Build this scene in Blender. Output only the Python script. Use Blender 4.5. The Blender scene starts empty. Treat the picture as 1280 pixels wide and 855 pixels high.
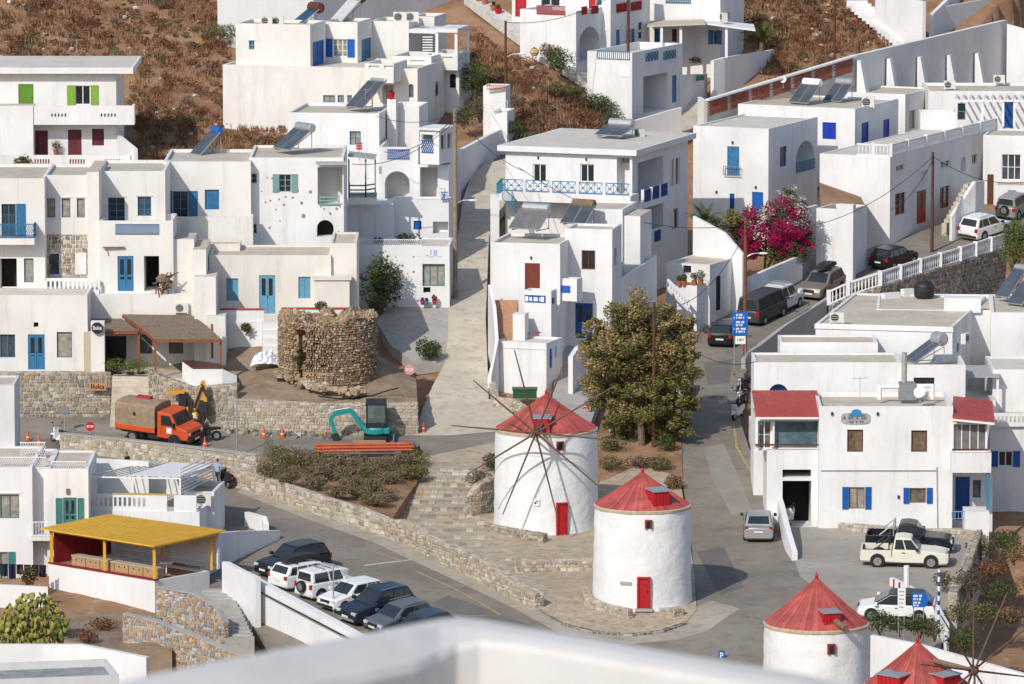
# Hillside town with windmills: every thing is one top-level object, its parts are children.
import bpy,bmesh,math,random
import numpy as np
from mathutils import Vector,Matrix
from mathutils.geometry import delaunay_2d_cdt
random.seed(7);np.random.seed(7)
R=math.radians;PI=math.pi
scene=bpy.context.scene
col=scene.collection
# ------------------------------------------------------------------ camera
F=7600.0;CX,CY=640.0,427.5;PITCH=R(7.6)          # focal length in photo pixels (1280 wide)
H=330*math.tan(PITCH+math.atan((765-CY)/F))       # eye height above the ground at the middle mill
cd=bpy.data.cameras.new('camera');cam=bpy.data.objects.new('camera',cd);col.objects.link(cam)
cd.sensor_width=36;cd.lens=F/1280*36;cd.clip_start=1;cd.clip_end=6000
cam.location=(0,0,H);cam.rotation_euler=(PI/2-PITCH,0,0)
cd.dof.use_dof=True;cd.dof.focus_distance=365;cd.dof.aperture_fstop=2.0
scene.camera=cam
# ------------------------------------------------------------------ sky, sun, exposure
SUN_EL,SUN_AZ=R(36),math.atan2(-9.0,-5.1)              # direction towards the sun (front left of the houses)
sun_dir=Vector((math.cos(SUN_EL)*math.cos(SUN_AZ),math.cos(SUN_EL)*math.sin(SUN_AZ),math.sin(SUN_EL)))
world=bpy.data.worlds.new('World');scene.world=world;world.use_nodes=True
wn=world.node_tree;sky=wn.nodes.new('ShaderNodeTexSky');sky.sky_type='NISHITA';sky.sun_disc=False
sky.sun_elevation=SUN_EL;sky.sun_rotation=math.atan2(sun_dir.x,sun_dir.y)
sky.air_density=1.0;sky.dust_density=1.0;sky.ozone_density=1.0
wn.links.new(sky.outputs[0],wn.nodes['Background'].inputs[0]);wn.nodes['Background'].inputs[1].default_value=0.15
sl=bpy.data.lights.new('sun','SUN');sl.energy=3.3;sl.angle=R(0.55);sl.color=(1.0,0.945,0.865)
so=bpy.data.objects.new('sun',sl);col.objects.link(so);so.rotation_euler=sun_dir.to_track_quat('Z','Y').to_euler();so.location=(-60,250,120)
vs=scene.view_settings;vs.view_transform='Standard';vs.look='None';vs.gamma=1;vs.exposure=-0.02
scene.cycles.max_bounces=6;scene.cycles.diffuse_bounces=3;scene.cycles.glossy_bounces=2
scene.cycles.use_denoising=True
try:
    scene.cycles.denoiser='OPENIMAGEDENOISE';scene.cycles.denoising_prefilter='ACCURATE'
except Exception:pass

# ------------------------------------------------------------------ photo pixel -> place
CP,SP=math.cos(PITCH),math.sin(PITCH)
def ray(px,py):
    x=(px-CX)/F;v=-(py-CY)/F
    return Vector((x,CP+v*SP,-SP+v*CP))
EYE=Vector((0,0,H))
def at(px,py,Y):
    r=ray(px,py);return EYE+r*(Y/r.y)
def atz(px,py,z):
    r=ray(px,py);return EYE+r*((z-H)/r.z)
# hillside: distance of the ground seen at photo row py; left and centre climb faster than the right-hand road
TL=[(-400,520),(-100,484),(0,467),(60,457),(140,441),(200,428),(270,414),(300,408.5),(340,402),(372,397),(400,392),(430,388.3),
      (490,379.5),(545,371),(620,357),(675,347),(765,330),(800,325),(855,318),(1000,300)]
TR=[(-400,530),(-100,492),(0,478),(60,470),(140,458),(200,447),(270,433),(300,426),(340,416.5),(372,409),(400,402.5),(430,396),
      (490,382),(545,371),(620,357),(675,347),(765,330),(800,325),(855,318),(1000,300)]
PYG=np.arange(-400,1001,5.0)
_TL=np.interp(PYG,[a for a,b in TL],[b for a,b in TL]);_TR=np.interp(PYG,[a for a,b in TR],[b for a,b in TR])
def _smooth(a):
    k=np.ones(5)/5;p=np.pad(a,2,'reflect',reflect_type='odd');return np.convolve(p,k,'valid')
_TL=_smooth(_TL);_TR=_smooth(_TR)
def mixt(px):t=np.clip((np.asarray(px,float)-660)/170.0,0,1);return t*t*(3-2*t)
def Yr(px,py):
    t=float(mixt(px));return float(np.interp(py,PYG,_TL)*(1-t)+np.interp(py,PYG,_TR)*t)
def G(px,py):return at(px,py,Yr(px,py))
NEAR=([-80,0,20,60,120,200,280,300],[57,55,52,40,25,8,-4,-5])
FAR=([484,520,600,900],[27,42,62,66])
def zt_np(X,Y):
    X=np.asarray(X,float);Y=np.asarray(Y,float)
    px=CX+F*X/np.maximum(Y,1.0)*CP
    for _ in range(2):
        t=mixt(px)
        pl=np.interp(Y,_TL[::-1],PYG[::-1]);pr=np.interp(Y,_TR[::-1],PYG[::-1])
        # invert the blend with a few secant steps
        py=pl*(1-t)+pr*t
        for _k in range(4):
            y=np.interp(py,PYG,_TL)*(1-t)+np.interp(py,PYG,_TR)*t
            py=py+(y-Y)/0.16*0.8
        v=-(py-CY)/F
        px=CX+F*X/np.maximum(Y,1.0)*(CP+v*SP)
    z=H+Y*(-SP+v*CP)/(CP+v*SP)
    zn=np.interp(Y,*NEAR);zf=np.interp(Y,*FAR)
    a=np.clip((Y-300)/16,0,1);z=z*a+zn*(1-a)
    b=np.clip((Y-484)/30,0,1);z=z*(1-b)+np.maximum(zf,z*0+26)*b
    return z
def zt(x,y):return float(zt_np(np.array([x]),np.array([y]))[0])

# ------------------------------------------------------------------ materials
MATS={}
def nodes_mat(name):
    m=bpy.data.materials.new(name);m.use_nodes=True
    return m,m.node_tree,m.node_tree.nodes['Principled BSDF']
def mat(name,c,rough=0.7,var=0.12,scale=1.5,bump=0.0,bscale=20.0,metal=0.0,c2=None,spec=0.4,attr=False,detail=5):
    """plain procedural surface: colour mottled by noise, optional bump"""
    if name in MATS:return MATS[name]
    m,nt,b=nodes_mat(name);L=nt.links.new
    geo=nt.nodes.new('ShaderNodeNewGeometry')
    n=nt.nodes.new('ShaderNodeTexNoise');n.inputs['Scale'].default_value=scale;n.inputs['Detail'].default_value=detail;n.inputs['Roughness'].default_value=.65
    L(geo.outputs['Position'],n.inputs['Vector'])
    rp=nt.nodes.new('ShaderNodeValToRGB');rp.color_ramp.elements[0].position=.3;rp.color_ramp.elements[1].position=.7
    c=tuple(c);d=c2 if c2 else tuple(min(1,x*(1+var)) for x in c);e=c if c2 else tuple(x*(1-var) for x in c)
    rp.color_ramp.elements[0].color=(*e,1);rp.color_ramp.elements[1].color=(*d,1)
    L(n.outputs[0],rp.inputs[0]);out=rp.outputs[0]
    if attr:
        at_=nt.nodes.new('ShaderNodeAttribute');at_.attribute_name='Col'
        mx=nt.nodes.new('ShaderNodeMix');mx.data_type='RGBA';mx.blend_type='MULTIPLY';mx.inputs[0].default_value=1
        L(out,mx.inputs[6]);L(at_.outputs['Color'],mx.inputs[7]);out=mx.outputs[2]
    L(out,b.inputs['Base Color'])
    b.inputs['Roughness'].default_value=rough;b.inputs['Metallic'].default_value=metal;b.inputs['Specular IOR Level'].default_value=spec
    if bump:
        n2=nt.nodes.new('ShaderNodeTexNoise');n2.inputs['Scale'].default_value=bscale;n2.inputs['Detail'].default_value=4
        L(geo.outputs['Position'],n2.inputs['Vector'])
        bp=nt.nodes.new('ShaderNodeBump');bp.inputs['Strength'].default_value=min(1,bump);bp.inputs['Distance'].default_value=0.06
        L(n2.outputs[0],bp.inputs['Height']);L(bp.outputs[0],b.inputs['Normal'])
    MATS[name]=m;return m
def plaster(name,c,dirt=(.49,.455,.41),amount=.5,bump=.25,bscale=3.0):
    """limewashed plaster: soft mottling, rain streaks, patches of repaint, slight unevenness"""
    if name in MATS:return MATS[name]
    m,nt,b=nodes_mat(name);L=nt.links.new
    geo=nt.nodes.new('ShaderNodeNewGeometry')
    def noise(scale,detail,vec=None,rough=.6):
        n=nt.nodes.new('ShaderNodeTexNoise');n.inputs['Scale'].default_value=scale;n.inputs['Detail'].default_value=detail;n.inputs['Roughness'].default_value=rough
        L(vec or geo.outputs['Position'],n.inputs['Vector']);return n.outputs[0]
    def ramp(inp,p0,p1,c0,c1):
        r=nt.nodes.new('ShaderNodeValToRGB');r.color_ramp.elements[0].position=p0;r.color_ramp.elements[1].position=p1
        r.color_ramp.elements[0].color=(*c0,1);r.color_ramp.elements[1].color=(*c1,1);L(inp,r.inputs[0]);return r.outputs[0]
    mp=nt.nodes.new('ShaderNodeMapping');mp.inputs['Scale'].default_value=(1.6,1.6,.16);L(geo.outputs['Position'],mp.inputs['Vector'])
    streak=ramp(noise(1.0,6,mp.outputs[0],.7),.53,.80,(0,0,0),(1,1,1))
    patch=ramp(noise(.35,3),.35,.65,tuple(x*.89 for x in c),c)
    mul=nt.nodes.new('ShaderNodeMath');mul.operation='MULTIPLY';mul.inputs[1].default_value=amount;L(streak,mul.inputs[0])
    mx=nt.nodes.new('ShaderNodeMix');mx.data_type='RGBA';L(mul.outputs[0],mx.inputs[0]);L(patch,mx.inputs[6]);mx.inputs[7].default_value=(*dirt,1)
    sp=ramp(noise(2.6,8,None,.75),.62,.76,(0,0,0),(1,1,1))
    mul2=nt.nodes.new('ShaderNodeMath');mul2.operation='MULTIPLY';mul2.inputs[1].default_value=amount*.35;L(sp,mul2.inputs[0])
    mx2=nt.nodes.new('ShaderNodeMix');mx2.data_type='RGBA';L(mul2.outputs[0],mx2.inputs[0]);L(mx.outputs[2],mx2.inputs[6]);mx2.inputs[7].default_value=(*dirt,1)
    L(mx2.outputs[2],b.inputs['Base Color']);b.inputs['Roughness'].default_value=.88;b.inputs['Specular IOR Level'].default_value=.2
    bp=nt.nodes.new('ShaderNodeBump');bp.inputs['Strength'].default_value=bump;bp.inputs['Distance'].default_value=.06
    L(noise(bscale,4),bp.inputs['Height']);L(bp.outputs[0],b.inputs['Normal'])
    MATS[name]=m;return m
def layered(name,c,c2,c3,s1,s2,lo=.45,hi=.6,rough=.92,bump=.5,bscale=12,stretch=None):
    """ground: two colours by broad noise, a third in finer specks"""
    if name in MATS:return MATS[name]
    m,nt,b=nodes_mat(name);L=nt.links.new
    geo=nt.nodes.new('ShaderNodeNewGeometry');vec=geo.outputs['Position']
    if stretch:
        mp=nt.nodes.new('ShaderNodeMapping');mp.inputs['Scale'].default_value=stretch;L(vec,mp.inputs['Vector']);vec=mp.outputs[0]
    def noise(s,d=7,r=.68):
        n=nt.nodes.new('ShaderNodeTexNoise');n.inputs['Scale'].default_value=s;n.inputs['Detail'].default_value=d;n.inputs['Roughness'].default_value=r;L(vec,n.inputs['Vector']);return n.outputs[0]
    r1=nt.nodes.new('ShaderNodeValToRGB');r1.color_ramp.elements[0].position=.38;r1.color_ramp.elements[1].position=.62
    r1.color_ramp.elements[0].color=(*c,1);r1.color_ramp.elements[1].color=(*c2,1);L(noise(s1),r1.inputs[0])
    r2=nt.nodes.new('ShaderNodeValToRGB');r2.color_ramp.elements[0].position=lo;r2.color_ramp.elements[1].position=hi;L(noise(s2),r2.inputs[0])
    mx=nt.nodes.new('ShaderNodeMix');mx.data_type='RGBA';L(r2.outputs[0],mx.inputs[0]);L(r1.outputs[0],mx.inputs[6]);mx.inputs[7].default_value=(*c3,1)
    L(mx.outputs[2],b.inputs['Base Color']);b.inputs['Roughness'].default_value=rough;b.inputs['Specular IOR Level'].default_value=.2
    bp=nt.nodes.new('ShaderNodeBump');bp.inputs['Strength'].default_value=bump;bp.inputs['Distance'].default_value=.08
    L(noise(bscale,5),bp.inputs['Height']);L(bp.outputs[0],b.inputs['Normal'])
    MATS[name]=m;return m
WHITE=plaster('white plaster',(.785,.778,.765),amount=.62)
WHITE2=plaster('clean white plaster',(.795,.79,.78),amount=.46)
WARM=plaster('warm white plaster',(.76,.715,.645),amount=.65)
WARMW=plaster('old warm limewash',(.775,.75,.705),amount=.7)
CREAM=plaster('cream plaster',(.72,.645,.53),amount=.5)
GREYW=plaster('grey white plaster',(.66,.655,.65),amount=.4)
MILLW=plaster('limewashed rubble',(.80,.795,.78),amount=.4,bump=1.0,bscale=2.2)
ROOF=layered('roof screed',(.50,.435,.345),(.60,.53,.43),(.37,.32,.25),.5,1.6,.55,.75,bump=.15)
ROOF2=layered('pale roof screed',(.58,.535,.46),(.66,.615,.54),(.45,.405,.34),.5,1.6,.58,.8,bump=.1)
CONC=layered('concrete',(.36,.34,.31),(.44,.415,.375),(.27,.25,.225),.7,3.0,.55,.75,bump=.3)
ASPH=layered('asphalt',(.215,.187,.152),(.28,.243,.20),(.145,.127,.105),.22,1.1,.5,.8,bump=.25,bscale=25)
LANE=layered('worn concrete lane',(.52,.455,.36),(.62,.55,.45),(.38,.33,.26),.35,1.2,.5,.72,bump=.35)
SOIL=layered('dry hillside soil',(.25,.135,.075),(.37,.225,.13),(.46,.37,.27),.2,1.1,.56,.78,bump=.8,bscale=6)
DIRT=layered('bare dusty ground',(.24,.17,.11),(.33,.25,.175),(.40,.35,.28),.6,3.0,.55,.75,bump=.6)
PAVE=layered('stone paving',(.41,.33,.235),(.51,.42,.31),(.28,.22,.16),.8,2.2,.5,.66,bump=.7,bscale=5,stretch=(1,1.6,1))
MORT=mat('mortar',(.42,.38,.32),.95,.15,3)
STONE=mat('field stone',(.9,.9,.9),.9,.22,9,bump=.5,bscale=18,attr=True)
BLUE=mat('blue paint',(.010,.075,.28),.5,.12,4)
BLUE2=mat('sea blue paint',(.035,.17,.33),.55,.15,4)
BLUE3=mat('strong blue paint',(.008,.11,.42),.5,.1,4)
SKYB=mat('faded light blue paint',(.13,.33,.46),.6,.14,4)
TEAL=mat('teal paint',(.025,.20,.30),.55,.15,4)
SAGE=mat('sage green paint',(.20,.33,.32),.6,.12,4)
SEAG=mat('sea green paint',(.05,.20,.185),.6,.12,4)
GREEN=mat('lime green paint',(.22,.40,.04),.55,.1,4)
DGREEN=mat('green paint',(.10,.24,.02),.55,.1,4)
PURP=mat('plum paint',(.125,.022,.030),.6,.15,4)
RED=mat('red paint',(.42,.012,.018),.5,.12,4)
CORAL=mat('coral red paint',(.44,.055,.04),.55,.12,4)
BROWN=mat('brown wood',(.11,.040,.022),.6,.25,5)
RUST=mat('rust brown timber',(.26,.075,.028),.65,.25,5)
TIMBER=mat('weathered timber',(.20,.13,.085),.8,.3,4)
SPAR=mat('spar wood',(.145,.085,.055),.75,.3,4)
POLE=mat('grey pole wood',(.27,.20,.14),.85,.25,3)
POLE2=mat('creosoted pole',(.10,.040,.024),.8,.25,3)
WPAINT=mat('white paint',(.80,.79,.77),.45,.05,3)
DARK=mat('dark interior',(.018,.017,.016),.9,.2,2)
GLASS=mat('window glass',(.022,.026,.030),.08,.5,.8,spec=.6)
GL2=mat('sky lit window glass',(.055,.068,.08),.08,.5,.8,spec=.6);GL3=mat('drawn blind behind glass',(.14,.135,.125),.15,.5,2.5,spec=.6)  # first glass: paler blue base colour stands in for reflected sky
CURT=mat('curtain behind glass',(.30,.275,.235),.25,.4,3.0,spec=.5)
GREYM=mat('grey metal',(.30,.31,.32),.45,.15,4,metal=.5)
GALV=mat('galvanised metal',(.50,.51,.51),.42,.12,4,metal=.6)
DMETAL=mat('dark metal',(.04,.04,.042),.5,.2,4,metal=.3)
RUBBER=mat('black rubber',(.018,.018,.018),.8,.2,5)
PLASTB=mat('black plastic',(.022,.022,.024),.55,.2,5)
ROOFRED=mat('red painted sheet',(.43,.070,.052),.55,.18,2.2)
MILLRED=mat('faded red sheet',(.40,.085,.072),.7,.34,.9,attr=True)
THATCH=mat('weathered reed',(.215,.165,.12),.95,.35,7,bump=.6,bscale=30)
YELLOW=mat('mustard paint',(.68,.36,.015),.55,.1,3)
MAROON=mat('maroon plaster',(.24,.012,.022),.75,.2,2)
TERRA=mat('terracotta',(.40,.13,.065),.75,.15,6)
TILE=mat('terracotta floor tile',(.44,.235,.14),.7,.15,4)
BRICK=mat('brick',(.30,.075,.045),.9,.3,6)
SOLAR=mat('solar panel glass',(.075,.085,.10),.18,.3,.8,spec=.7)
AC=mat('air conditioner enamel',(.66,.64,.58),.5,.08,3)
ORANGE=mat('orange plastic',(.62,.095,.02),.5,.12,4)
BARK=mat('bark',(.17,.115,.075),.95,.3,6,bump=.8,bscale=20)
# ------------------------------------------------------------------ mesh building
class MB:
    """collects faces; build() links them as ONE mesh object"""
    def __init__(s):s.v=[];s.f=[];s.m=[];s.c=[];s.usecol=False
    def poly(s,pts,m=0,c=None):
        i=len(s.v);s.v +=[tuple(p) for p in pts];s.f.append(tuple(range(i,i+len(pts))));s.m.append(m);s.c.append(c)
        if c:s.usecol=True
    def add(s,pts,faces,m=0,c=None):
        i=len(s.v);s.v +=[tuple(p) for p in pts]
        for f in faces:s.f.append(tuple(i+k for k in f));s.m.append(m);s.c.append(c)
        if c:s.usecol=True
    def box(s,o,a,b,c,m=0,cc=None):
        """o corner, a b c edge vectors (a x b pointing along c gives outward faces)"""
        o,a,b,c=map(Vector,(o,a,b,c))
        if a.cross(b).dot(c)<0:a,b=b,a
        p=[o,o+a,o+a+b,o+b,o+c,o+a+c,o+a+b+c,o+b+c]
        s.add(p,[(0,3,2,1),(4,5,6,7),(0,1,5,4),(1,2,6,5),(2,3,7,6),(3,0,4,7)],m,cc)
    def bx(s,x0,x1,y0,y1,z0,z1,m=0,cc=None):s.box((x0,y0,z0),(x1-x0,0,0),(0,y1-y0,0),(0,0,z1-z0),m,cc)
    def bar(s,p,q,w,h=None,up=(0,0,1),m=0,cc=None):
        p,q=Vector(p),Vector(q);h=h or w;d=q-p
        if d.length<1e-6:return
        up=Vector(up);x=d.cross(up)
        if x.length<1e-4:x=d.cross(Vector((1,0,0)))
        x.normalize();y=x.cross(d).normalized()
        s.box(p-x*w/2-y*h/2,x*w,d,y*h,m,cc)
    def tube(s,p,q,r,r2=None,n=8,m=0,caps=True,cc=None):
        p,q=Vector(p),Vector(q);r2=r if r2 is None else r2;d=(q-p)
        if d.length<1e-6:return
        d.normalize();x=d.cross(Vector((0,0,1)))
        if x.length<1e-3:x=d.cross(Vector((1,0,0)))
        x.normalize();y=d.cross(x)
        P=[p+(x*math.cos(2*PI*k/n)+y*math.sin(2*PI*k/n))*r for k in range(n)]
        Q=[q+(x*math.cos(2*PI*k/n)+y*math.sin(2*PI*k/n))*r2 for k in range(n)]
        fs=[(k,(k+1)% n,n+(k+1)% n,n+k) for k in range(n)]
        if caps:fs +=[tuple(range(n))[::-1],tuple(range(n,2*n))]
        s.add(P+Q,fs,m,cc)
    def path(s,pts,r,n=6,m=0):
        for a,b in zip(pts,pts[1:]):s.tube(a,b,r,n=n,m=m)
    def lathe(s,o,prof,n=24,m=0,axis=None,cc=None,a0=0,a1=2*PI):
        """prof [(r,z)] turned round the vertical through o"""
        o=Vector(o);i=len(s.v);full=abs(a1-a0-2*PI)<1e-6;k=n if full else n+1
        for (r,z) in prof:
            for j in range(k):
                t=a0+(a1-a0)*j/n;s.v.append((o.x+r*math.cos(t),o.y+r*math.sin(t),o.z+z))
        for a in range(len(prof)-1):
            for j in range(n):
                j2=(j+1)% k
                s.f.append((i+a*k+j,i+a*k+j2,i+(a+1)*k+j2,i+(a+1)*k+j));s.m.append(m);s.c.append(cc)
    def ball(s,c,r,n=10,m=0,cc=None):
        c=Vector(c);r=Vector(r) if hasattr(r,'__len__') else Vector((r,r,r));i=len(s.v);h=n // 2
        for a in range(h+1):
            t=PI*a/h
            for j in range(n):s.v.append((c.x+r.x*math.sin(t)*math.cos(2*PI*j/n),c.y+r.y*math.sin(t)*math.sin(2*PI*j/n),c.z-r.z*math.cos(t)))
        for a in range(h):
            for j in range(n):s.f.append((i+a*n+j,i+a*n+(j+1)% n,i+(a+1)*n+(j+1)% n,i+(a+1)*n+j));s.m.append(m);s.c.append(cc)
    def prism(s,pts,d,m=0,cc=None):
        pts=[Vector(p) for p in pts];d=Vector(d);n=len(pts)
        nrm=Vector((0,0,0))
        for i in range(n):nrm += pts[i].cross(pts[(i+1)% n])
        if nrm.dot(d)>0:pts=pts[::-1]
        q=[p+d for p in pts]
        s.add(pts+q,[tuple(range(n)),tuple(range(n,2*n))[::-1]]+[((i+1)% n,i,n+i,n+(i+1)% n) for i in range(n)],m,cc)
    def build(s,name,mats,parent=None,loc=None,smooth=False,mtx=None):
        if not isinstance(mats,(list,tuple)):mats=[mats]
        if loc is None:loc=parent_loc(parent) if parent else (0,0,0)
        lx,ly,lz=loc
        me=bpy.data.meshes.new(name);me.from_pydata([(x-lx,y-ly,z-lz) for x,y,z in s.v],[],s.f)
        for m in mats:me.materials.append(m)
        if len(mats)>1:me.polygons.foreach_set('material_index',s.m)
        if smooth:me.polygons.foreach_set('use_smooth',[True]*len(me.polygons))
        if s.usecol:
            ca=me.color_attributes.new('Col','FLOAT_COLOR','CORNER');arr=[]
            for f,c in zip(s.f,s.c):arr += list((*(c or (1,1,1)),1))*len(f)
            ca.data.foreach_set('color',arr)
        me.update()
        o=bpy.data.objects.new(name,me);col.objects.link(o)
        if parent:o.parent=parent
        else:o.location=loc
        return o
def parent_loc(o):
    """world place of a root or part (roots that are rotated build their parts in local axes: loc (0,0,0))"""
    if o.get('_local'):return (0,0,0)
    l=Vector(o.location)
    while o.parent:o=o.parent;l += Vector(o.location)
    return l
def tag(o,label=None,cat=None,group=None,kind=None):
    if label:o['label']=label
    if cat:o['category']=cat
    if group:o['group']=group
    if kind:o['kind']=kind
    return o
def empty(name,loc,label=None,cat=None,group=None,rz=None,mtx=None):
    o=bpy.data.objects.new(name,None);col.objects.link(o);o.location=loc;o.empty_display_size=.3
    if rz is not None:o.rotation_euler=(0,0,rz);LOCAL.add(o.name)
    if mtx is not None:o.matrix_world=mtx;LOCAL.add(o.name)
    return tag(o,label,cat,group)
LOCAL=set()
def parent_loc(o):
    r=o
    while r.parent:r=r.parent
    if r.name in LOCAL:return (0,0,0)
    return tuple(r.location)
def copy_tree(o,parent=None):
    c=o.copy();col.objects.link(c);c.parent=parent
    if o.name in LOCAL:LOCAL.add(c.name)
    for ch in [k for k in bpy.data.objects if k.parent == o]:copy_tree(ch,c)
    return c

# ------------------------------------------------------------------ ground patches
PATCHES=[]
def patch(name,pts,m,off=.04,thick=.7,step=1.6,z=None,kind='structure',parent=None,crown=0):
    """a paved or soil area: outline in photo pixels laid on the hillside (or level at height z)"""
    P=[G(*p) if z is None else atz(p[0],p[1],z) for p in pts]
    return patch_world(name,P,m,off,thick,step,z,kind,parent)
def patch_world(name,P,m,off=.04,thick=.7,step=1.6,z=None,kind='structure',parent=None):
    # refine outline so it follows the slope
    B=[]
    for a,b in zip(P,P[1:]+P[:1]):
        n=max(1,int((b-a).length/step))
        B +=[a.lerp(b,k/n) for k in range(n)]
    v2=[Vector((p.x,p.y)) for p in B];nb=len(v2)
    x0,x1=min(p.x for p in v2),max(p.x for p in v2);y0,y1=min(p.y for p in v2),max(p.y for p in v2)
    pts=list(v2);y=y0+step/2
    while y<y1:
        x=x0+step/2
        while x<x1:
            pts.append(Vector((x,y)));x += step
        y += step
    vs_,es,fs,*_=delaunay_2d_cdt(pts,[],[list(range(nb))],1,1e-4)
    xs=np.array([v.x for v in vs_]);ys=np.array([v.y for v in vs_])
    zz=zt_np(xs,ys)+off if z is None else np.full(len(xs),z+off)
    mb=MB();n=len(vs_)
    mb.v=[(xs[i],ys[i],zz[i]) for i in range(n)]
    for f in fs:mb.f.append(tuple(f));mb.m.append(0);mb.c.append(None)
    # skirt
    cnt={}
    for f in fs:
        for a,b in zip(f,f[1:]+f[:1]):cnt[(a,b)]=cnt.get((a,b),0)+1
    mb.v +=[(xs[i],ys[i],zz[i]-thick) for i in range(n)]
    for (a,b) in cnt:
        if (b,a) not in cnt:mb.f.append((b,a,a+n,b+n));mb.m.append(0);mb.c.append(None)
    o=mb.build(name,m,parent)
    if kind and not parent:tag(o,kind=kind)
    return o
# ------------------------------------------------------------------ stones on a wall face
PAL_GREY=[(.36,.31,.24),(.44,.38,.30),(.29,.255,.215),(.50,.43,.33),(.41,.31,.205),(.34,.295,.24),(.47,.32,.175),(.25,.225,.20),(.54,.48,.39)]
PAL_PALE=[(.50,.435,.34),(.58,.515,.41),(.43,.37,.285),(.62,.56,.47),(.52,.40,.26),(.38,.33,.265)]
PAL_DARK=[(.16,.145,.135),(.22,.20,.185),(.28,.25,.22),(.19,.16,.14),(.33,.25,.18),(.24,.225,.215),(.14,.13,.125)]
PAL_WARM=[(.46,.34,.22),(.54,.42,.28),(.40,.29,.185),(.60,.50,.38),(.34,.25,.165),(.50,.37,.23),(.62,.55,.45)]
PAL_ORNG=[(.40,.37,.34),(.50,.46,.42),(.32,.30,.29),(.50,.30,.15),(.58,.40,.24),(.60,.56,.50),(.28,.27,.27),(.46,.25,.12)]
def stones(mb,L,hfun,pos,size=.3,pal=PAL_GREY,proud=.05,m=0,h0=lambda u:0.0,rnd=random):
    """courses of uneven stones: pos(u, v, out) -> point; wall runs from height h0(u) to hfun(u)"""
    top=max(hfun(L*k/20) for k in range(21));v=min(h0(L*k/20) for k in range(21))
    while v<top-.02:
        rh=size*rnd.uniform(.5,.95);u=-rnd.uniform(0,size)
        while u<L:
            w=size*rnd.uniform(.55,1.5);a,b=max(0,u+.012),min(L,u+w-.012);u += w
            if b-a<.06:continue
            um=(a+b)/2;lo,hi=h0(um),hfun(um)
            if v+rh*.4>hi or v+rh*.6<lo:continue
            v0,v1=max(v+.01,lo),min(v+rh-.012,hi-.005)
            if v1-v0<.05:continue
            j=lambda q:rnd.uniform(-q,q)
            cu,cv=(v1-v0)*.28,(v1-v0)*.28
            out=proud*rnd.uniform(.35,1.2)
            base=[(a+cu*rnd.random()*.6,v0),(b-cu*rnd.random()*.6,v0),(b,v0+(v1-v0)*rnd.uniform(.3,.7)),(b-cu*rnd.random(),v1),(a+cu*rnd.random(),v1),(a,v0+(v1-v0)*rnd.uniform(.3,.7))]
            mu,mv=(a+b)/2+j(.02),(v0+v1)/2;sl_=j(.16);base=[(x,min(hi,y+sl_*(x-mu)+j(.035)*size)) for x,y in base]
            k=.80
            c=rnd.choice(pal);q=rnd.uniform(.82,1.15);c=tuple(min(1,x*q) for x in c)
            lo_=[pos(x,y,-.01) for x,y in base];hi_=[pos(mu+(x-mu)*k,mv+(y-mv)*k,out) for x,y in base]
            mb.add(lo_+hi_,[(6,7,8,9,10,11)]+[(i,(i+1)% 6,6+(i+1)% 6,6+i) for i in range(6)],m,c)
        v += rh
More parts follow.
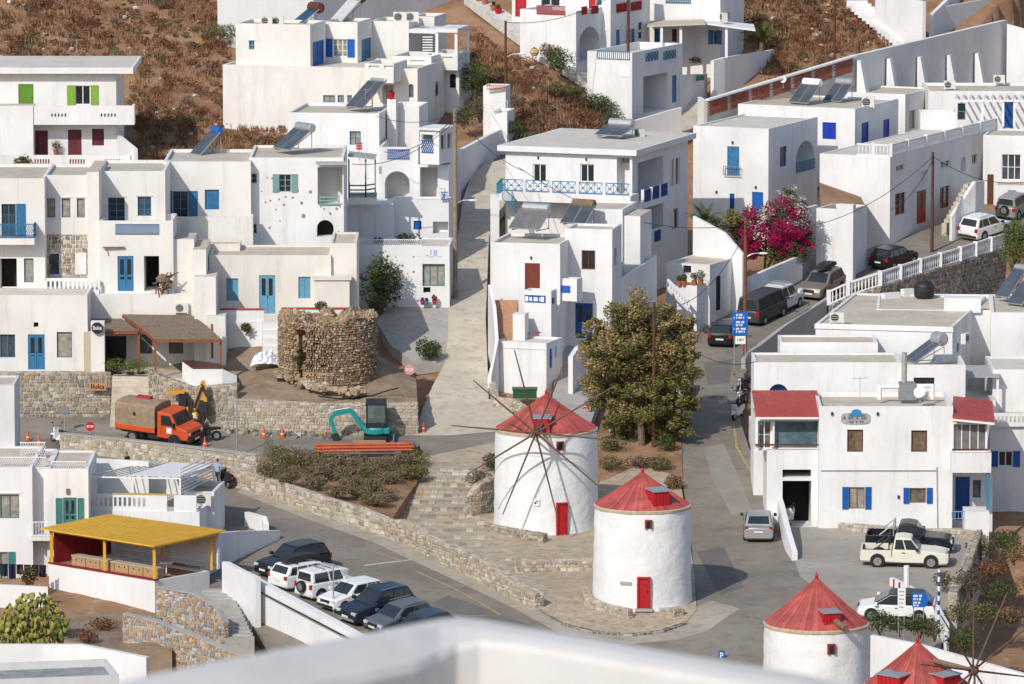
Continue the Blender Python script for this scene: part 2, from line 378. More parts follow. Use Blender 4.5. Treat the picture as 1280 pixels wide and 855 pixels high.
def wall(name,label,pts,th=.3,m=WHITE,pal=None,size=.3,cap=None,cat='wall',down=1.3,parent=None,proud=.05,rough=0,group=None,capm=None):
    """standing wall; pts = [(px, py_top, py_bottom[, Y])] along its seen face"""
    Q=[]
    for p in pts:
        Y=p[3] if len(p)>3 and p[3] else Yr(p[0],p[2])
        b=at(p[0],p[2],Y);t=at(p[0],p[1],Y);Q.append((b,t.z))
    loc=Q[0][0].copy()
    if parent is None:
        root=tag(empty(name,loc,label,cat,group),kind='thing') if pal else None
    else:root=parent
    mb=MB();n=len(Q)
    nr=[]
    for i in range(n):
        a=Q[max(0,i-1)][0];b=Q[min(n-1,i+1)][0];d=Vector((b.x-a.x,b.y-a.y,0)).normalized();q=Vector((-d.y,d.x,0))
        if q.y<0 and abs(q.y)>.05:q=-q
        elif abs(q.y)<= .05 and q.x<0:q=-q
        nr.append(q)
    rows=[]
    for (b,z),q in zip(Q,nr):
        zb=min(b.z-down,zt(b.x,b.y)-1.6)
        rows.append([Vector((b.x,b.y,zb)),Vector((b.x,b.y,z)),Vector((b.x+q.x*th,b.y+q.y*th,z)),Vector((b.x+q.x*th,b.y+q.y*th,min(zb,z-.3)))])
    for r0,r1 in zip(rows,rows[1:]):
        for k in range(4):mb.poly([r0[k],r1[k],r1[(k+1)% 4],r0[(k+1)% 4]])
    mb.poly(rows[0]);mb.poly(rows[-1][::-1])
    if not pal:
        if root:return mb.build(name,m,root)
        o=mb.build(name,m,None,loc);return tag(o,label,cat,group,'thing')
    mb.build('core',m if m is not WHITE else MORT,root)
    sb=MB()
    for i in range(n-1):
        (b0,z0),(b1,z1)=Q[i],Q[i+1];L=math.hypot(b1.x-b0.x,b1.y-b0.y)
        if L<.1:continue
        out=-(nr[i]+nr[i+1]).normalized();base=min(b0.z,b1.z)-.3
        stones(sb,L,lambda u:z0+(z1-z0)*u/L-base,lambda u,v,o:Vector((b0.x+(b1.x-b0.x)*u/L,b0.y+(b1.y-b0.y)*u/L,base+v))+out*o,size,pal,proud)
    if sb.f:tag(sb.build('stone_facing',STONE,root),kind='stuff')
    # end faces and top course of stones
    eb=MB()
    for i in range(n-1):
        (b0,z0),(b1,z1)=Q[i],Q[i+1];L=math.hypot(b1.x-b0.x,b1.y-b0.y)
        if L<.1 or cap:continue
        q=(nr[i]+nr[i+1]).normalized();d=Vector((b1.x-b0.x,b1.y-b0.y,z1-z0))/L;up=Vector((0,0,1))
        stones(eb,L,lambda u:th,lambda u,v,o:Vector((b0.x,b0.y,z0))+d*u+q*v+up*o,size*1.2,pal,.035)
    for e in (0,-1):
        b,z=Q[e];q=nr[e];other=Q[1][0] if e == 0 else Q[-2][0];d=Vector((b.x-other.x,b.y-other.y,0)).normalized();base=b.z-.2
        stones(eb,th,lambda u:z-base,lambda u,v,o:Vector((b.x,b.y,base+v))+q*u+d*o,size,pal,proud)
    if eb.f:tag(eb.build('stone_top',STONE,root),kind='stuff')
    if cap:
        cb=MB()
        for i in range(n-1):
            (b0,z0),(b1,z1)=Q[i],Q[i+1];q0,q1=nr[i],nr[i+1];o=.06
            p=[Vector((b0.x,b0.y,z0))-q0*o,Vector((b1.x,b1.y,z1))-q1*o,Vector((b1.x,b1.y,z1))+q1*(th+o),Vector((b0.x,b0.y,z0))+q0*(th+o)]
            cb.prism([x+Vector((0,0,.004)) for x in p],(0,0,cap))
        cb.build('coping',capm or CONC,root)
    return root

# ------------------------------------------------------------------ houses
class Box:pass
class House:
    def __init__(s,label,Y,yaw=0,m=WHITE,cat='house',name='house',px=None,py=None,group=None):
        s.Y,s.yaw,s.m=Y,R(yaw),m;s.label,s.cat,s.name,s.group=label,cat,name,group
        s.boxes=[];s.root=None;s.mats=[m]
    def midx(s,m):
        if m not in s.mats:s.mats.append(m)
        return s.mats.index(m)
    def box(s,x0,x1,yt,yb,d=5.0,Y=None,yaw=None,par=.22,ext=True,roof=ROOF,m=None,xs=None,noback=False,down=None,pt=.18,nofront=False,noroof=False):
        """volume seen between columns x0..x1 and rows yt..yb; the nearer front corner stands at distance Y"""
        b=Box();Y=Y or s.Y;yaw=s.yaw if yaw is None else R(yaw);b.yaw=yaw
        b.u=Vector((math.cos(yaw),-math.sin(yaw),0));b.n=Vector((-math.sin(yaw),-math.cos(yaw),0));b.b=-b.n
        xr=x1 if yaw>0 else x0
        ref=at(xr,yb,Y);b.ref=ref
        def hit(px,py):
            r=ray(px,py);t=(ref-EYE).dot(b.n)/r.dot(b.n);return EYE+r*t
        top=hit(xr,yt);b.z1=top.z;b.z0=ref.z
        # columns are measured at the row of the near corner
        u0=(hit(x0,yb)-ref).dot(b.u);u1=(hit(x1,yb)-ref).dot(b.u)
        b.P=Vector((ref.x,ref.y,0))+b.u*u0;b.W=u1-u0
        if xs is not None:
            k=ray(xs,yt);kk=k.x/k.y;side=b.P+b.u*(b.W if yaw>0 else 0)
            d=(kk*side.y-side.x)/(b.b.x-kk*b.b.y)
        b.D=max(.3,d)
        if ext:
            c=[b.P,b.P+b.u*b.W,b.P+b.b*b.D,b.P+b.u*b.W+b.b*b.D]
            b.z0=min(b.z0,min(zt(p.x,p.y) for p in c)-1.7)
        if down is not None:b.z0=down
        b.par=par;b.roof=roof;b.m=s.midx(m or s.m);b.noback=noback;b.pt=pt;b.nofront=nofront;b.noroof=noroof
        b.holes={'f':[],'r':[],'l':[],'k':[]}
        s.boxes.append(b)
        if s.root is None:
            s.root=empty(s.name,(ref.x,ref.y,max(b.z0,zt(ref.x,ref.y))),s.label,s.cat,s.group)
        return b
    def frame(s,b,face):
        if face == 'f':return b.P,b.u,b.n,b.W
        if face == 'r':return b.P+b.u*b.W,b.b,b.u,b.D
        if face == 'l':return b.P+b.b*b.D,-b.b,-b.u,b.D
        return b.P+b.u*b.W+b.b*b.D,-b.u,b.b,b.W
    def pix(s,b,face,px,py,off=0.0):
        O,a,n,L=s.frame(b,face);O=O+n*off
        r=ray(px,py);t=(O-EYE).dot(n)/r.dot(n);p=EYE+r*t
        return (p-O).dot(a),p.z
    def rect(s,b,face,x0,y0,x1,y1,off=0.0,clamp=True):
        xm,ym=(x0+x1)/2,(y0+y1)/2
        a0,_=s.pix(b,face,x0,ym,off);a1,_=s.pix(b,face,x1,ym,off)
        _,z1=s.pix(b,face,xm,y0,off);_,z0=s.pix(b,face,xm,y1,off)
        if a0>a1:a0,a1=a1,a0
        if clamp:
            L=s.frame(b,face)[3];a0=max(.03,a0);a1=min(L-.03,a1);z1=min(z1,b.z1-.05);z0=max(z0,b.z0+.01)
        return a0,z0,a1,z1
    def hole(s,b,face,x0,y0,x1,y1,rec=.14,back=None,arch=False,off=0.0):
        r=s.rect(b,face,x0,y0,x1,y1)
        if r[2]-r[0]<.05 or r[3]-r[1]<.05:return r
        b.holes[face].append((*r,rec,back,arch));return r
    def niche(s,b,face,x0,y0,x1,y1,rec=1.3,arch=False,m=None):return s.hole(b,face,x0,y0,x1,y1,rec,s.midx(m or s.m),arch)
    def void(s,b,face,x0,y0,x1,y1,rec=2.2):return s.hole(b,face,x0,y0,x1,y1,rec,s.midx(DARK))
    def window(s,b,face,x0,y0,x1,y1,fr=WPAINT,cols=2,rows=2,shut=None,sm=None,pane=GLASS,rec=.16,sill=False,fw=.055,off=None,arch=False,lintel=False,sw=None,label=None):
        """glazed window in a real recess; shut: 'open' leaves folded back on the wall, 'closed' leaves over the opening"""
        O,a,n,L=s.frame(b,face)
        if off is None:r=s.hole(b,face,x0,y0,x1,y1,rec,None,arch)
        else:r=s.rect(b,face,x0,y0,x1,y1,off);O=O+n*off;rec=0
        a0,z0,a1,z1=r;w,h=a1-a0,z1-z0
        if w<.05 or h<.05:return
        Z=Vector((0,0,1));o=Vector((O.x,O.y,0))+a*a0+Z*z0-n*(rec+.005)
        fm=MB();T=.06
        if shut == 'closed':
            half=w/2
            wd=bpy_part('window',s.root)
            fm.box(o,a*w,Z*h,n*.02);o2=fm.build('window',fr,s.root)
            for k in range(2):
                sm_=MB();p=o+a*(k*half+.01)+n*.03;ww=half-.02
                slat_leaf(sm_,p,a,Z,n,ww,h-.02);sm_.build('shutter',sm or fr,o2)
            return o2
        fm.box(o,a*fw,Z*h,n*T);fm.box(o+a*(w-fw),a*fw,Z*h,n*T)
        fm.box(o+a*fw,a*(w-2*fw),Z*fw,n*T);fm.box(o+a*fw+Z*(h-fw),a*(w-2*fw),Z*fw,n*T)
        for k in range(1,cols):fm.box(o+a*(w*k/cols-.03)+Z*fw,a*.06,Z*(h-2*fw),n*(T-.004))
        for k in range(1,rows):fm.box(o+a*fw+Z*(h*k/rows-.018),a*(w-2*fw),Z*.036,n*(T-.008))
        win=fm.build('window',fr,s.root)
        if label:win['label']=label
        pane=random.choice((GLASS,GLASS,GL2,GL3)) if pane is GLASS else pane
        pb=MB();pb.box(o+a*.002+Z*.002,a*(w-.004),Z*(h-.004),n*.012);pb.build('pane',pane,win)
        if sill:
            sb=MB();sb.box(Vector((O.x,O.y,0))+a*(a0-.06)+Z*(z0-.06)-n*.003,a*(w+.12),Z*.06,n*.07);sb.build('sill',WHITE2,win)
        if lintel:
            sb=MB();sb.box(Vector((O.x,O.y,0))+a*(a0-.1)+Z*(z1+.06)-n*.003,a*(w+.2),Z*.05,n*.06);sb.build('drip_moulding',s.m,win)
        if shut:
            ww=sw or (w/2);q=Vector((O.x,O.y,0))
            for side in ((-1,1) if shut == 'open' else ((-1,) if shut == 'left' else (1,))):
                sb=MB();p=q+a*(a0-ww-.02 if side<0 else a1+.02)+Z*(z0-.02)+n*.025
                slat_leaf(sb,p,a,Z,n,ww,h+.04);sb.build('shutter',sm or fr,win)
        return win
    def door(s,b,face,x0,y0,x1,y1,m=BLUE,rec=.12,leaves=1,glass=0,off=None,label=None,louvre=False):
        """panelled door in a recess; glass = share of the leaf that is glazed (from the top)"""
        O,a,n,L=s.frame(b,face)
        if off is None:r=s.hole(b,face,x0,y0,x1,y1,rec)
        else:r=s.rect(b,face,x0,y0,x1,y1,off,clamp=False);O=O+n*off;rec=0
        a0,z0,a1,z1=r;w,h=a1-a0,z1-z0
        if w<.05 or h<.05:return
        Z=Vector((0,0,1));o=Vector((O.x,O.y,0))+a*a0+Z*z0-n*(rec+.005)
        fm=MB();f=.06;fm.box(o,a*w,Z*h,n*.03)
        fm.box(o+n*.03,a*f,Z*h,n*.05);fm.box(o+a*(w-f)+n*.03,a*f,Z*h,n*.05);fm.box(o+a*f+Z*(h-f)+n*.03,a*(w-2*f),Z*f,n*.05)
        d=fm.build('door',m,s.root)
        if label:d['label']=label
        lw=(w-2*f)/leaves
        for k in range(leaves):
            lm=MB();p=o+a*(f+k*lw+.01)+n*.034;ww=lw-.02;hh=h-f-.01
            if louvre:slat_leaf(lm,p,a,Z,n,ww,hh)
            else:
                lm.box(p,a*ww,Z*hh,n*.02);st=min(.09,ww*.2);n2=n*.018;p2=p+n*.02
                lm.box(p2,a*st,Z*hh,n2);lm.box(p2+a*(ww-st),a*st,Z*hh,n2)
                for q in (0,.42,.94):lm.box(p2+a*st+Z*hh*q,a*(ww-2*st),Z*hh*.06,n2)
            lf=lm.build('leaf',m,d)
            if glass and not louvre:
                pm=MB();pm.box(p+n*.021+a*st+Z*hh*(1-glass),a*(ww-2*st),Z*hh*(glass-.06),n*.006);pm.build('pane',GLASS,d)
        hm=MB();hp=o+a*(w*(.5 if leaves == 2 else .86))+Z*min(1.0,h*.48)+n*.075;hm.box(hp,a*.04,Z*.12,n*.04);hm.build('handle',DMETAL,d)
        return d
    def finish(s):
        wm=MB();roofs=[]
        for b in s.boxes:
            for face in 'frlk':
                if (face == 'k' and b.noback) or (face == 'f' and b.nofront):continue
                O,a,n,L=s.frame(b,face);O=Vector((O.x,O.y,0));Z=Vector((0,0,1));P=lambda u,z,o=0.0:O+a*u+Z*z+n*o
                hs=b.holes[face]
                us=sorted({0.0,L,*[x for h in hs for x in (h[0],h[2])]});zs=sorted({b.z0,b.z1,*[x for h in hs for x in (h[1],h[3])]})
                if not hs:wm.poly([P(0,b.z0),P(L,b.z0),P(L,b.z1),P(0,b.z1)],b.m)
                else:
                    for i in range(len(us)-1):
                        for j in range(len(zs)-1):
                            um,zm=(us[i]+us[i+1])/2,(zs[j]+zs[j+1])/2
                            if any(h[0]<um<h[2] and h[1]<zm<h[3] for h in hs):continue
                            wm.poly([P(us[i],zs[j]),P(us[i+1],zs[j]),P(us[i+1],zs[j+1]),P(us[i],zs[j+1])],b.m)
                for (u0,z0,u1,z1,rec,back,arch) in hs:
                    r=-rec
                    if arch:
                        rad=(u1-u0)/2;rise=min(rad,(z1-z0)*.6);N=12;c=(u0+u1)/2
                        pr=[(c-rad*math.cos(PI*k/N),z1-rise+rise*math.sin(PI*k/N)) for k in range(N+1)]
                        wm.poly([P(u0,z1)]+[P(x,z) for x,z in pr[:N // 2+1]][::-1],b.m);wm.poly([P(x,z) for x,z in pr[N // 2:]][::-1]+[P(u1,z1)],b.m)
                        outl=[(u0,z0)]+pr+[(u1,z0)]
                        for (x0,y0),(x1,y1) in zip(outl,outl[1:]):wm.poly([P(x0,y0),P(x0,y0,r),P(x1,y1,r),P(x1,y1)][::-1],b.m)
                        wm.poly([P(u0,z0),P(u1,z0),P(u1,z0,r),P(u0,z0,r)],b.m)
                        if back is not None:wm.poly([P(x,z,r) for x,z in outl][::-1],back)
                    else:
                        wm.poly([P(u0,z0),P(u1,z0),P(u1,z0,r),P(u0,z0,r)],b.m);wm.poly([P(u0,z1,r),P(u1,z1,r),P(u1,z1),P(u0,z1)],b.m)
                        wm.poly([P(u0,z0),P(u0,z0,r),P(u0,z1,r),P(u0,z1)],b.m);wm.poly([P(u1,z0,r),P(u1,z0),P(u1,z1),P(u1,z1,r)],b.m)
                        if back is not None:wm.poly([P(u0,z0,r),P(u1,z0,r),P(u1,z1,r),P(u0,z1,r)],back)
            # top: parapet ring and roof sheet
            t=b.pt;c=[b.P,b.P+b.u*b.W,b.P+b.u*b.W+b.b*b.D,b.P+b.b*b.D];c=[Vector((p.x,p.y,0)) for p in c]
            if b.par>0 and b.W>3*t and b.D>2.2*t:
                db=0 if b.noback else t
                inn=[c[0]+b.u*t+b.b*t,c[1]-b.u*t+b.b*t,c[2]-b.u*t-b.b*db,c[3]+b.u*t-b.b*db];z1,zr=b.z1,b.z1-b.par
                for i in range(4):
                    if i == 2 and b.noback:continue
                    A,B2,C,D2=c[i],c[(i+1)% 4],inn[(i+1)% 4],inn[i]
                    wm.poly([p+Vector((0,0,z1)) for p in (A,B2,C,D2)],b.m)
                    wm.poly([D2+Vector((0,0,z1)),C+Vector((0,0,z1)),C+Vector((0,0,zr)),D2+Vector((0,0,zr))],b.m)
                if not b.noroof:roofs.append((b.roof,[p+Vector((0,0,zr)) for p in inn]))
            elif not b.noroof:roofs.append((b.roof,[p+Vector((0,0,b.z1)) for p in c]))
            wm.poly([p+Vector((0,0,b.z0)) for p in c][::-1],b.m)
        wm.build('wall',s.mats,s.root)
        for rm,pts in roofs:mb=MB();mb.poly(pts);mb.build('roof',rm,s.root)
        return s.root
    # trims ---------------------------------------------------------------
    def slab(s,b,z_px,th=.22,over=.35,m=None,front=None,name='roof_slab',right=None,left=None,ov_roof=None):
        """flat slab over a box, jutting past its walls"""
        f=over if front is None else front;r=over if right is None else right;l=over if left is None else left
        mb=MB();o=b.P-b.u*l+b.n*f;o=Vector((o.x,o.y,b.z1+.003));mb.box(o,b.u*(b.W+l+r),b.b*(b.D+f+over),Vector((0,0,th)))
        ob=mb.build(name,m or s.m,s.root)
        if ov_roof:
            t=MB();e=.18;o2=o+b.u*e+b.b*e+Vector((0,0,th));t.box(o2,b.u*(b.W+l+r-2*e),b.b*(b.D+f+over-2*e),Vector((0,0,.006)));t.build('roof',ov_roof,s.root)
        return ob
def bpy_part(*a):return None
def slat_leaf(mb,p,a,Z,n,w,h):
    t=min(.05,w*.18);mb.box(p,a*t,Z*h,n*.035);mb.box(p+a*(w-t),a*t,Z*h,n*.035);mb.box(p+a*t,a*(w-2*t),Z*t,n*.035);mb.box(p+a*t+Z*(h-t),a*(w-2*t),Z*t,n*.035)
    k=max(4,int(h/.11));mb.box(p+a*t+Z*t,a*(w-2*t),Z*(h-2*t),n*.008)
    for i in range(k):
        z=t+(h-2*t)*(i+.5)/k;mb.box(p+a*t+Z*(z-.02)+n*.008,a*(w-2*t),Z*.045,n*.018)
def line(p,q,n):return [Vector(p).lerp(Vector(q),k/n) for k in range(n+1)]
def railing(parent,A,B,h,m,style='bars',n=None,name='railing',posts=True,gap=.0):
    """railing standing from A to B (world, at its foot)"""
    A,B=Vector(A),Vector(B);d=B-A;L=d.length;Z=Vector((0,0,1));mb=MB()
    if style == 'bars':
        n=n or max(2,int(L/.16))
        mb.bar(A+Z*h,B+Z*h,.05);mb.bar(A+Z*.08,B+Z*.08,.04)
        for k in range(n+1):p=A.lerp(B,k/n);mb.bar(p+Z*.09,p+Z*(h-.02),.03 if k % 8 else .05)
    elif style == 'lattice':
        mb.bar(A+Z*(h-.03),B+Z*(h-.03),.06);mb.bar(A+Z*.05,B+Z*.05,.06)
        n=n or max(1,int(round(L/(h*.8))))
        for k in range(n+1):p=A.lerp(B,k/n);mb.bar(p+Z*.08,p+Z*(h-.06),.045)
        for k in range(n):
            p,q=A.lerp(B,k/n),A.lerp(B,(k+1)/n);mb.bar(p+Z*.08,q+Z*(h-.06),.04);mb.bar(q+Z*.08,p+Z*(h-.06),.038)
            c=(p+q)/2;mb.bar(p.lerp(q,.25)+Z*h*.5,p.lerp(q,.75)+Z*h*.5,h*.3,.03)
    elif style == 'fine':      # close diamond lattice sheet
        mb.bar(A+Z*(h-.03),B+Z*(h-.03),.05);mb.bar(A+Z*.03,B+Z*.03,.05)
        n=max(3,int(L/.13));k2=max(1,int(round(h/.26)))
        for j in range(k2):
            z0,z1=h*j/k2,h*(j+1)/k2
            for k in range(n):p,q=A.lerp(B,k/n),A.lerp(B,(k+1)/n);mb.bar(p+Z*z0,q+Z*z1,.075,.02);mb.bar(q+Z*z0,p+Z*z1,.075,.018)
    elif style == 'baluster':
        mb.bar(A+Z*(h-.06),B+Z*(h-.06),.16,.12);mb.bar(A+Z*.05,B+Z*.05,.16,.10)
        n=n or max(2,int(L/.24))
        for k in range(n):
            p=A.lerp(B,(k+.5)/n);mb.tube(p+Z*.1,p+Z*h*.45,.035,.065,6);mb.tube(p+Z*h*.45,p+Z*(h-.1),.065,.035,6)
    elif style == 'slots':     # solid parapet with upright openings
        n=n or max(2,int(L/.30))
        mb.bar(A+Z*(h-.09),B+Z*(h-.09),.14,.18);mb.bar(A+Z*.12,B+Z*.12,.14,.24)
        for k in range(n+1):p=A.lerp(B,k/n);mb.bar(p+Z*.24,p+Z*(h-.18),.13,.13)
    elif style == 'rails':
        for z in (.2,.5,.8):mb.bar(A+Z*h*z,B+Z*h*z,.05,.09)
        for k in (0,1):p=A.lerp(B,k);mb.bar(p,p+Z*h,.06)
    return mb.build(name,m,parent)
def text_part(parent,txt,O,a,n,w,h,m,name='lettering',bold=0.0):
    """flat lettering: O lower-left corner on the sign, a along, n outwards, fitted to w x h"""
    cu=bpy.data.curves.new(name,'FONT');cu.body=txt;cu.extrude=.004;cu.offset=bold
    t=bpy.data.objects.new(name,cu);me=bpy.data.meshes.new_from_object(t);bpy.data.objects.remove(t)
    xs=[v.co.x for v in me.vertices];ys=[v.co.y for v in me.vertices]
    if not xs:return
    x0,x1,y0,y1=min(xs),max(xs),min(ys),max(ys);O=Vector(O);Z=Vector((0,0,1));l=Vector(parent_loc(parent))
    for v in me.vertices:v.co=O+a*((v.co.x-x0)/(x1-x0)*w)+Z*((v.co.y-y0)/(y1-y0)*h)+n*(v.co.z+.004)-l
    me.materials.clear();me.materials.append(m);o=bpy.data.objects.new(name,me);col.objects.link(o);o.parent=parent;return o
# ================================================================== GROUND
def axis(lo,hi,a,b,fine,coarse):
    out=list(np.arange(lo,a,coarse))+list(np.arange(a,b,fine))+list(np.arange(b,hi+coarse,coarse));return np.array(out)
_xs=axis(-320,320,-46,46,.62,14);_ys=axis(-80,900,312,492,.62,14)
_X,_Y=np.meshgrid(_xs,_ys);_Z=zt_np(_X.ravel(),_Y.ravel()).reshape(_X.shape)
from mathutils import noise as mnoise
_fine=(_X>-46)&(_X<46)&(_Y>312)&(_Y<492)
_pxg=CX+F*_X/np.maximum(_Y,1)*.99
for idx in zip(*np.nonzero(_fine)):
    p=Vector((_X[idx],_Y[idx],0));q=.5+.5*mnoise.fractal(p*.35,.9,2.1,5)
    _Z[idx]-= .12+.5*max(0,min(1,q))*(1.0 if _Y[idx]>415 else .35)
_dip=np.clip((_pxg-1208)/14,0,1)*np.clip((_Y-322)/6,0,1)*np.clip((352-_Y)/5,0,1);_Z -= 2.6*_dip
_Yw=452+26*(_pxg-1067)/191;_m=(_pxg>1064)&(_Y>440)&(_Y<_Yw+1.7)&(_pxg<1400);_Z=np.where(_m,np.minimum(_Z,12.5+(_Y-440)*.09),_Z)
_Z -= .5
mb=MB();ny,nx=_X.shape
mb.v=list(zip(_X.ravel(),_Y.ravel(),_Z.ravel()))
mb.f=[(j*nx+i,j*nx+i+1,(j+1)*nx+i+1,(j+1)*nx+i) for j in range(ny-1) for i in range(nx-1)];mb.m=[0]*len(mb.f);mb.c=[None]*len(mb.f)
tag(mb.build('ground',SOIL,smooth=True),kind='structure')
def ruled(name,low,high,m,nu=None,nv=6,bump=0.0,kind='structure',thick=.6,parent=None,off=0.0):
    """surface between two lines of world points"""
    n=len(low);rows=[]
    mb=MB();N=nu or 8
    def samp(L,t):
        k=t*(len(L)-1);i=min(int(k),len(L)-2);return L[i].lerp(L[i+1],k-i)
    nu=N*(n-1)
    for j in range(nv+1):
        for i in range(nu+1):
            p=samp(low,i/nu).lerp(samp(high,i/nu),j/nv);p=Vector(p)
            if bump and 0<j<nv:p.z += bump*mnoise.noise(p*.8)
            p.z += off;mb.v.append(tuple(p))
    W=nu+1
    for j in range(nv):
        for i in range(nu):mb.f.append((j*W+i,j*W+i+1,(j+1)*W+i+1,(j+1)*W+i));mb.m.append(0);mb.c.append(None)
    base=len(mb.v)
    ring=[i for i in range(nu+1)]+[j*W+nu for j in range(1,nv+1)]+[nv*W+i for i in range(nu-1,-1,-1)]+[j*W for j in range(nv-1,0,-1)]
    for r in ring:x,y,z=mb.v[r];mb.v.append((x,y,z-thick))
    for k in range(len(ring)):a,b=ring[k],ring[(k+1)% len(ring)];mb.f.append((b,a,base+k,base+(k+1)% len(ring)));mb.m.append(0);mb.c.append(None)
    o=mb.build(name,m,parent)
    if kind:tag(o,kind=kind)
    return o
# ------------------------------------------------------------------ roads, lanes, paved areas
road_pts=[(-30,552),(75,562),(186,579),(320,617),(382,638),(488,673),(560,712),(640,752),(672,764),(700,780),(740,791),(790,795),(830,790),(858,780),(872,762),
    (866,700),(860,640),(852,600),(850,560),(850,520),(852,490),(862,450),(872,425),(885,405),(900,393),(940,374),(980,353),(1045,330),(1085,312),(1120,300),(1160,287),(1200,273),(1240,262),(1300,250),
    (1300,281),(1255,293),(1190,312),(1100,345),(1040,375),(1000,394),(965,422),(940,446),(931,470),(926,500),(926,530),(936,560),(951,590),(966,620),(976,650),(986,690),(1000,712),(1080,772),(1180,800),(1150,860),(1000,900),(600,900),(330,800),(250,720),(180,670),(90,630),(-30,600)]
patch('road',road_pts,ASPH,.05)
patch('upper_road',[(-30,523),(140,522),(200,533),(300,541),(420,546),(520,544),(560,541),(620,536),(645,540),(645,562),(590,575),(540,572),(420,574),(320,573),(186,558),(75,548),(20,553),(-30,553)],ASPH,.045)
lane_pts=[(519,545),(527,515),(540,485),(556,455),(560,420),(561,385),(566,330),(573,290),(579,250),(588,222),(606,206),(660,192),(660,214),(636,240),(630,258),(616,275),(611,300),(609,350),(607,400),(610,470),(611,500),(640,512),(645,530),(622,540),(560,545)]
patch('concrete_lane',lane_pts,LANE,.07)
patch('patio',[(470,402),(484,386),(520,381),(563,380),(562,420),(556,452),(520,456),(488,432)],CONC,.055)
patch('parking_yard',[(984,672),(990,661),(1060,659),(1236,662),(1236,690),(1200,742),(1192,764),(1120,776),(1070,772),(1000,722)],layered('pale worn concrete',(.33,.30,.26),(.41,.375,.325),(.25,.225,.19),.35,1.4,.5,.75,bump=.3),.075)
patch('mill_terrace',[(672,763),(700,779),(740,790),(790,794),(830,789),(858,779),(871,764),(868,720),(860,660),(850,600),(790,575),(752,600),(735,640),(655,640),(600,645),(560,655),(495,655),(488,668),(560,706),(640,748)],PAVE,.10)
patch('stone_landing',[(518,574),(560,566),(645,548),(652,585),(618,600),(600,650),(500,650),(490,640),(520,605)],PAVE,.05)
patch('tree_bed',[(750,548),(790,530),(851,520),(853,600),(800,582),(752,604)],SOIL,.12)
patch('junction_apron',[(868,760),(890,752),(925,762),(905,775),(885,790),(850,800),(790,806),(700,793),(662,772),(560,722),(470,680),(380,648),(296,616),(310,608),(382,634),(488,670),(560,708),(640,750),(672,763),(700,780),(740,791),(790,795),(830,790),(858,780)],layered('gutter concrete',(.36,.315,.25),(.45,.395,.32),(.26,.225,.18),.4,1.5,.5,.75),.062)
# terrace beside the upper road: soil yard of the ruin
RW=[(200,484,536,373),(240,492,538,372.3),(300,499,541,371.6),(400,505,543,371.2),(470,505,544,371),(522,504,543,371)]
def top_of(p):return at(p[0],p[1],p[3])
ruled('ruin_yard',[top_of(p)+Vector((0,.2,-.06)) for p in RW],[at(190,462,378.5),at(240,450,379.5),at(300,432,380.4),at(400,428,380.4),at(470,442,380),at(520,474,378)],DIRT,nv=10,bump=.25,thick=2.5)
# planted terrace between the two roads
LWALL=[(320,594,617),(345,601,626),(380,613,638),(417,625,650),(450,635,660),(488,651,674)]
def bed_at(x,y):
    xs=[a for a,b,c in LWALL];yb=np.interp(x,xs,[b for a,b,c in LWALL]);Yb=np.interp(x,xs,[Yr(a,c) for a,b,c in LWALL]);t=(yb-y)/(yb-575);return at(x,y,float(Yb+t*(365.6-Yb)))
ruled('planted_bed',[at(a,b+2,Yr(a,c))+Vector((0,.15,0)) for a,b,c in LWALL],[G(318,571),G(345,573),G(400,576),G(440,577),G(500,576),G(535,580)],SOIL,nv=6,bump=.2,thick=1.6)
# thin road patches in three tones
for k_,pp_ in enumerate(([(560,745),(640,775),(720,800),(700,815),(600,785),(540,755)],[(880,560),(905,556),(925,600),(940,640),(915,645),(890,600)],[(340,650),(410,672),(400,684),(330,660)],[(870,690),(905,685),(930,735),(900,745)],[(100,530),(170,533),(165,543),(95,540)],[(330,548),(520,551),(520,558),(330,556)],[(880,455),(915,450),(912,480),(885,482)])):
    patch('road_patch',pp_,layered('road patch %d' %(k_ % 3),*(((.15,.14,.125),(.20,.185,.165),(.12,.11,.10)),((.27,.245,.21),(.33,.30,.26),(.20,.18,.155)),((.18,.165,.145),(.235,.215,.19),(.14,.13,.115)))[k_ % 3],.5,2.0,.5,.8,bump=.3,bscale=25),.054,.3)
# yellow kerb paint
YPAINT=mat('worn yellow road paint',(.40,.29,.12),.8,.35,3)
def stripe(name,pts,w,m,off=.058):
    P=[G(*p) for p in pts];mb=MB()
    Q=[]
    for a,b in zip(P,P[1:]):
        n=max(1,int((b-a).length/.8));Q +=[a.lerp(b,k/n) for k in range(n)]
    Q.append(P[-1])
    for i in range(len(Q)-1):
        a,b=Q[i],Q[i+1];d=(b-a);q=Vector((-d.y,d.x,0)).normalized()*w/2
        z=lambda p:Vector((p.x,p.y,zt(p.x,p.y)+off))
        mb.poly([z(a-q),z(b-q),z(b+q),z(a+q)])
    return tag(mb.build(name,m),kind='structure')
stripe('yellow_line',[(917,531),(921,560),(931,578),(942,596)],.16,YPAINT,.06)
stripe('yellow_line',[(470,692),(505,703)],.14,YPAINT,.058);stripe('yellow_line',[(520,715),(570,738),(625,770)],.14,YPAINT,.058)
stripe('road_seam',[(455,708),(520,700)],.2,LANE,.057)

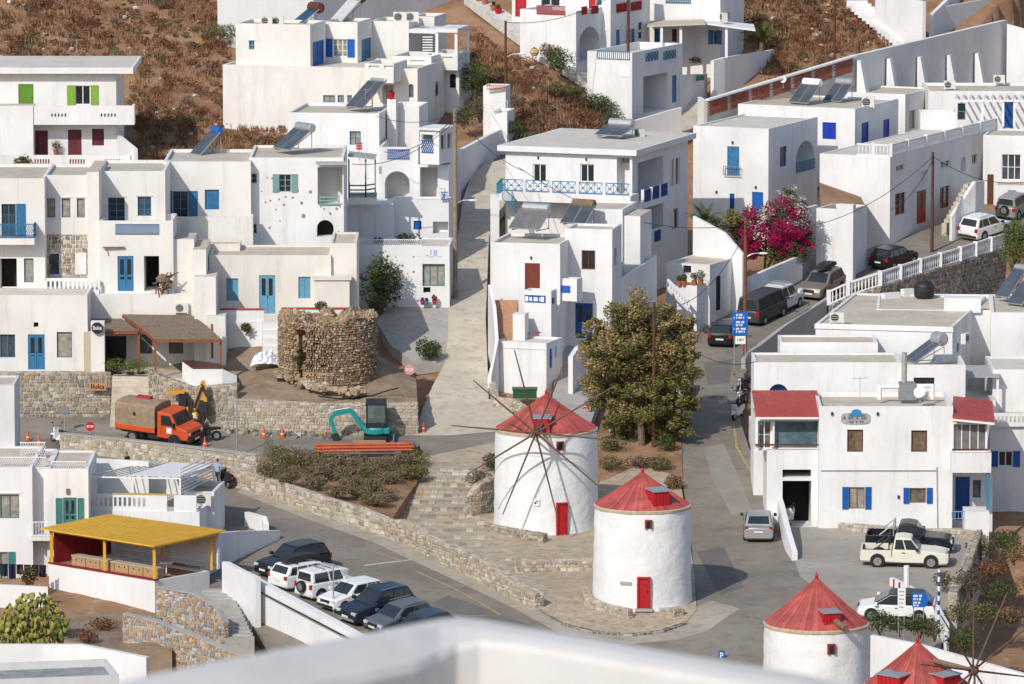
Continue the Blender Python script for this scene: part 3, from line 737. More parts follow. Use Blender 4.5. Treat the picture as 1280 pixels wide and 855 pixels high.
# ------------------------------------------------------------------ stone retaining walls
wall('retaining_wall','rubble retaining wall under the white corner house, wooden sign hung on its end',[(-30,466,524,375),(138,466,526,375)],.6,MORT,PAL_GREY,.30,proud=.06)
wall('retaining_wall','rubble terrace wall behind the orange truck, below the timber pergola',[(186,462,535,373.5),(200,470,536,373),(240,484,538,372.3),(296,480,541,371.6)],.5,MORT,PAL_GREY,.28)
wall('retaining_wall','pale rubble wall below the ruined tower, behind the small excavator',[(296,499,541,371.6),(400,505,543,371.2),(470,505,544,371),(522,504,543,371)],.5,MORT,PAL_PALE,.28)
wall('parapet_wall','long rubble parapet between the truck and the lower road',[(75,543,563),(186,554,580),(255,562,598),(320,570,618)],.45,MORT,PAL_PALE,.34,cap=.07)
wall('retaining_wall','low pale stone wall holding the heather bed above the lower road',[(320,594,618),(345,601,627),(380,613,639),(417,625,651),(450,635,661),(488,651,675)],.4,MORT,PAL_PALE,.36)
wall('retaining_wall','stepped rubble wall along the lower road below the stone stairs',[(488,650,675),(520,655,688),(524,668,690),(580,690,720),(600,698,730),(640,727,750),(668,742,762)],.6,MORT,PAL_PALE,.28,proud=.07)
wall('terrace_wall','low rubble wall at the foot of the spoked windmill',[(604,655,660),(640,662,674),(678,668,681)],.5,MORT,PAL_GREY,.26)
wall('terrace_wall','low rubble wall stepping down between two windmills',[(645,700,718),(690,700,716),(742,699,716)],.5,MORT,PAL_PALE,.28)
wall('bench_wall','low stone bench wall curving round the windmill that has papers on its door',[(727,735,744),(732,748,760),(755,757,768),(784,762,776)],.45,MORT,PAL_PALE,.26)
wall('bench_wall','short stone bench between the papered red door and the asphalt road',[(825,762,774),(842,761,774),(855,760,771)],.45,MORT,PAL_PALE,.26)
wall('kerb','dark stone kerb edging the paving of the windmill at the road bend',[(672,763,765),(700,779,782),(740,789,793),(790,793,797),(830,788,792),(858,778,782)],.2,CONC,PAL_DARK,.35,cat='kerb',proud=.03)
wall('rubble_wall','rough stone wall between the broad stone stairs and the spoked windmill',[(588,622,648),(600,606,646),(619,596,640)],.5,MORT,PAL_GREY,.28)
wall('retaining_wall','shaded stone wall holding up the parking yard beside the gully',[(1196,741,772),(1212,708,745),(1226,664,705)],.5,MORT,PAL_GREY,.3)
wall('low_wall','pale stone wall at the back of the parking yard under the shuttered house',[(1048,655,664),(1120,659,670)],.4,MORT,PAL_PALE,.3)
wall('low_wall','pale stone wall behind the pickups at the end of the yard',[(1165,662,672),(1226,664,676)],.4,MORT,PAL_PALE,.3)
wall('retaining_wall','dark basalt retaining wall below the white road balustrade',[(1036,382,408),(1060,371,410),(1100,358,408),(1150,342,392),(1200,327,375),(1257,309,350)],.5,MORT,PAL_DARK,.34,down=3.0)
# concrete road edge parapet going down from the balustrade
wall('road_parapet','bare grey render wall sloping beside the parked cars',[(932,448,462),(940,440,455),(985,405,432),(1040,370,404)],.3,plaster('grey render',(.40,.39,.38),amount=.6),down=3)
wall('garden_wall','white garden wall below the bougainvillea along the road',[(938,347,385),(960,337,376),(1003,319,350)],.3,WHITE2)

# ------------------------------------------------------------------ stone stairs
st=empty('stone_stairs',G(560,640),'broad pale stone stairs climbing from the lower road to the excavator','stairs')
rows_=[(540,588,596),(545,592,604),(533,600,612),(526,607,618),(520,614,622),(500,620,619),(506,628,612),(512,637,606),(516,646,601),(525,655,606),(536,664,610),(547,673,616),(556,682,620)]
for k,(xa,y,xb) in enumerate(rows_):
    A,B=G(xa,y+3),G(xb,y+3);mb=MB();d=B-A;L=d.length;q=Vector((-d.y,d.x,0)).normalized();z0=min(zt(A.x,A.y),zt(B.x,B.y))
    nst=max(3,int(L/.42));u=0
    for j in range(nst):
        q_=random.uniform(.85,1.1);c=tuple(x*q_ for x in random.choice(PAL_PALE));p=A.lerp(B,(j+.02)/nst);e=d/nst*.95
        mb.box(Vector((p.x,p.y,zt(p.x,p.y)-.25)),Vector((e.x,e.y,0)),q*(.8+random.uniform(-.08,.08)),Vector((0,0,.25+.17+random.uniform(-.02,.02))),0,c)
    mb.build('step',STONE,st)
sr=empty('stone_steps',G(655,712),'short flight of stone steps between the terraces below the spoked windmill','stairs')
for (xa,xb,y) in ((612,650,700),(622,650,708),(632,655,716)):
    A,B=G(xa,y+3),G(xb,y+3);mb=MB();d=B-A
    for j in range(4):p=A.lerp(B,j/4);mb.box(Vector((p.x,p.y,zt(p.x,p.y)-.2)),d/4*.95,(0,.45,0),(0,0,.4),0,random.choice(PAL_PALE))
    mb.build('step',STONE,sr)

# ------------------------------------------------------------------ windmills
def mill(label,px,py,rb_px,top_py,tip_py,Y=None,hatches=(),door=None,wins=(),z0=None,plinth=True):
    Yf=Y or Yr(px,py);s=F/Yf;rb=rb_px/s*1.0
    c=at(px,py,Yf)+Vector((0,rb,0));base=c.z if z0 is None else z0
    ztop=at(px,top_py,Yf+.1).z;rt=rb*.965
    root=empty('windmill',(c.x,c.y,base),label,'windmill','round white windmills with red cone roofs')
    mb=MB();N=72;i0=len(mb.v);prof=[-.6,0,.25,.8]+[(ztop-base)*k/10 for k in range(2,11)]
    def rad(z,t):
        k=max(0,z/(ztop-base));r=rb*1.0+(rt-rb)*k+(.10*max(0,1-z/.9)** 2 if z<.9 else 0)
        return r+.05*mnoise.noise(Vector((math.cos(t)*2.2,math.sin(t)*2.2,z*.9+px)))+.03*mnoise.noise(Vector((math.cos(t)*7,math.sin(t)*7,z*3+px)))
    prof2=[-4.5]+list(np.linspace(0,ztop-base,26))
    for z in prof2:
        for j in range(N):t=2*PI*j/N;r=rad(z,t);mb.v.append((c.x+r*math.cos(t),c.y+r*math.sin(t),base+z))
    for a in range(len(prof2)-1):
        for j in range(N):mb.f.append((a*N+j,a*N+(j+1)% N,(a+1)*N+(j+1)% N,(a+1)*N+j));mb.m.append(0);mb.c.append(None)
    mb.build('tower',MILLW,root,smooth=True)
    rm=MB();rm.lathe((c.x,c.y,ztop),[(rt-.3,-.02),(rt+.05,0),(rt+.07,.12),(rt-.02,.17),(rt-.5,.2)],48);rm.build('timber_ring',mat('pale ring timber',(.50,.40,.28),.9,.25,5),root)
    # roof: overlapping sheet strips
    ze=ztop+.16;re=rt*.985;zt_=at(px,tip_py,Yf+rb).z;rf=MB();NS=44
    for k in range(NS):
        t0,t1=2*PI*k/NS,2*PI*(k+1)/NS;d=.012*(k % 2)+random.uniform(0,.012);rr=re+random.uniform(-.015,.02)
        def cp(t,f,o):return Vector((c.x+rr*(1-f)*math.cos(t),c.y+rr*(1-f)*math.sin(t),ze+(zt_-ze)*f-.06*math.sin(PI*f)+o))
        sh=random.uniform(.74,1.22);sh=(sh,sh*random.uniform(.92,1.12),sh*random.uniform(.92,1.12))
        for f0,f1 in ((0,.35),(.35,.7),(.7,.985)):rf.poly([cp(t0,f0,d),cp(t1,f0,d),cp(t1,f1,d),cp(t0,f1,d)],0,sh)
        rf.poly([cp(t0,0,d-.06),cp(t1,0,d-.06),cp(t1,0,d),cp(t0,0,d)])
        for f0,f1 in ((0,.35),(.35,.7),(.7,.97)):rf.bar(cp(t0,f0,.02),cp(t0,f1,.02),.028,.035)
    rf.build('roof',MILLRED,root)
    fi=MB();fi.lathe((c.x,c.y,zt_-.15),[(.13,0),(.13,.1),(.07,.16),(.10,.24),(.06,.32),(.02,.38),(.035,.42),(.0,.46)],10);fi.build('finial',RED,root)
    for (x0,x1,y0,y1,gx) in hatches:     # dormer hatches facing the side of column gx
        ang=math.atan2(-math.sqrt(max(.05,1-((gx-px)/rb_px)** 2)),(gx-px)/rb_px)
        o=Vector((math.cos(ang),math.sin(ang),0));q=Vector((-o.y,o.x,0));w=(x1-x0)/s/max(.35,abs(q.x));hh=(y1-y0)/s
        rr=re*.87;p=Vector((c.x,c.y,ze-.05))+o*rr;hm=MB()
        hm.box(p-q*w/2-o*1.0,q*w,o*1.0,Vector((0,0,hh)));ob=hm.build('hatch',RED,root)
        for j in range(5):hm2=MB();hm2.box(p-q*(w/2-w*(j+.1)/5),q*w*.16,o*.025,Vector((0,0,hh-.02)));hm2.build('board',RED,ob)
        cm=MB();cm.prism([p-q*(w/2+.05)-o*.95+Vector((0,0,hh+.1)),p+q*(w/2+.05)-o*.95+Vector((0,0,hh+.1)),p+q*(w/2+.06)+o*.1+Vector((0,0,hh+.005)),p-q*(w/2+.06)+o*.1+Vector((0,0,hh+.005))],(0,0,.05));cm.build('hatch_lid',GALV,ob)
    def on_wall(x,y):
        dx=(x-px)/rb_px;dx=max(-.97,min(.97,dx));ang=math.atan2(-math.sqrt(1-dx*dx),dx);o=Vector((math.cos(ang),math.sin(ang),0))
        return o,Vector((-o.y,o.x,0)),c+o*rb
    for (x0,y0,x1,y1,kind) in ([(*door,'door')] if door else [])+[(*w,'window') for w in wins]:
        o,q,p=on_wall((x0+x1)/2,(y0+y1)/2);w=(x1-x0)/s/max(.5,q.x);Yp=p.y
        za,zb=at(x0,y1,Yp).z,at(x0,y0,Yp).z
        r=rad(za-base,math.atan2(o.y,o.x));p=Vector((c.x,c.y,0))+o*(r+.015);dm=MB();Z=Vector((0,0,1));h=zb-za
        P=p-q*w/2+Z*za
        dm.box(P-o*.1,q*w,Z*h,o*.1)
        for e in (0,w-.09):dm.box(P+q*e,q*.09,Z*h,o*.12)
        dm.box(P+Z*(h-.09)+q*.09,q*(w-.18),Z*.09,o*.12)
        ob=dm.build(kind,RED if kind == 'door' else mat('dull red wood',(.20,.035,.03),.7),root)
        if kind == 'door':
            for k in range(4):b2=MB();b2.box(P+q*(.09+(w-.18)*k/4+.005)+o*.001,q*((w-.18)/4-.01),Z*(h-.1),o*.035);b2.build('plank',RED,ob)
            b3=MB();b3.box(P+q*w*.75+Z*h*.48+o*.04,q*.05,Z*.14,o*.05);b3.build('handle',DMETAL,ob)
            sm=MB();sm.box(P-q*.12-Z*.16-o*.2,q*(w+.24),Z*.15,o*.42);sm.build('doorstep',CONC,root)
        else:
            b2=MB();b2.box(P+q*.09+Z*.02+o*.001,q*(w-.18),Z*(h-.11),o*.05);b2.build('pane',GLASS,ob)
    return root,c,base,ztop,ze,zt_,s,on_wall
def sails(root,c,hub,axle_from,tips_n,length,a0,tilt=0.0,facing=None,skip=(),wood=SPAR,lens=None):
    """wind shaft and bare spars; hub world point, spars in the plane across the shaft"""
    d=(Vector(hub)-Vector(axle_from)).normalized();x=d.cross(Vector((0,0,1))).normalized();y=x.cross(d)
    mb=MB();mb.tube(axle_from,Vector(hub)+d*.25,.13,.11,10);mb.build('wind_shaft',TIMBER,root)
    mb=MB();mb.tube(Vector(hub)-d*.14,Vector(hub)+d*.16,.26,.22,10);mb.build('hub',SPAR,root)
    for k in range(tips_n):
        if k in skip:continue
        t=a0+2*PI*k/tips_n;L=length if lens is None else lens[k];e=x*math.cos(t)+y*math.sin(t);sp=MB()
        p=Vector(hub)+e*.1+d*(.05 if k % 2 else -.02);q=Vector(hub)+e*L+d*.1
        sp.tube(p,p.lerp(q,.5),.058,.05,7);sp.tube(p.lerp(q,.5),q,.05,.034,7);sp.build('spar',wood,root)
    # stay ropes from the shaft tip to every spar
    rp=MB();tip=Vector(hub)+d*.3
    for k in range(tips_n):
        if k in skip:continue
        t=a0+2*PI*k/tips_n;L=length if lens is None else lens[k];e=x*math.cos(t)+y*math.sin(t)
        rp.tube(tip,Vector(hub)+e*L*.8+d*.1,.009,n=4)
    rp.build('stay_rope',DMETAL,root)
r1=mill('tall white windmill with bare timber spars and a red door at its foot',683,671,67,547,492,hatches=((670,692,521,541,676),),door=(695,628,709,669),wins=((696,552,705,563),))
hub1=at(670,541,r1[1].y-4.9);sails(r1[0],r1[1],hub1,Vector((r1[1].x-.1,r1[1].y-1.2,hub1.z+.18)),10,5.1,R(4),lens=[4.9,4.7,5.0,4.8,5.2,5.2,5.5,5.2,5.2,4.7])
sg=MB();o_,q_,p_=r1[7](670,628);pz=at(670,628,p_.y).z;sg.box(p_-q_*.2+Vector((0,0,pz-0-p_.z))-Vector((0,0,.2)),q_*.4,Vector((0,0,.42)),o_*.03);sgo=sg.build('wall_plaque',WPAINT,r1[0],smooth=False)
sg=MB();b_=p_+Vector((0,0,pz-p_.z))+o_*.032;sg.box(b_-q_*.1-Vector((0,0,.10)),q_*.12,Vector((0,0,.14)),o_*.008);sg.box(b_+q_*.03+Vector((0,0,.02)),q_*.1,Vector((0,0,.1)),o_*.008);sg.build('emblem',BLUE,sgo)
r2=mill('plain white windmill without spars at the road bend, papers on its red door',804,767,63.5,643,590,hatches=((822,842,614,638,832),),door=(796,721,813,760),wins=((806,650,815,661),))
o_,q_,p_=r2[7](804,735);dz=at(804,729,p_.y).z
pm=MB();b_=Vector((p_.x,p_.y,dz))+o_*.07
for (x,z,w,h) in ((.02,0,.2,.26),(-.2,.02,.18,.14),(-.2,-.2,.17,.14)):pm.box(b_+q_*x+Vector((0,0,z)),q_*w,Vector((0,0,h)),o_*.006)
pm.build('pinned_notice',WPAINT,r2[0])
pm=MB();o_,q_,p_=r2[7](782,728);pm.box(Vector((p_.x,p_.y,at(782,731,p_.y).z))-q_*.33-o_*.01,q_*.66,Vector((0,0,.17)),o_*.035);pm.build('name_plate',GALV,r2[0])
r3=mill('white windmill with a stub of wind shaft, near the parked cars and road signs',1023,905,69,793,722,Y=307,hatches=((1035,1057,764,786,1044),),wins=((1034,805,1044,818),),z0=None)
mb=MB();hp=at(1040,776,r3[1].y-2.1);mb.tube(hp+Vector((-.1,.7,.1)),hp+Vector((.65,-1.0,-.22)),.17,.15,10);mb.build('wind_shaft',TIMBER,r3[0])
r4=mill('white windmill with timber spars spread beside the gully, only its roof showing',1150,985,70,872,802,Y=297,hatches=((1093,1120,842,862,1102),(1184,1208,840,860,1200)))
hub4=at(1217,838,r4[1].y-2.6);sails(r4[0],r4[1],hub4,Vector((r4[1].x+.8,r4[1].y-.8,hub4.z+.15)),10,4.3,R(12))

# ------------------------------------------------------------------ ruined tower
PAL_RUIN=[(.36,.25,.15),(.43,.31,.19),(.30,.20,.12),(.48,.38,.26),(.25,.17,.105),(.40,.27,.155),(.55,.47,.36)]
rc=at(408,484,373.6)+Vector((0,2.9,0));rr_=2.95
ruin=empty('ruined_tower',(rc.x,rc.y,rc.z),'roofless ruined round tower of brown rubble stones with a dark doorway','ruin')
zr=at(408,393,373.6).z-rc.z
def rtop(t):return zr*(.9+.2*mnoise.noise(Vector((math.cos(t)*2,math.sin(t)*2,4)))+.10*mnoise.noise(Vector((math.cos(t)*7,math.sin(t)*7,1))))
core=MB();N=120
def rin(t,f):
    """how far the broken face is set back at angle t and height share f"""
    if not .12<f<.80:return 0
    if -2.24+.05*math.sin(f*14)<t<-2.07+.04*math.sin(f*19):return .55
    return .16+.1*mnoise.noise(Vector((t*5,f*4,0))) if -2.04 <= t<-1.42 and .18<f<.72+.1*math.sin(t*9) else 0
ts=[-PI+2*PI*k/N for k in range(N+1)];LV=[-.6/zr,.1,.14,.2,.3,.4,.5,.6,.7,.78,.82,1.0]
P=lambda r,t,z:Vector((rc.x+r*math.cos(t),rc.y+r*math.sin(t),rc.z+z))
def rht(t):return rtop(t)
for t0,t1 in zip(ts,ts[1:]):
    tm=(t0+t1)/2;h0,h1=rht(t0),rht(t1)
    for f0,f1 in zip(LV,LV[1:]):
        g=lambda t,f,h:f*zr if f<1 else h
        ra,rb_=rr_-rin(tm,(f0+f1)/2),0
        core.poly([P(ra,t0,g(t0,f0,h0)),P(ra,t1,g(t1,f0,h1)),P(ra,t1,g(t1,f1,h1)),P(ra,t0,g(t0,f1,h0))])
        if ra<rr_:core.poly([P(ra,t0,f0*zr),P(rr_,t0,f0*zr),P(rr_,t1,f0*zr),P(ra,t1,f0*zr)]);core.poly([P(ra,t0,f1*zr),P(ra,t1,f1*zr),P(rr_,t1,f1*zr),P(rr_,t0,f1*zr)]);core.poly([P(ra,t0,f0*zr),P(ra,t0,f1*zr),P(rr_,t0,f1*zr),P(rr_,t0,f0*zr)]);core.poly([P(ra,t1,f0*zr),P(rr_,t1,f0*zr),P(rr_,t1,f1*zr),P(ra,t1,f1*zr)])
    core.poly([P(rr_-1.1,t1,-.6),P(rr_-1.1,t0,-.6),P(rr_-1.1,t0,h0),P(rr_-1.1,t1,h1)]);core.poly([P(rr_,t0,h0),P(rr_,t1,h1),P(rr_-1.1,t1,h1),P(rr_-1.1,t0,h0)])
core.build('core',mat('earth mortar',(.36,.25,.15),.95,.3,4),ruin)
sb=MB();Lc=2*PI*rr_
def rpos(u,v,o):t=-PI+u/rr_;r=rr_-rin(t,(v-.3)/zr)+o;return Vector((rc.x+r*math.cos(t),rc.y+r*math.sin(t),rc.z+v-.3))
def rh(u):return rtop(-PI+u/rr_)+.3
stones(sb,Lc,rh,rpos,.2,PAL_RUIN,.17)
stones(sb,Lc,lambda u:1.0,lambda u,v,o:Vector((rc.x+(rr_-v)*math.cos(-PI+u/rr_),rc.y+(rr_-v)*math.sin(-PI+u/rr_),rc.z+rh(u)-.3+o*1.3)),.22,PAL_RUIN,.1)
rq=rr_-1.1;Li=2*PI*rq
stones(sb,Li,lambda u:rh(u*rr_/rq),lambda u,v,o:Vector((rc.x+(rq-o)*math.cos(-PI+u/rq),rc.y+(rq-o)*math.sin(-PI+u/rq),rc.z+v-.3)),.36,PAL_WARM,.1)
tag(sb.build('stone_facing',STONE,ruin),kind='stuff')
def rubble(name,label,pts,n,size,pal,cat='rubble',kind='stuff',zoff=0.0,Yfun=None):
    mb=MB()
    for _ in range(n):
        a,b=random.choice(pts),random.choice(pts);t=random.random();px=a[0]+(b[0]-a[0])*t+random.gauss(0,4);py=a[1]+(b[1]-a[1])*t+random.gauss(0,2)
        p=G(px,py) if Yfun is None else at(px,py,Yfun(px,py));s=size*random.uniform(.4,1.3);q_=random.uniform(.75,1.15);c=tuple(x*q_ for x in random.choice(pal))
        k=len(mb.v);mb.ball(p+Vector((0,0,s*.25+zoff)),(s*random.uniform(.5,.8),s*random.uniform(.5,.8),s*random.uniform(.35,.55)),6,0,c)
        for i in range(k,len(mb.v)):x,y,z=mb.v[i];mb.v[i]=(x+random.uniform(-.12,.12)*s,y+random.uniform(-.12,.12)*s,z+random.uniform(-.1,.1)*s)
    mb.usecol=True;o=mb.build(name,STONE)
    return tag(o,label,cat,kind=kind)
rubble('rubble_stones','fallen stones at the foot of the ruined tower',[(352,470),(380,478),(400,488),(450,492)],90,.38,PAL_WARM,Yfun=lambda x,y:373.0-(y-484)*.12)
rubble('dug_up_rubble','dark heap of broken asphalt and earth along the trench',[(262,532),(300,541),(340,544),(410,545)],170,.34,PAL_GREY+PAL_DARK)
rubble('spoil_heap','heap of broken stone beside the yellow digger arm',[(258,528),(272,524),(285,530)],90,.42,PAL_GREY,zoff=.25)
# ================================================================== things that repeat on houses
def solar(label,px,py,Y,yaw=50,w=2.0,l=1.9,tilt=38,panels=2,tank=None,glass=None,r=.27,tl=.8):
    yaw=R(yaw);u=Vector((math.cos(yaw),-math.sin(yaw),0));b=Vector((math.sin(yaw),math.cos(yaw),0));Z=Vector((0,0,1));o=at(px,py,Y)
    root=empty('solar_water_heater',o,label,'water heater','solar water heaters on the flat roofs')
    sl_=b*math.cos(R(tilt))+Z*math.sin(R(tilt));nn=sl_.cross(u).normalized()
    if nn.z<0:nn=-nn
    o=o+Z*.12
    for k in range(panels):
        pw=w/panels;p=o-u*(w/2)+u*(k*pw+.02)
        mb=MB();mb.box(p,u*(pw-.04),sl_*l,nn*.07);po=mb.build('collector',GALV,root)
        mb=MB();mb.box(p+u*.03+sl_*.04+nn*.0702,u*(pw-.1),sl_*(l-.08),nn*.012);mb.build('glass',glass or SOLAR,po)
    top=o+b*(l*math.cos(R(tilt))+.12)+Z*(l*math.sin(R(tilt))+.12)
    tb=MB();L=w*tl;a,c=top-u*L/2,top+u*L/2
    tb.tube(a,c,r,n=16);tb.tube(a-u*.06,a,r*.7,r,16);tb.tube(c,c+u*.06,r,r*.7,16);tb.build('tank',tank or GALV,root,smooth=False)
    sb=MB();zb=o.z-.12
    for e in (-.38,.38):
        p=top+u*w*e;sb.bar(p-Z*r,Vector((p.x,p.y,zb)),.05);q=o+u*w*e;sb.bar(Vector((q.x,q.y,zb+.05)),Vector((p.x,p.y,zb+.05)),.05);sb.bar(Vector((q.x,q.y,zb+.05)),p-Z*r,.04)
    sb.build('stand',GREYM,root)
    return root
def ac(label,px,py,Y,yaw=0,w=.85,h=.6,d=.32):
    yaw=R(yaw);u=Vector((math.cos(yaw),-math.sin(yaw),0));n=Vector((-math.sin(yaw),-math.cos(yaw),0));Z=Vector((0,0,1));o=at(px,py,Y)
    root=empty('air_conditioner',o,label,'air conditioner','air conditioner units on roofs and walls')
    mb=MB();mb.box(o-u*w/2-n*d,u*w,n*d,Z*h);mb.box(o-u*w/2-n*d-Z*.08,u*.08,n*d,Z*.078);mb.box(o+u*(w/2-.08)-n*d-Z*.08,u*.08,n*d,Z*.078);mb.build('casing',AC,root)
    mb=MB();c=o-u*w*.15+Z*h*.5;mb.tube(c,c+n*.02,h*.4,n=16);mb.build('fan_grille',DMETAL,root)
    for k in range(4):mb=MB();z=h*(.18+.2*k);mb.box(c-u*h*.36+Z*(z-h*.5)+n*.02,u*h*.72,n*.012,Z*.02);mb.build('grille_bar',AC,root)
    return root
def leaf_mesh(mb,c,rad,n,size,cols,rnd=random,flat=.5,shell=.55,up=0.0):
    """leaf-sized faces spread through an ellipsoid, denser near its outside"""
    c=Vector(c);rx,ry,rz=rad if hasattr(rad,'__len__') else (rad,)*3
    for _ in range(n):
        while True:
            d=Vector((rnd.gauss(0,1),rnd.gauss(0,1),rnd.gauss(0,1)))
            if d.length>.01:break
        d.normalize();k=shell+(1-shell)*rnd.random()** .6;k *= rnd.uniform(.85,1.08)
        p=c+Vector((d.x*rx*k,d.y*ry*k,d.z*rz*k))
        a=Vector((rnd.gauss(0,1),rnd.gauss(0,1),rnd.gauss(0,flat)+up)).normalized();b=a.cross(d+Vector((rnd.gauss(0,.5),rnd.gauss(0,.5),rnd.gauss(0,.5)))).normalized()
        s=size*rnd.uniform(.6,1.35);q=rnd.choice(cols);f=rnd.uniform(.75,1.25);cc=tuple(min(1,x*f) for x in q)
        mb.poly([p-a*s,p-b*s*.45,p+a*s,p+b*s*.45],0,cc)
LEAF=None
def leafmat():
    global LEAF
    if LEAF:return LEAF
    m,nt,b=nodes_mat('leaf');a=nt.nodes.new('ShaderNodeAttribute');a.attribute_name='Col';nt.links.new(a.outputs['Color'],b.inputs['Base Color'])
    b.inputs['Roughness'].default_value=.6;b.inputs['Specular IOR Level'].default_value=.25
    tr=nt.nodes.new('ShaderNodeBsdfTranslucent');nt.links.new(a.outputs['Color'],tr.inputs['Color']);mx=nt.nodes.new('ShaderNodeMixShader');mx.inputs[0].default_value=.25
    nt.links.new(b.outputs[0],mx.inputs[1]);nt.links.new(tr.outputs[0],mx.inputs[2]);nt.links.new(mx.outputs[0],nt.nodes['Material Output'].inputs[0]);LEAF=m;return m
GRN=[(.07,.10,.03),(.10,.13,.04),(.05,.08,.025),(.12,.14,.05),(.085,.10,.035)]
OLV=[(.13,.13,.05),(.16,.14,.06),(.10,.10,.04),(.18,.15,.08)]
BRN=[(.20,.13,.06),(.25,.16,.075),(.16,.10,.045),(.29,.20,.10),(.14,.09,.04)]
HTH=[(.15,.10,.06),(.19,.12,.10),(.12,.10,.05),(.21,.15,.14),(.16,.12,.055),(.10,.09,.04)]
RSTB=[(.20,.085,.035),(.25,.11,.045),(.16,.065,.03),(.22,.12,.06)]
def bush(name,label,p,r,h,cols,n=500,size=.09,cat='shrub',lobes=4,group=None,stem=True,parent=None):
    p=Vector(p);root=empty(name,p,label,cat,group) if parent is None else parent
    mb=MB()
    for k in range(lobes):
        a=random.uniform(0,2*PI);q=random.uniform(.15,.5)*r if lobes>1 else 0
        leaf_mesh(mb,p+Vector((q*math.cos(a),q*math.sin(a),h*random.uniform(.42,.62))),(r*random.uniform(.55,.8),r*random.uniform(.55,.8),h*random.uniform(.36,.5)),n // lobes,size,cols)
    mb.build('foliage',leafmat(),root)
    if stem:
        mb=MB()
        for k in range(4):a=random.uniform(0,2*PI);mb.tube(p-Vector((0,0,.1)),p+Vector((math.cos(a)*r*.4,math.sin(a)*r*.4,h*.55)),.04*max(.5,h),.015,5)
        mb.build('stem',BARK,root)
    return root
def pot(label,px,py,Y=None,m=TERRA,r=.2,h=.35,plant=.35,cols=GRN,name='potted_plant',urn=False):
    p=at(px,py,Y) if Y else G(px,py)
    root=empty(name,p,label,'potted plant','potted plants');mb=MB()
    pr=[(0,0),(r*.6,0),(r*1.1,h*.45),(r*.95,h*.8),(r*.6,h*.95),(r*.75,h)] if urn else [(0,0),(r*.7,0),(r,h),(r*1.08,h),(r*1.08,h*1.05),(r*.9,h*1.05),(r*.85,h*.9),(0,h*.9)]
    mb.lathe(p,pr,14);mb.build('pot',m,root,smooth=False)
    mb=MB();leaf_mesh(mb,p+Vector((0,0,h+plant*.5)),(plant*.55,plant*.55,plant*.6),int(160+200*plant),.06,cols,shell=.3);mb.build('foliage',leafmat(),root)
    return root
def sheet_roof(parent,back,front,m,th=.05,name='canopy',ribs=0,rm=None):
    """sloping sheet between two edges given as (px,py,Y) pairs; ribs run down the slope"""
    b0,b1=[at(*p) for p in back];f0,f1=[at(*p) for p in front];mb=MB();mb.prism([f0,f1,b1,b0],(0,0,th))
    for k in range(ribs+1 if ribs else 0):
        t=k/ribs;p,q=f0.lerp(f1,t),b0.lerp(b1,t);mb.bar(p+Vector((0,0,th+.012)),q+Vector((0,0,th+.012)),.045,.03)
    return mb.build(name,m,parent)
def post(parent,px,y0,y1,Y,m=WPAINT,w=.12,name='post',Yb=None):
    a,b=at(px,y1,Y),at(px,y0,Y);mb=MB();mb.bar(Vector((b.x,b.y,a.z)),b,w);return mb.build(name,m,parent)
def lamp_arm(parent,p,d,L=.8):
    mb=MB();p=Vector(p);d=Vector(d).normalized();mb.tube(p,p+Vector((0,0,.25))+d*L*.5,.03,n=6);mb.tube(p+Vector((0,0,.25))+d*L*.5,p+Vector((0,0,.3))+d*L,.03,n=6);o=mb.build('lamp_arm',GALV,parent)
    mb=MB();mb.ball(p+Vector((0,0,.28))+d*(L+.2),(.32,.14,.08),8);mb.build('lamp_head',WPAINT,parent)
def vdots(h,b,face,pts,m=BROWN,r=.05):
    """small fittings on a facade: exterior lamps, pipe ends"""
    for (x,y) in pts:
        O,a,n,L=h.frame(b,face);u,z=h.pix(b,face,x,y);mb=MB();p=Vector((O.x,O.y,0))+a*u+Vector((0,0,z));mb.box(p-a*r-Vector((0,0,r*1.5))-n*.01,a*2*r,Vector((0,0,3*r)),n*.12);mb.build('wall_lamp',m,h.root)
def antenna(label,px,py,Y,h=1.6):
    p=at(px,py,Y);root=empty('tv_antenna',p,label,'antenna','antennas on roofs');mb=MB();mb.tube(p,p+Vector((0,0,h)),.018,n=5);mb.build('mast',GALV,root)
    mb=MB();t=p+Vector((0,0,h*.92));mb.tube(t-Vector((.45,.2,0)),t+Vector((.45,.2,0)),.012,n=4)
    for k in range(5):c=t+Vector((-.4+.2*k,(-.4+.2*k)*.44,0));mb.tube(c-Vector((.08,-.2,0)),c+Vector((.08,-.2,0)),.009,n=4)
    mb.build('dipole_array',GALV,root);return root
def dish(label,px,py,Y,r=.4):
    p=at(px,py,Y);root=empty('satellite_dish',p,label,'satellite dish');mb=MB();mb.tube(p,p+Vector((0,0,.5)),.03,n=6);mb.build('mount',GALV,root)
    mb=MB();c=p+Vector((0,-.1,.6));N=16;ax=Vector((-.35,-.8,.45)).normalized();x=ax.cross(Vector((0,0,1))).normalized();y=x.cross(ax)
    prev=None
    rings=[[c+(x*math.cos(2*PI*k/N)+y*math.sin(2*PI*k/N))*r*q+ax*.16*r*2*q*q for k in range(N)] for q in (.05,.5,1)]
    i=len(mb.v)
    for rg in rings:mb.v +=[tuple(v) for v in rg]
    for a in range(2):
        for k in range(N):mb.f.append((i+a*N+k,i+a*N+(k+1)% N,i+(a+1)*N+(k+1)% N,i+(a+1)*N+k));mb.m.append(0);mb.c.append(None)
    mb.build('reflector',WPAINT,root);mb=MB();mb.tube(c,c+ax*r*.9,.015,n=5);mb.build('feed_arm',GREYM,root);return root
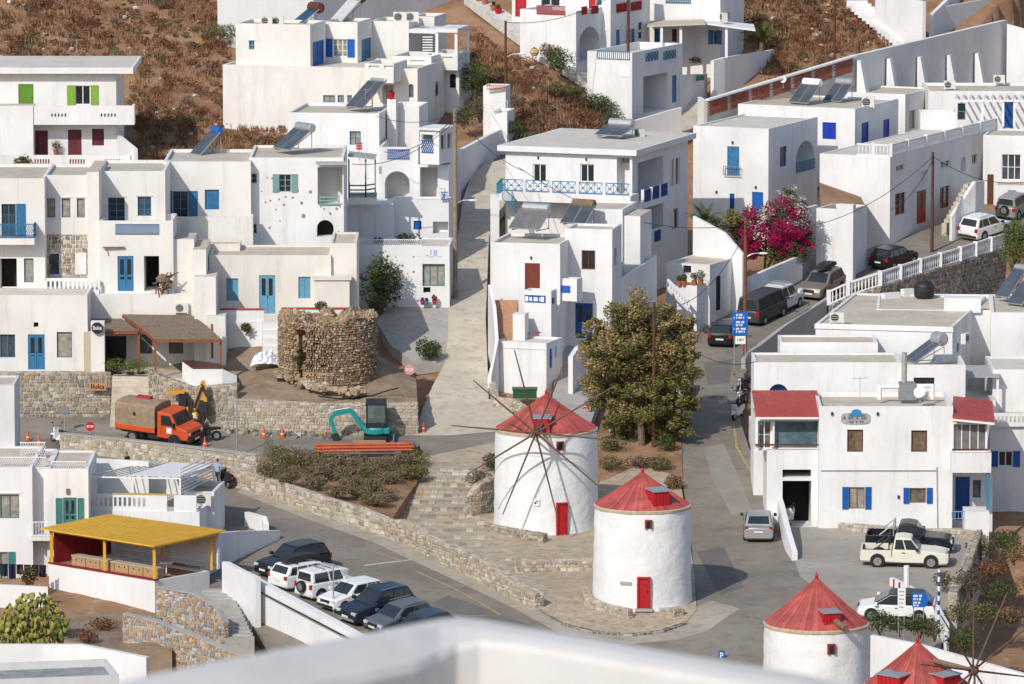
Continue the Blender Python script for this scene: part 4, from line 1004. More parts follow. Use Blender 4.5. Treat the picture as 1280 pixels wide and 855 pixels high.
# ================================================================== HOUSES, LEFT SIDE
# ---- house with lime green shutters below the hillside
h=House('two storey white house with lime green shutters and plum doors under the bare hill',427)
b=h.box(-40,146,91,207,d=8.5,par=0,roof=ROOF2);h.slab(b,0,.42,.5,right=1.25,front=.75,m=WHITE2,ov_roof=ROOF2)
h.window(b,'f',94,107,113,131,WPAINT,2,1,'open',GREEN,sw=.55);h.door(b,'f',23,105,42,140,DGREEN)
bl=h.box(-40,42,132,207,d=1.45,Y=425.5,par=.0,noback=True);bal=h.box(-40,168,132,156,d=1.3,Y=425.6,par=1.0,ext=False,noback=True,roof=ROOF2)
for x0 in (64,126,3):
    for k in range(5 if x0>10 else 3):h.hole(bal,'f',x0+k*4.2,142,x0+k*4.2+2,146,.1,h.midx(BROWN))
h.door(b,'f',44,163,60,195,PURP,leaves=1);h.door(b,'f',85,162,102,195,PURP,leaves=2);h.window(b,'f',115,161,130,182,PURP,shut='closed',sm=PURP)
pp=h.box(-40,163,194,209,d=2.0,Y=423.6,par=.9,noback=True)
for x0 in (43,87,131):
    for k in range(6):h.hole(pp,'f',x0+k*3.4,199,x0+k*3.4+2,205,.12,h.midx(TERRA))
h.finish();antenna('bent television antenna on the roof of the green shuttered house',96,66,433,1.0)
pot('small olive bush in a pot between the plum doors',70,194,426.6,TERRA,.2,.35,.7,OLV);bush('agave_plant','grey green agave on the wall below the plum doors',at(25,214,423),.8,1.1,OLV,160,.16,cat='plant')
wall('garden_wall','low white wall with rounded ends beside the green shuttered house',[(146,168,200,427),(168,186,209,423)],.25,WHITE2)
solar('single panel solar heater with a blue ended tank by the bare hill',244,196,396,55,1.3,2.1,42,1,BLUE3,r=.28,tl=.5)
# ---- house at the very top behind
h=House('white house with a long plain shaded side wall behind the stepped blue shuttered house',455,35,GREYW)
h.box(272,392,-25,40,xs=575,par=.3);h.finish()
# ---- stepped house with strong blue shutters
h=House('large stepped white house with strong blue shutters and a columned porch',436,14,WARMW)
lo=h.box(279,522,86,168,xs=556,par=.12,roof=ROOF2)
b1=h.box(295,388,31,92,Y=438.5,xs=407,ext=False);b2=h.box(405,447,28,92,Y=442.3,xs=465,ext=False);b3=h.box(463,511,27,92,Y=445.6,xs=528,ext=False);b4=h.box(514,543,21,100,Y=449.0,xs=558,ext=True)
h.window(b1,'f',311,51,318,62,SKYB,2,2,lintel=True);h.door(b1,'r',391,51,405,84,BLUE3,leaves=2,louvre=True)
h.window(b2,'f',416,49,434,71,WPAINT,3,3,'open',BLUE3,pane=CURT,sw=.55);h.door(b2,'r',452,48,464,84,BLUE2,leaves=2,louvre=True)
for (x0,x1) in ((404,419),(422,430),(434,440)):h.window(lo,'f',x0,119,x1,128,BLUE2,2,1,pane=CURT)
h.window(lo,'f',511,105,517,122,BLUE2,1,2,arch=True);h.window(lo,'r',544,101,549,120,BLUE2,1,2,arch=True);h.niche(lo,'f',478,106,492,135,1.2)
ba=h.box(456,492,80,104,Y=434.2,xs=509,par=.8,ext=False);
for (x0,x1) in ((461,474),(480,491)):h.hole(ba,'f',x0,82,x1,86,.12,h.midx(GREYW))
bb=h.box(490,539,71,92,Y=440.6,d=4.2,par=.85,ext=False);h.hole(bb,'f',513,75,531,79,.12,h.midx(GREYW))
b5=h.box(552,574,86,165,Y=443.6,d=4,par=0);h.window(b5,'f',562,92,570,110,DARK,1,1,arch=True,pane=DARK)
bc=h.box(540,572,67,88,Y=442.8,xs=587,par=.85,ext=False)
h.hole(bc,'f',553,71,566,75,.12,h.midx(GREYW));h.hole(bc,'r',574,69,584,73,.12,h.midx(GREYW))
cn=h.box(545,572,36,41,Y=442.6,xs=587,par=0,ext=False,roof=WHITE2);cn2=h.box(511,545,37,42,Y=445,d=3,par=0,ext=False,roof=WHITE2)
h.door(b4,'f',516,46,520,72,BLUE2)
h.finish();post(h.root,570,41,70,442.9,w=.2);post(h.root,585,38,66,445.6,w=.18);post(h.root,546,41,70,443.5,w=.2)
mb=MB()
for k in range(8):p=at(528,47+3.3*k,444);mb.box(p,(.75,0,0),(0,.12,0),(0,0,.08))
mb.build('louvre_screen',WHITE2,h.root)
solar('solar heater with rusty casing and blue glass on the stepped blue shuttered house',372,31,443,60,1.6,1.7,35,1,BROWN,mat('blue collector glass',(.02,.07,.13),.2,.3,1),r=.4)
solar('solar heater with a pale collector beside the blue glass one',420,29,446,55,1.6,2.4,42,1,BROWN,mat('pale collector back',(.55,.55,.53),.5),r=.4)
ac('air conditioner on the blue shuttered house roof, next to the solar heaters',500,27,446,5,1.0,.7);ac('air conditioner on the blue shuttered house roof, next to the columned porch',515,27,446,5,1.0,.7)
ac('small air conditioner on the roof corner above the little window',333,31,441,5);ac('small air conditioner behind the roof corner beside the solar heater',347,31,441.5,5)
# ---- middle house with grey collector
h=House('white cube house with a small blue window and a dark collector on its roof',409,8)
a3=h.box(360,474,142,215,d=7.0,par=.18);a3b=h.box(488,524,134,200,d=4,Y=412.5,par=.35);ch=h.box(484,495,124,200,d=.7,Y=411.6,par=0)
h.window(a3,'f',437,164,451,181,BLUE2,2,2,pane=CURT);h.finish()
solar('long dark collector without tank on the cube house roof',443,137,412,50,1.9,2.6,40,2,GALV,r=.12)
pot('red pot on the chimney pillar of the cube house',489,124,411.8,RED,.25,.45,.2,GRN)
antenna('tall antenna on the cube house roof corner',457,141,412,1.7);antenna('second antenna beside the dark collector',466,141,413,1.6)
sg=at(449,189,404);sgr=empty('direction_board',sg,'small red brown stacked sign board on a thin post','sign');mb=MB();mb.tube(sg-Vector((0,0,.6)),sg+Vector((0,0,.5)),.03,n=6);mb.build('post',GALV,sgr)
for k in range(3):mb=MB();mb.box(sg+Vector((-.2,-.04,.1+.17*k)),(.4,0,0),(0,.03,0),(0,0,.14));mb.build('board',CORAL,sgr)
# ---- arched house by the lane
h=House('white house with a wide arched loggia and blue lattice parapet by the lane',406,4)
a5=h.box(474,523,184,305,d=7,par=.8);h.niche(a5,'f',481,214,512,250,2.0,True)
O,a,n,L=h.frame(a5,'f');r_=h.rect(a5,'f',484,186.5,512,199);A=Vector((O.x,O.y,r_[1]))+a*r_[0]+n*.03;railing(h.root,A,A+a*(r_[2]-r_[0]),r_[3]-r_[1],BLUE3,'fine',name='lattice_panel')
v=h.box(525,549,163,206,Y=404,xs=567,yaw=22,par=0,ext=False);h.slab(v,0,.12,.2,m=WHITE2);h.window(v,'f',527,168,541,176,WPAINT,1,1);h.window(v,'r',551,168,557,187,WPAINT,1,1);h.window(v,'r',559,166,565,186,WPAINT,1,1)
r_=h.rect(v,'f',527,175,542,191,clamp=False);O,a,n,L=h.frame(v,'f');A=Vector((O.x,O.y,r_[1]))+a*r_[0]+n*.03;railing(h.root,A,A+a*(r_[2]-r_[0]),r_[3]-r_[1],BLUE3,'fine',name='lattice_panel')
lw=h.box(523,561,206,310,d=5,Y=405.6,par=.0);h.niche(lw,'f',525,209,547,249,2.0)
ls=h.box(490,561,250,310,d=2.0,Y=402.6,par=.1,roof=WHITE2);h.window(ls,'f',517,276,527,287,BLUE3,shut='closed',sm=BLUE3);h.niche(ls,'f',541,277,560,292,.8)
pil=h.box(549,556,236,252,d=.4,Y=402.6,par=0,ext=False)
h.finish();railing(h.root,at(551,250,402.4),at(560,250,402.4),.55,BLUE3,'fine')
# ---- long white house with pitted wall and sage shutters
h=House('long white house with pitted plaster, sage green shutters and a low arch',390.5)
a4=h.box(312,430,197,335,d=8,par=.15)
h.window(a4,'f',349,218,364,240,SAGE,2,3,'open',SAGE,sw=.40);h.niche(a4,'f',397,209,428,256,2.2);h.niche(a4,'f',396,275,417,296,1.2,True,DARK);h.window(a4,'f',314,217,321,229,SAGE,1,2);h.window(a4,'f',314,280,321,292,SAGE,1,2)
for (x,y,r) in ((372,238,.13),(388,240,.16),(357,246,.1),(366,247,.12),(377,254,.14),(338,251,.1),(349,249,.09),(332,253,.1),(345,262,.09),(413,267,.13),(421,261,.12),(379,270,.2),(355,256,.12),(337,285,.11),(334,222,.08),(405,261,.1),(350,276,.07),(340,223,.09),(423,290,.1),(327,239,.07)):
    O,a,n,L=h.frame(a4,'f');u_,z_=h.pix(a4,'f',x,y);mb=MB();c=Vector((O.x,O.y,z_))+a*u_-n*.005;N=7
    ring=[c+(a*math.cos(2*PI*k/N)+Vector((0,0,1))*math.sin(2*PI*k/N))*r*random.uniform(.75,1.15) for k in range(N)];q=c+n*.03
    mb.add(ring+[q],[(k,(k+1)% N,N) for k in range(N)],0);mb.build('exposed_stone',mat('exposed stone',(.30,.245,.18),.95,.3,6),h.root)
bk=h.box(435,470,247,255,d=3.2,Y=397.6,par=0,ext=False);bw=h.box(428,492,256,335,d=4,Y=400.8,par=.0,roof=WHITE2)
h.finish()
sheet_roof(h.root,((396,199,391.5),(432,199,391.5)),((395,206,389.6),(433,206,389.6)),mat('grey corrugated sheet',(.46,.45,.43),.6,.15,5),.06,ribs=14)
sheet_roof(h.root,((437,190,400.7),(471,194,400.7)),((435,196,397.4),(469,200,397.4)),mat('grey corrugated sheet',(.46,.45,.43),.6),.06,ribs=14)
railing(h.root,at(400,258,390.4),at(424,258,390.4),.75,SAGE,'rails')
for x in (436,457,469):post(h.root,x,199,247,397.8,SAGE,.1)
railing(h.root,at(437,247,397.7),at(457,247,397.7),1.0,SEAG,'rails');railing(h.root,at(457,247,397.7),at(469,245,399),1.0,SEAG,'rails')
solar('two panel solar heater with a steel tank on the pitted wall house',352,189,394,55,2.1,2.1,36,2,GALV,r=.3)
mb=MB()
# ---- shop by the lane
h=House('low white shop with lattice parapet and sea green shop window by the lane',394.6,2)
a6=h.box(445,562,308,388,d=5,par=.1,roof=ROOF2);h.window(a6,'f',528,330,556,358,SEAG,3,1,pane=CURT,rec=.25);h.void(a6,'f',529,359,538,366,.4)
O,a,n,L=h.frame(a6,'f');Z=Vector((0,0,1));h.finish()
A=Vector((O.x,O.y,a6.z1))+a*.1-n*.1;railing(h.root,A,A+a*4.2,.45,WHITE2,'fine',name='lattice_parapet')
q=h.rect(a6,'f',531,314,552,322);mb=MB();P0=Vector((O.x,O.y,0))+n*.012
for k in range(14):t0,t1=k/14,(k+1)/14;z=lambda t:q[1]+.1+.06*math.sin(t*4*PI);mb.bar(P0+a*(q[0]+(q[2]-q[0])*t0)+Z*z(t0),P0+a*(q[0]+(q[2]-q[0])*t1)+Z*z(t1),.02,.035)
mb.build('wave_emblem',mat('faded blue lettering',(.35,.45,.62),.8),h.root)
text_part(h.root,'- --',P0+a*(q[0]+.35)+Z*(q[1]+.2),a,n,.45,.3,MATS['faded blue lettering'])
for k,(x,c) in enumerate(((528,mat('magenta pot',(.45,.03,.16),.5)),(533,TEAL),(543,mat('magenta pot',(.45,.03,.16),.5)))):
    pot(('small magenta pot without flowers by the shop wall','teal pot by the shop wall','magenta pot with a red flowering plant by the shop wall')[k],x,381,394.2,c,.16,.28,.18 if k<2 else .35,GRN if k<2 else [(.35,.08,.03),(.1,.12,.04)])
for (x,y,r) in ((495,321,.07),(503,332,.13),(517,340,.11),(482,314,.07),(517,321,.08),(470,345,.1)):
    u_,z_=h.pix(a6,'f',x,y);c=Vector((O.x,O.y,z_))+a*u_-n*.005;mb=MB();N=7
    mb.add([c+(a*math.cos(2*PI*k/N)+Z*math.sin(2*PI*k/N))*r*random.uniform(.75,1.15) for k in range(N)]+[c+n*.03],[(k,(k+1)% N,N) for k in range(N)],0);mb.build('exposed_stone',MATS['exposed stone'],h.root)
bush('hedge_plant','green shrub trailing over the lattice parapet of the shop',at(512,307,397.5),.9,.9,GRN,400,.09);bush('hedge_plant','small dark shrub behind the lattice above the olive',at(473,307,397.5),.5,.6,GRN,200,.08)
bush('olive_tree','dark green olive growing against the shop wall',G(477,392),1.35,4.0,GRN,2600,.11,'tree',7);bush('clipped_shrub','rounded dense shrub on the low white wall by the patio',at(470,392,390.5),.85,1.2,OLV+GRN,1100,.06,lobes=3)

# ---- stacked houses with sea blue windows
h=House('stacked white corner houses with sea blue windows above the rubble wall',380,0,WARMW)
l1=h.box(-40,57,223,372,d=9,par=.2);h.window(l1,'f',2,255,20,297,BLUE2,2,3,'right',BLUE2,sw=.58);h.void(l1,'f',0,323,21,368,1.4);h.window(l1,'f',30,323,42,353,BLUE2,1,1,pane=CURT)
sl1=h.box(-40,43,298,306,d=1.1,Y=378.9,par=0,ext=False,roof=WHITE2)
l2=h.box(56,112,219,372,d=7,Y=381.6,par=.2)
for (x0,x1) in ((59,69),(77,88),(96,106)):h.window(l2,'f',x0,248,x1,272,BLUE2,1,1,pane=CURT,lintel=True)
h.window(l2,'f',61,317,74,343,BLUE,1,1)
l3p=h.box(110,125,215,372,d=7,Y=380.7,par=0)
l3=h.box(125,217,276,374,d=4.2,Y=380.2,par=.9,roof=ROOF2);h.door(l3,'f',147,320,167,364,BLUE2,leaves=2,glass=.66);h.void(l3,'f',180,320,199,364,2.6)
l3u=h.box(122,207,214,310,d=7,Y=383.6,par=.2);h.window(l3u,'f',135,247,156,280,BLUE2,2,4,lintel=True);h.window(l3u,'f',172,246,189,270,BLUE2,2,3,lintel=True)
l4=h.box(205,314,202,312,d=8,Y=389.6,par=.2);h.window(l4,'f',216,239,235,272,BLUE2,2,3,'open',BLUE2,sw=.6);h.window(l4,'f',256,237,274,262,BLUE2,shut='closed',sm=BLUE2)
l4p=h.box(217,316,271,310,d=1.6,Y=388.0,par=.8,roof=ROOF2,noback=True)
h.box(216,243,299,372,d=3.5,Y=380.6,par=0,roof=ROOF);h.box(241,258,312,376,d=5.5,Y=379.4,par=0,roof=ROOF);h.box(243,270,346,404,d=3,Y=378.2,par=0,roof=ROOF2);h.box(258,282,395,432,d=2.5,Y=377.6,par=0,roof=ROOF2)
h.finish()
A=at(-40,297.5,378.95);B=at(42.5,297.5,378.95);railing(h.root,A,B,.9,BLUE2,'fine');railing(h.root,B,B+Vector((0,1.0,0)),.9,BLUE2,'fine')
railing(h.root,at(58,367,379.8),at(124,367,379.8),.98,WHITE2,'slots',12,'balustrade')
O,a,n,L=h.frame(l3,'f');q=h.rect(l3,'f',144,280,199,293);A=Vector((O.x,O.y,q[1]))+a*q[0]+n*.02;railing(h.root,A,A+a*(q[2]-q[0]),q[3]-q[1],BLUE2,'fine',name='lattice_panel')
O,a,n,L=h.frame(l2,'f');q=h.rect(l2,'f',57.5,293,110,348);sbm=MB()
stones(sbm,q[2]-q[0],lambda u:q[3]-q[1],lambda u,v,o:Vector((O.x,O.y,q[1]+v))+a*(q[0]+u)+n*(o+.012),.3,PAL_WARM+PAL_GREY,.04)
# keep the little window free of stones
def free_of(mb,rects):
    keep=[i for i,f in enumerate(mb.f) if not any(all(r[0]<mb.v[k][0]<r[1] and r[2]<mb.v[k][2]<r[3] for k in f[:1]) for r in rects)]
    mb.f=[mb.f[i] for i in keep];mb.m=[mb.m[i] for i in keep];mb.c=[mb.c[i] for i in keep]
w1=h.rect(l2,'f',60,316,75,344);free_of(sbm,[((O+a*w1[0]).x-.05,(O+a*w1[2]).x+.05,w1[1]-.05,w1[3]+.05)])
tag(sbm.build('stone_cladding',STONE,h.root),kind='stuff')
mb=MB();q=h.rect(l2,'f',94,316,108,343);mb.box(Vector((O.x,O.y,q[1]))+a*q[0]+n*.02,a*(q[2]-q[0]),(0,0,q[3]-q[1]),n*.06);mb.build('meter_cabinet',WHITE2,h.root)
O,a,n,L=h.frame(l3,'f');q=h.rect(l3,'f',129,309,156,312);mb=MB();mb.bar(Vector((O.x,O.y,q[3]))+a*q[0]+n*.2,Vector((O.x,O.y,q[3]))+a*q[2]+n*.12,.1);mb.bar(Vector((O.x,O.y,q[3]))+a*(q[0]+.2)+n*.15,Vector((O.x,O.y,q[3]-.55))+a*(q[0]+.35)+n*.04,.03);mb.build('rolled_awning',TIMBER,h.root)
mb=MB();c=at(206,364,379.6)
for k in range(46):p=c+Vector((random.gauss(0,.28),random.gauss(0,.2),abs(random.gauss(.35,.28))));mb.tube(p,p+Vector((random.gauss(0,.3),random.gauss(0,.2),random.gauss(0,.25))),.045,n=5)
mb.ball(c+Vector((-.1,0,.75)),(.45,.35,.35),10);tag(mb.build('firewood_pile',TIMBER,None,c),'pile of firewood under a pale cover by the dark doorway','firewood',kind=None)
# ---- lower corner house on the rubble wall
h=House('low white house with small sea blue windows standing on the rubble wall',376,0,WARMW)
l7=h.box(-40,110,369,468,d=4.4,par=.05,roof=ROOF2);h.window(l7,'f',0,418,19,447,BLUE2,2,1);h.window(l7,'f',71,415,90,447,BLUE2,1,1,pane=CURT);h.door(l7,'f',35,418,56,462,BLUE2,leaves=2,glass=.6);h.void(l7,'f',42,403,48,409,.4)
l8=h.box(110,246,368,480,d=.7,Y=379.5,par=0,roof=WHITE2);h.void(l8,'f',130,418,157,474,1.0) if False else None
h.door(l8,'f',132,420,158,474,mat('near black paint',(.02,.022,.026),.5),leaves=2,glass=.5)
for (x0,x1,y0,y1) in ((175,190,418,442),(211,229,420,442)):h.window(l8,'f',x0,y0,x1,y1,mat('slate grey paint',(.10,.13,.15),.6),2,2)
pil=h.box(114,131,402,472,d=.6,Y=375.4,par=0,roof=WHITE2);sp=h.box(105,114,415,468,d=.4,Y=375.7,par=0,m=plaster('buff stone render',(.50,.42,.31),amount=.7))
h.finish()
ac('air conditioner on the white wall above the timber pergola',227,391,379.2)
# round black sign and hanging wooden sign
c=at(121.5,410,375.2);sgn=empty('round_sign',c,'round black restaurant sign on the white pillar','sign');mb=MB();mb.tube(c,c+Vector((0,-.06,0)),.36,n=28);mb.build('disc',mat('near black paint',(.02,.022,.026),.5),sgn);text_part(sgn,'Iluka',c+Vector((-.26,-.062,-.1)),Vector((1,0,0)),Vector((0,-1,0)),.54,.24,WPAINT,bold=.012)
c=at(112,488,374.55);sgn=empty('hanging_sign',c,'wooden sign with burnt dark letters hung on the rubble wall end','sign');mb=MB();mb.box(c,(1.02,0,0),(0,-.06,0),(0,0,.5));mb.build('board',mat('pale sign wood',(.48,.24,.11),.7,.25,6),sgn);text_part(sgn,'Iluka',c+Vector((.1,-.062,.1)),Vector((1,0,0)),Vector((0,-1,0)),.82,.32,mat('burnt letters',(.05,.015,.008),.8),bold=.015)
for e in (.15,.85):mb=MB();mb.bar(c+Vector((e,-.03,.5)),c+Vector((e,-.03,1.0)),.03);mb.build('hanger',DMETAL,sgn)
# restaurant terrace and steps
zter=at(230,470,375).z
tz=[at(138,470,375.2),at(296,470,373),at(296,470,380),at(110,470,380)]
for p in tz:p.z=zter
o_=patch_world('restaurant_terrace',[tz[0],tz[1],tz[2],tz[3]],LANE,.0,3.2,2.0,z=zter)
stp=empty('entrance_steps',at(160,500,374.6),'pale concrete steps climbing to the restaurant terrace beside the truck','stairs')
for k in range(9):
    p=at(139,524,373.6);w=2.4;z0=zt(p.x,p.y);mb=MB();mb.box(Vector((p.x,372.6+.3*k,z0-.3)),(w,0,0),(0,.3,0),(0,0,.3+(zter-z0)*(k+1)/9));mb.build('step',LANE,stp)
for k,(x,g) in enumerate(((137,.62),(147,.75),(163,.72),(176,.78))):pot(('clipped green bush in a black pot, first by the terrace steps','clipped green bush in a black pot, second by the terrace steps','clipped green bush in a black pot, third by the terrace steps','clipped green bush in a black pot beside the timber pergola post')[k],x,474-(k == 0)*2,375.6+.3*(k % 2),PLASTB,.24,.42,g*1.25,[(.16,.20,.04),(.12,.16,.035),(.2,.22,.06)])
# timber pergolas with reed roofs
pg=empty('timber_pergola',at(230,470,375),'large timber pergola with two reed roof panels on rust brown posts','pergola')
def reed(parent,back,front):
    b0,b1=[at(*p) for p in back];f0,f1=[at(*p) for p in front];n=26;mb=MB()
    for k in range(n):t0,t1=k/n,(k+.93)/n;z=Vector((0,0,random.uniform(0,.03)));mb.prism([b0.lerp(f0,t0)+z,b0.lerp(f0,t1)+z,b1.lerp(f1,t1)+z,b1.lerp(f1,t0)+z],(0,0,.04))
    mb.build('reed_panel',THATCH,parent)
    for (p,q) in ((f0,f1),(b0,b1),(b0,f0),(b1,f1)):m2=MB();m2.bar(p-Vector((0,0,.07)),q-Vector((0,0,.07)),.09,.14);m2.build('beam',RUST,parent)
reed(pg,((153,394,379.2),(240,395,379.2)),((174,408,376.6),(257,407,376.6)));reed(pg,((175,409,376.7),(258,408,376.5)),((194,425,373.9),(277,425,373.9)))
for (x,y0,y1,Y) in ((194,427,468,374.1),(173,409,470,376.6),(276,427,455,374.1),(265,405,448,376.4)):post(pg,x,y0,y1,Y,RUST,.14)
pg2=empty('timber_pergola',at(140,470,377),'small reed canopy over the restaurant doorway behind the round sign','pergola');reed(pg2,((112,399,379.2),(152,399,379.2)),((129,415,376.4),(172,414,376.4)))
wall('garden_wall','white terrace wall with brown coping beside the timber pergola',[(228,452,480,373.6),(240,461,486,372.7),(278,461,486,372.6),(296,470,490,373)],.3,WHITE2)
wb=MB();wb.prism([at(227,451.5,373.6),at(240,460,372.6),at(279,460,372.5),at(277,456,374.2),at(246,452,374.4)],(0,0,.06));tag(wb.build('counter_top',BROWN,None,at(240,460,372.6)),'brown coping slab on the white terrace wall by the pergola','coping')
# ---- cream house
h=House('low cream house with faded light blue door and closed shutters above the ruin',382,0,WARM)
l6=h.box(262,414,319,402,d=5.6,par=.12);l6r=h.box(413,446,304,400,d=6.2,Y=382.3,par=.12);l6b=h.box(393,437,350,402,d=1.3,Y=380.7,par=.0,roof=WARM)
l6l=h.box(250,300,305,330,d=2.2,Y=385.3,par=.1)
h.door(l6,'f',324,344,344,392,SKYB,leaves=2,glass=.55);h.window(l6,'f',283,348,298,376,SKYB,shut='closed',sm=SKYB);h.window(l6,'f',373,346,388,373,SKYB,shut='closed',sm=SKYB)
h.slab(l6b,0,.12,.12,m=WARM);h.finish()
for (x0,x1,y,Y,lb) in ((275,330,387,380.3,'low white parapet with a red coping on the pergola side of the cream house steps'),(352,442,386,380.0,'low white parapet with a red coping behind the ruined tower')):
    w_=wall('parapet_wall',lb,[(x0,y,y+16,Y),(x1,y,y+16,Y)],.2,WHITE2,down=1.5);m2=MB();p=at(x0,y,Y);q=at(x1,y,Y);m2.bar(p+Vector((0,.1,.02)),q+Vector((0,.1,.02)),.3,.09);m2.build('coping',CORAL,w_)
cst=empty('front_steps',at(340,420,379),'white steps below the light blue door of the cream house','stairs')
for k in range(8):p=at(330,430,377.2+.35*k);q=at(328,402,380.4);mb=MB();z0=zt(p.x,p.y);mb.box(Vector((p.x-.1,377.4+.35*k,z0-.2)),(1.15,0,0),(0,.35,0),(0,0,.2+max(.2,(q.z-z0-.8)*(k+1)/8+.8)));mb.build('step',WHITE,cst)
bush('garden_plant','green plant with a red flower on the red coped parapet',at(400,388,379.9),.55,.6,GRN+[(.3,.03,.02)],260,.08,cat='plant')
wall('terrace_wall','white terrace front below the cream house parapet',[(262,402,440,380.2),(328,402,440,380.2)],.3,WHITE);wall('terrace_wall','white terrace front behind the ruined tower',[(352,400,440,379.9),(446,400,440,379.9)],.3,WHITE)
bush('garden_plant','leafy plant against the white wall below the cream house',at(308,417,379.8),.45,.7,GRN,240,.1,cat='plant')
tb=MB();c0=at(331,459,376.2)
for k in range(22):
    for j in range(12):
        pass
N=16
grid=[[c0+Vector((-.9+1.9*i/N,.9*j/N,max(0,(.75+.25*mnoise.noise(Vector((i*.5,j*.6,3))))*math.sin(PI*min(1,(j+.6)/N*1.15))** .7*math.sin(PI*(i+.5)/(N+1))** .5*1.25))) for i in range(N+1)] for j in range(N+1)]
for j in range(N):
    for i in range(N):tb.poly([grid[j][i],grid[j][i+1],grid[j+1][i+1],grid[j+1][i]])
tag(tb.build('covered_heap',mat('silver tarpaulin',(.52,.54,.57),.35,.12,3,metal=.35,bump=.6,bscale=4),None,c0),'silver tarpaulin thrown over a heap beside the ruined tower','tarpaulin')
# ================================================================== HOUSES, CENTRE
# ---- balcony house with blue lattice railing
h=House('white house with a wide blue lattice balcony and shaded loggias by the lane',409,20)
b=h.box(632,790,194,330,xs=860,par=0);h.slab(b,0,.38,.45,m=WHITE2,ov_roof=ROOF2)
for (x0,x1) in ((666,683),(725,743)):h.window(b,'f',x0,205,x1,228,WPAINT,2,1,sill=True,fw=.08)
h.niche(b,'f',771,197,787,246,1.4);h.niche(b,'r',797,199,829,250,2.6);h.niche(b,'r',801,256,829,300,2.2);h.window(b,'r',838,198,850,232,WPAINT,2,1);h.window(b,'r',840,261,848,286,SKYB,1,1,pane=GLASS)
bs=h.box(622,788,245,257,d=1.7,Y=407.2,par=0,ext=False,roof=WHITE2);lp=h.box(801,832,288,310,yaw=20,d=.0+.4,Y=405,par=0,ext=False) if False else None
vdots(h,b,'f',((673,197),(733,199)),DMETAL,.05);h.finish()
O,a,n,L=h.frame(bs,'f');zb=bs.z1;N=5
for k in range(N):
    p=Vector((O.x,O.y,zb))+a*(L*k/N+.12)-n*.1;q=Vector((O.x,O.y,zb))+a*(L*(k+1)/N-.12)-n*.1
    railing(h.root,p,q,.82,BLUE2,'lattice',name='lattice_panel');m2=MB();m2.bar(q+a*.1,q+a*.1+Vector((0,0,.88)),.2);m2.build('balcony_post',WHITE2,h.root)
O,a,n,L=h.frame(b,'r');zz=[h.pix(b,'r',812,y)[1] for y in (246,300)]
m2=MB();m2.box(Vector((O.x,O.y,zz[0]-.45))-n*.3,a*6.2,n*1.0,Vector((0,0,.4)));m2.build('balcony_slab',WHITE2,h.root)
for k in range(3):p=Vector((O.x,O.y,zz[0]-.05))+a*(.5+1.8*k)+n*.62;railing(h.root,p,p+a*1.5,.85,BLUE,'fine',name='lattice_panel');m2=MB();m2.bar(p-a*.15,p-a*.15+Vector((0,0,.9)),.2);m2.build('balcony_post',WHITE2,h.root)
m2=MB();m2.box(Vector((O.x,O.y,zz[1]-.5))+a*1.5+n*.0,a*5.2,n*.16,Vector((0,0,1.2)));m2.build('loggia_parapet',WHITE2,h.root)
for k in range(2):p=Vector((O.x,O.y,zz[1]-.2))+a*(2.2+2*k)+n*.18;railing(h.root,p,p+a*1.3,.75,BLUE,'fine',name='lattice_panel')
# lane side stair with blue rails
fs=empty('stair_railing',at(628,262,405),'light blue stair railing at the lane corner of the lattice balcony house','railing');mm=[]
railing(fs,at(628,250,405),at(646,268,403.5),.9,TEAL,'bars');railing(fs,at(621,246,407),at(628,240,409),.9,TEAL,'bars')
wall('gate_pillar','white gate pillar at the lane corner',[(613,243,268,406),(624,243,268,406)],.5,WHITE2)
solar('solar heater with grey collector lying on the balcony house roof',760,172,416,30,2.2,1.9,18,2,GALV,r=.34)
ac('air conditioner turned sideways on the balcony house roof',797,172,418,60);
# ---- lower double house with brown door
h=House('white double house with a brown door, blue double door and two solar heaters',387,12)
c1=h.box(613,700,305,420,d=5.5,par=.18);c2=h.box(706,765,287,428,Y=389,xs=777,par=.15);c1b=h.box(613,765,268,300,d=4,Y=394.2,par=.12) if False else None
c3=h.box(722,778,262,330,d=5,Y=396,par=.12);c4=h.box(776,800,270,400,d=4,Y=396,par=.0)
h.door(c1,'f',656,329,675,364,mat('red brown door',(.17,.035,.018),.5,.15,4),leaves=1);h.window(c2,'f',727,313,744,337,BROWN,2,1,fw=.09);h.door(c2,'f',719,379,741,423,BLUE,leaves=2,glass=.55);h.window(c2,'r',768,310,771,332,SKYB,1,1)
bl=h.box(701,721,349,377,Y=386.9,xs=728,yaw=22,par=.85,ext=False,noback=False);mb_=h.box(655,689,364,420,Y=384.2,xs=696,yaw=18,par=.35,roof=ROOF2);h.window(mb_,'r',690,372,694,380,BLUE2,1,1)
hh=h.box(641,656,393,420,Y=382.8,d=1.2,par=0,roof=WHITE2);h.window(hh,'f',652,398,656,406,BLUE2,1,1) if False else None
vdots(h,c1,'f',((664,322),),DMETAL);h.finish()
O,a,n,L=h.frame(mb_,'f');q=h.rect(mb_,'f',656,369,682,378,clamp=False);P0=Vector((O.x,O.y,q[1]))+a*q[0]+n*.01;m2=MB();m2.box(P0,a*(q[2]-q[0]),(0,0,q[3]-q[1]),n*.03);sgp=m2.build('name_board',BLUE,h.root);text_part(sgp,'-- --- -',P0+a*.32+n*.03+Vector((0,0,.08)),a,n,.75,.26,WPAINT,bold=.01)
for e in (.04,1.1):m2=MB();m2.box(P0+a*e+n*.031+Vector((0,0,.06)),a*.2,(0,0,.32),n*.006);m2.build('emblem',WPAINT,sgp)
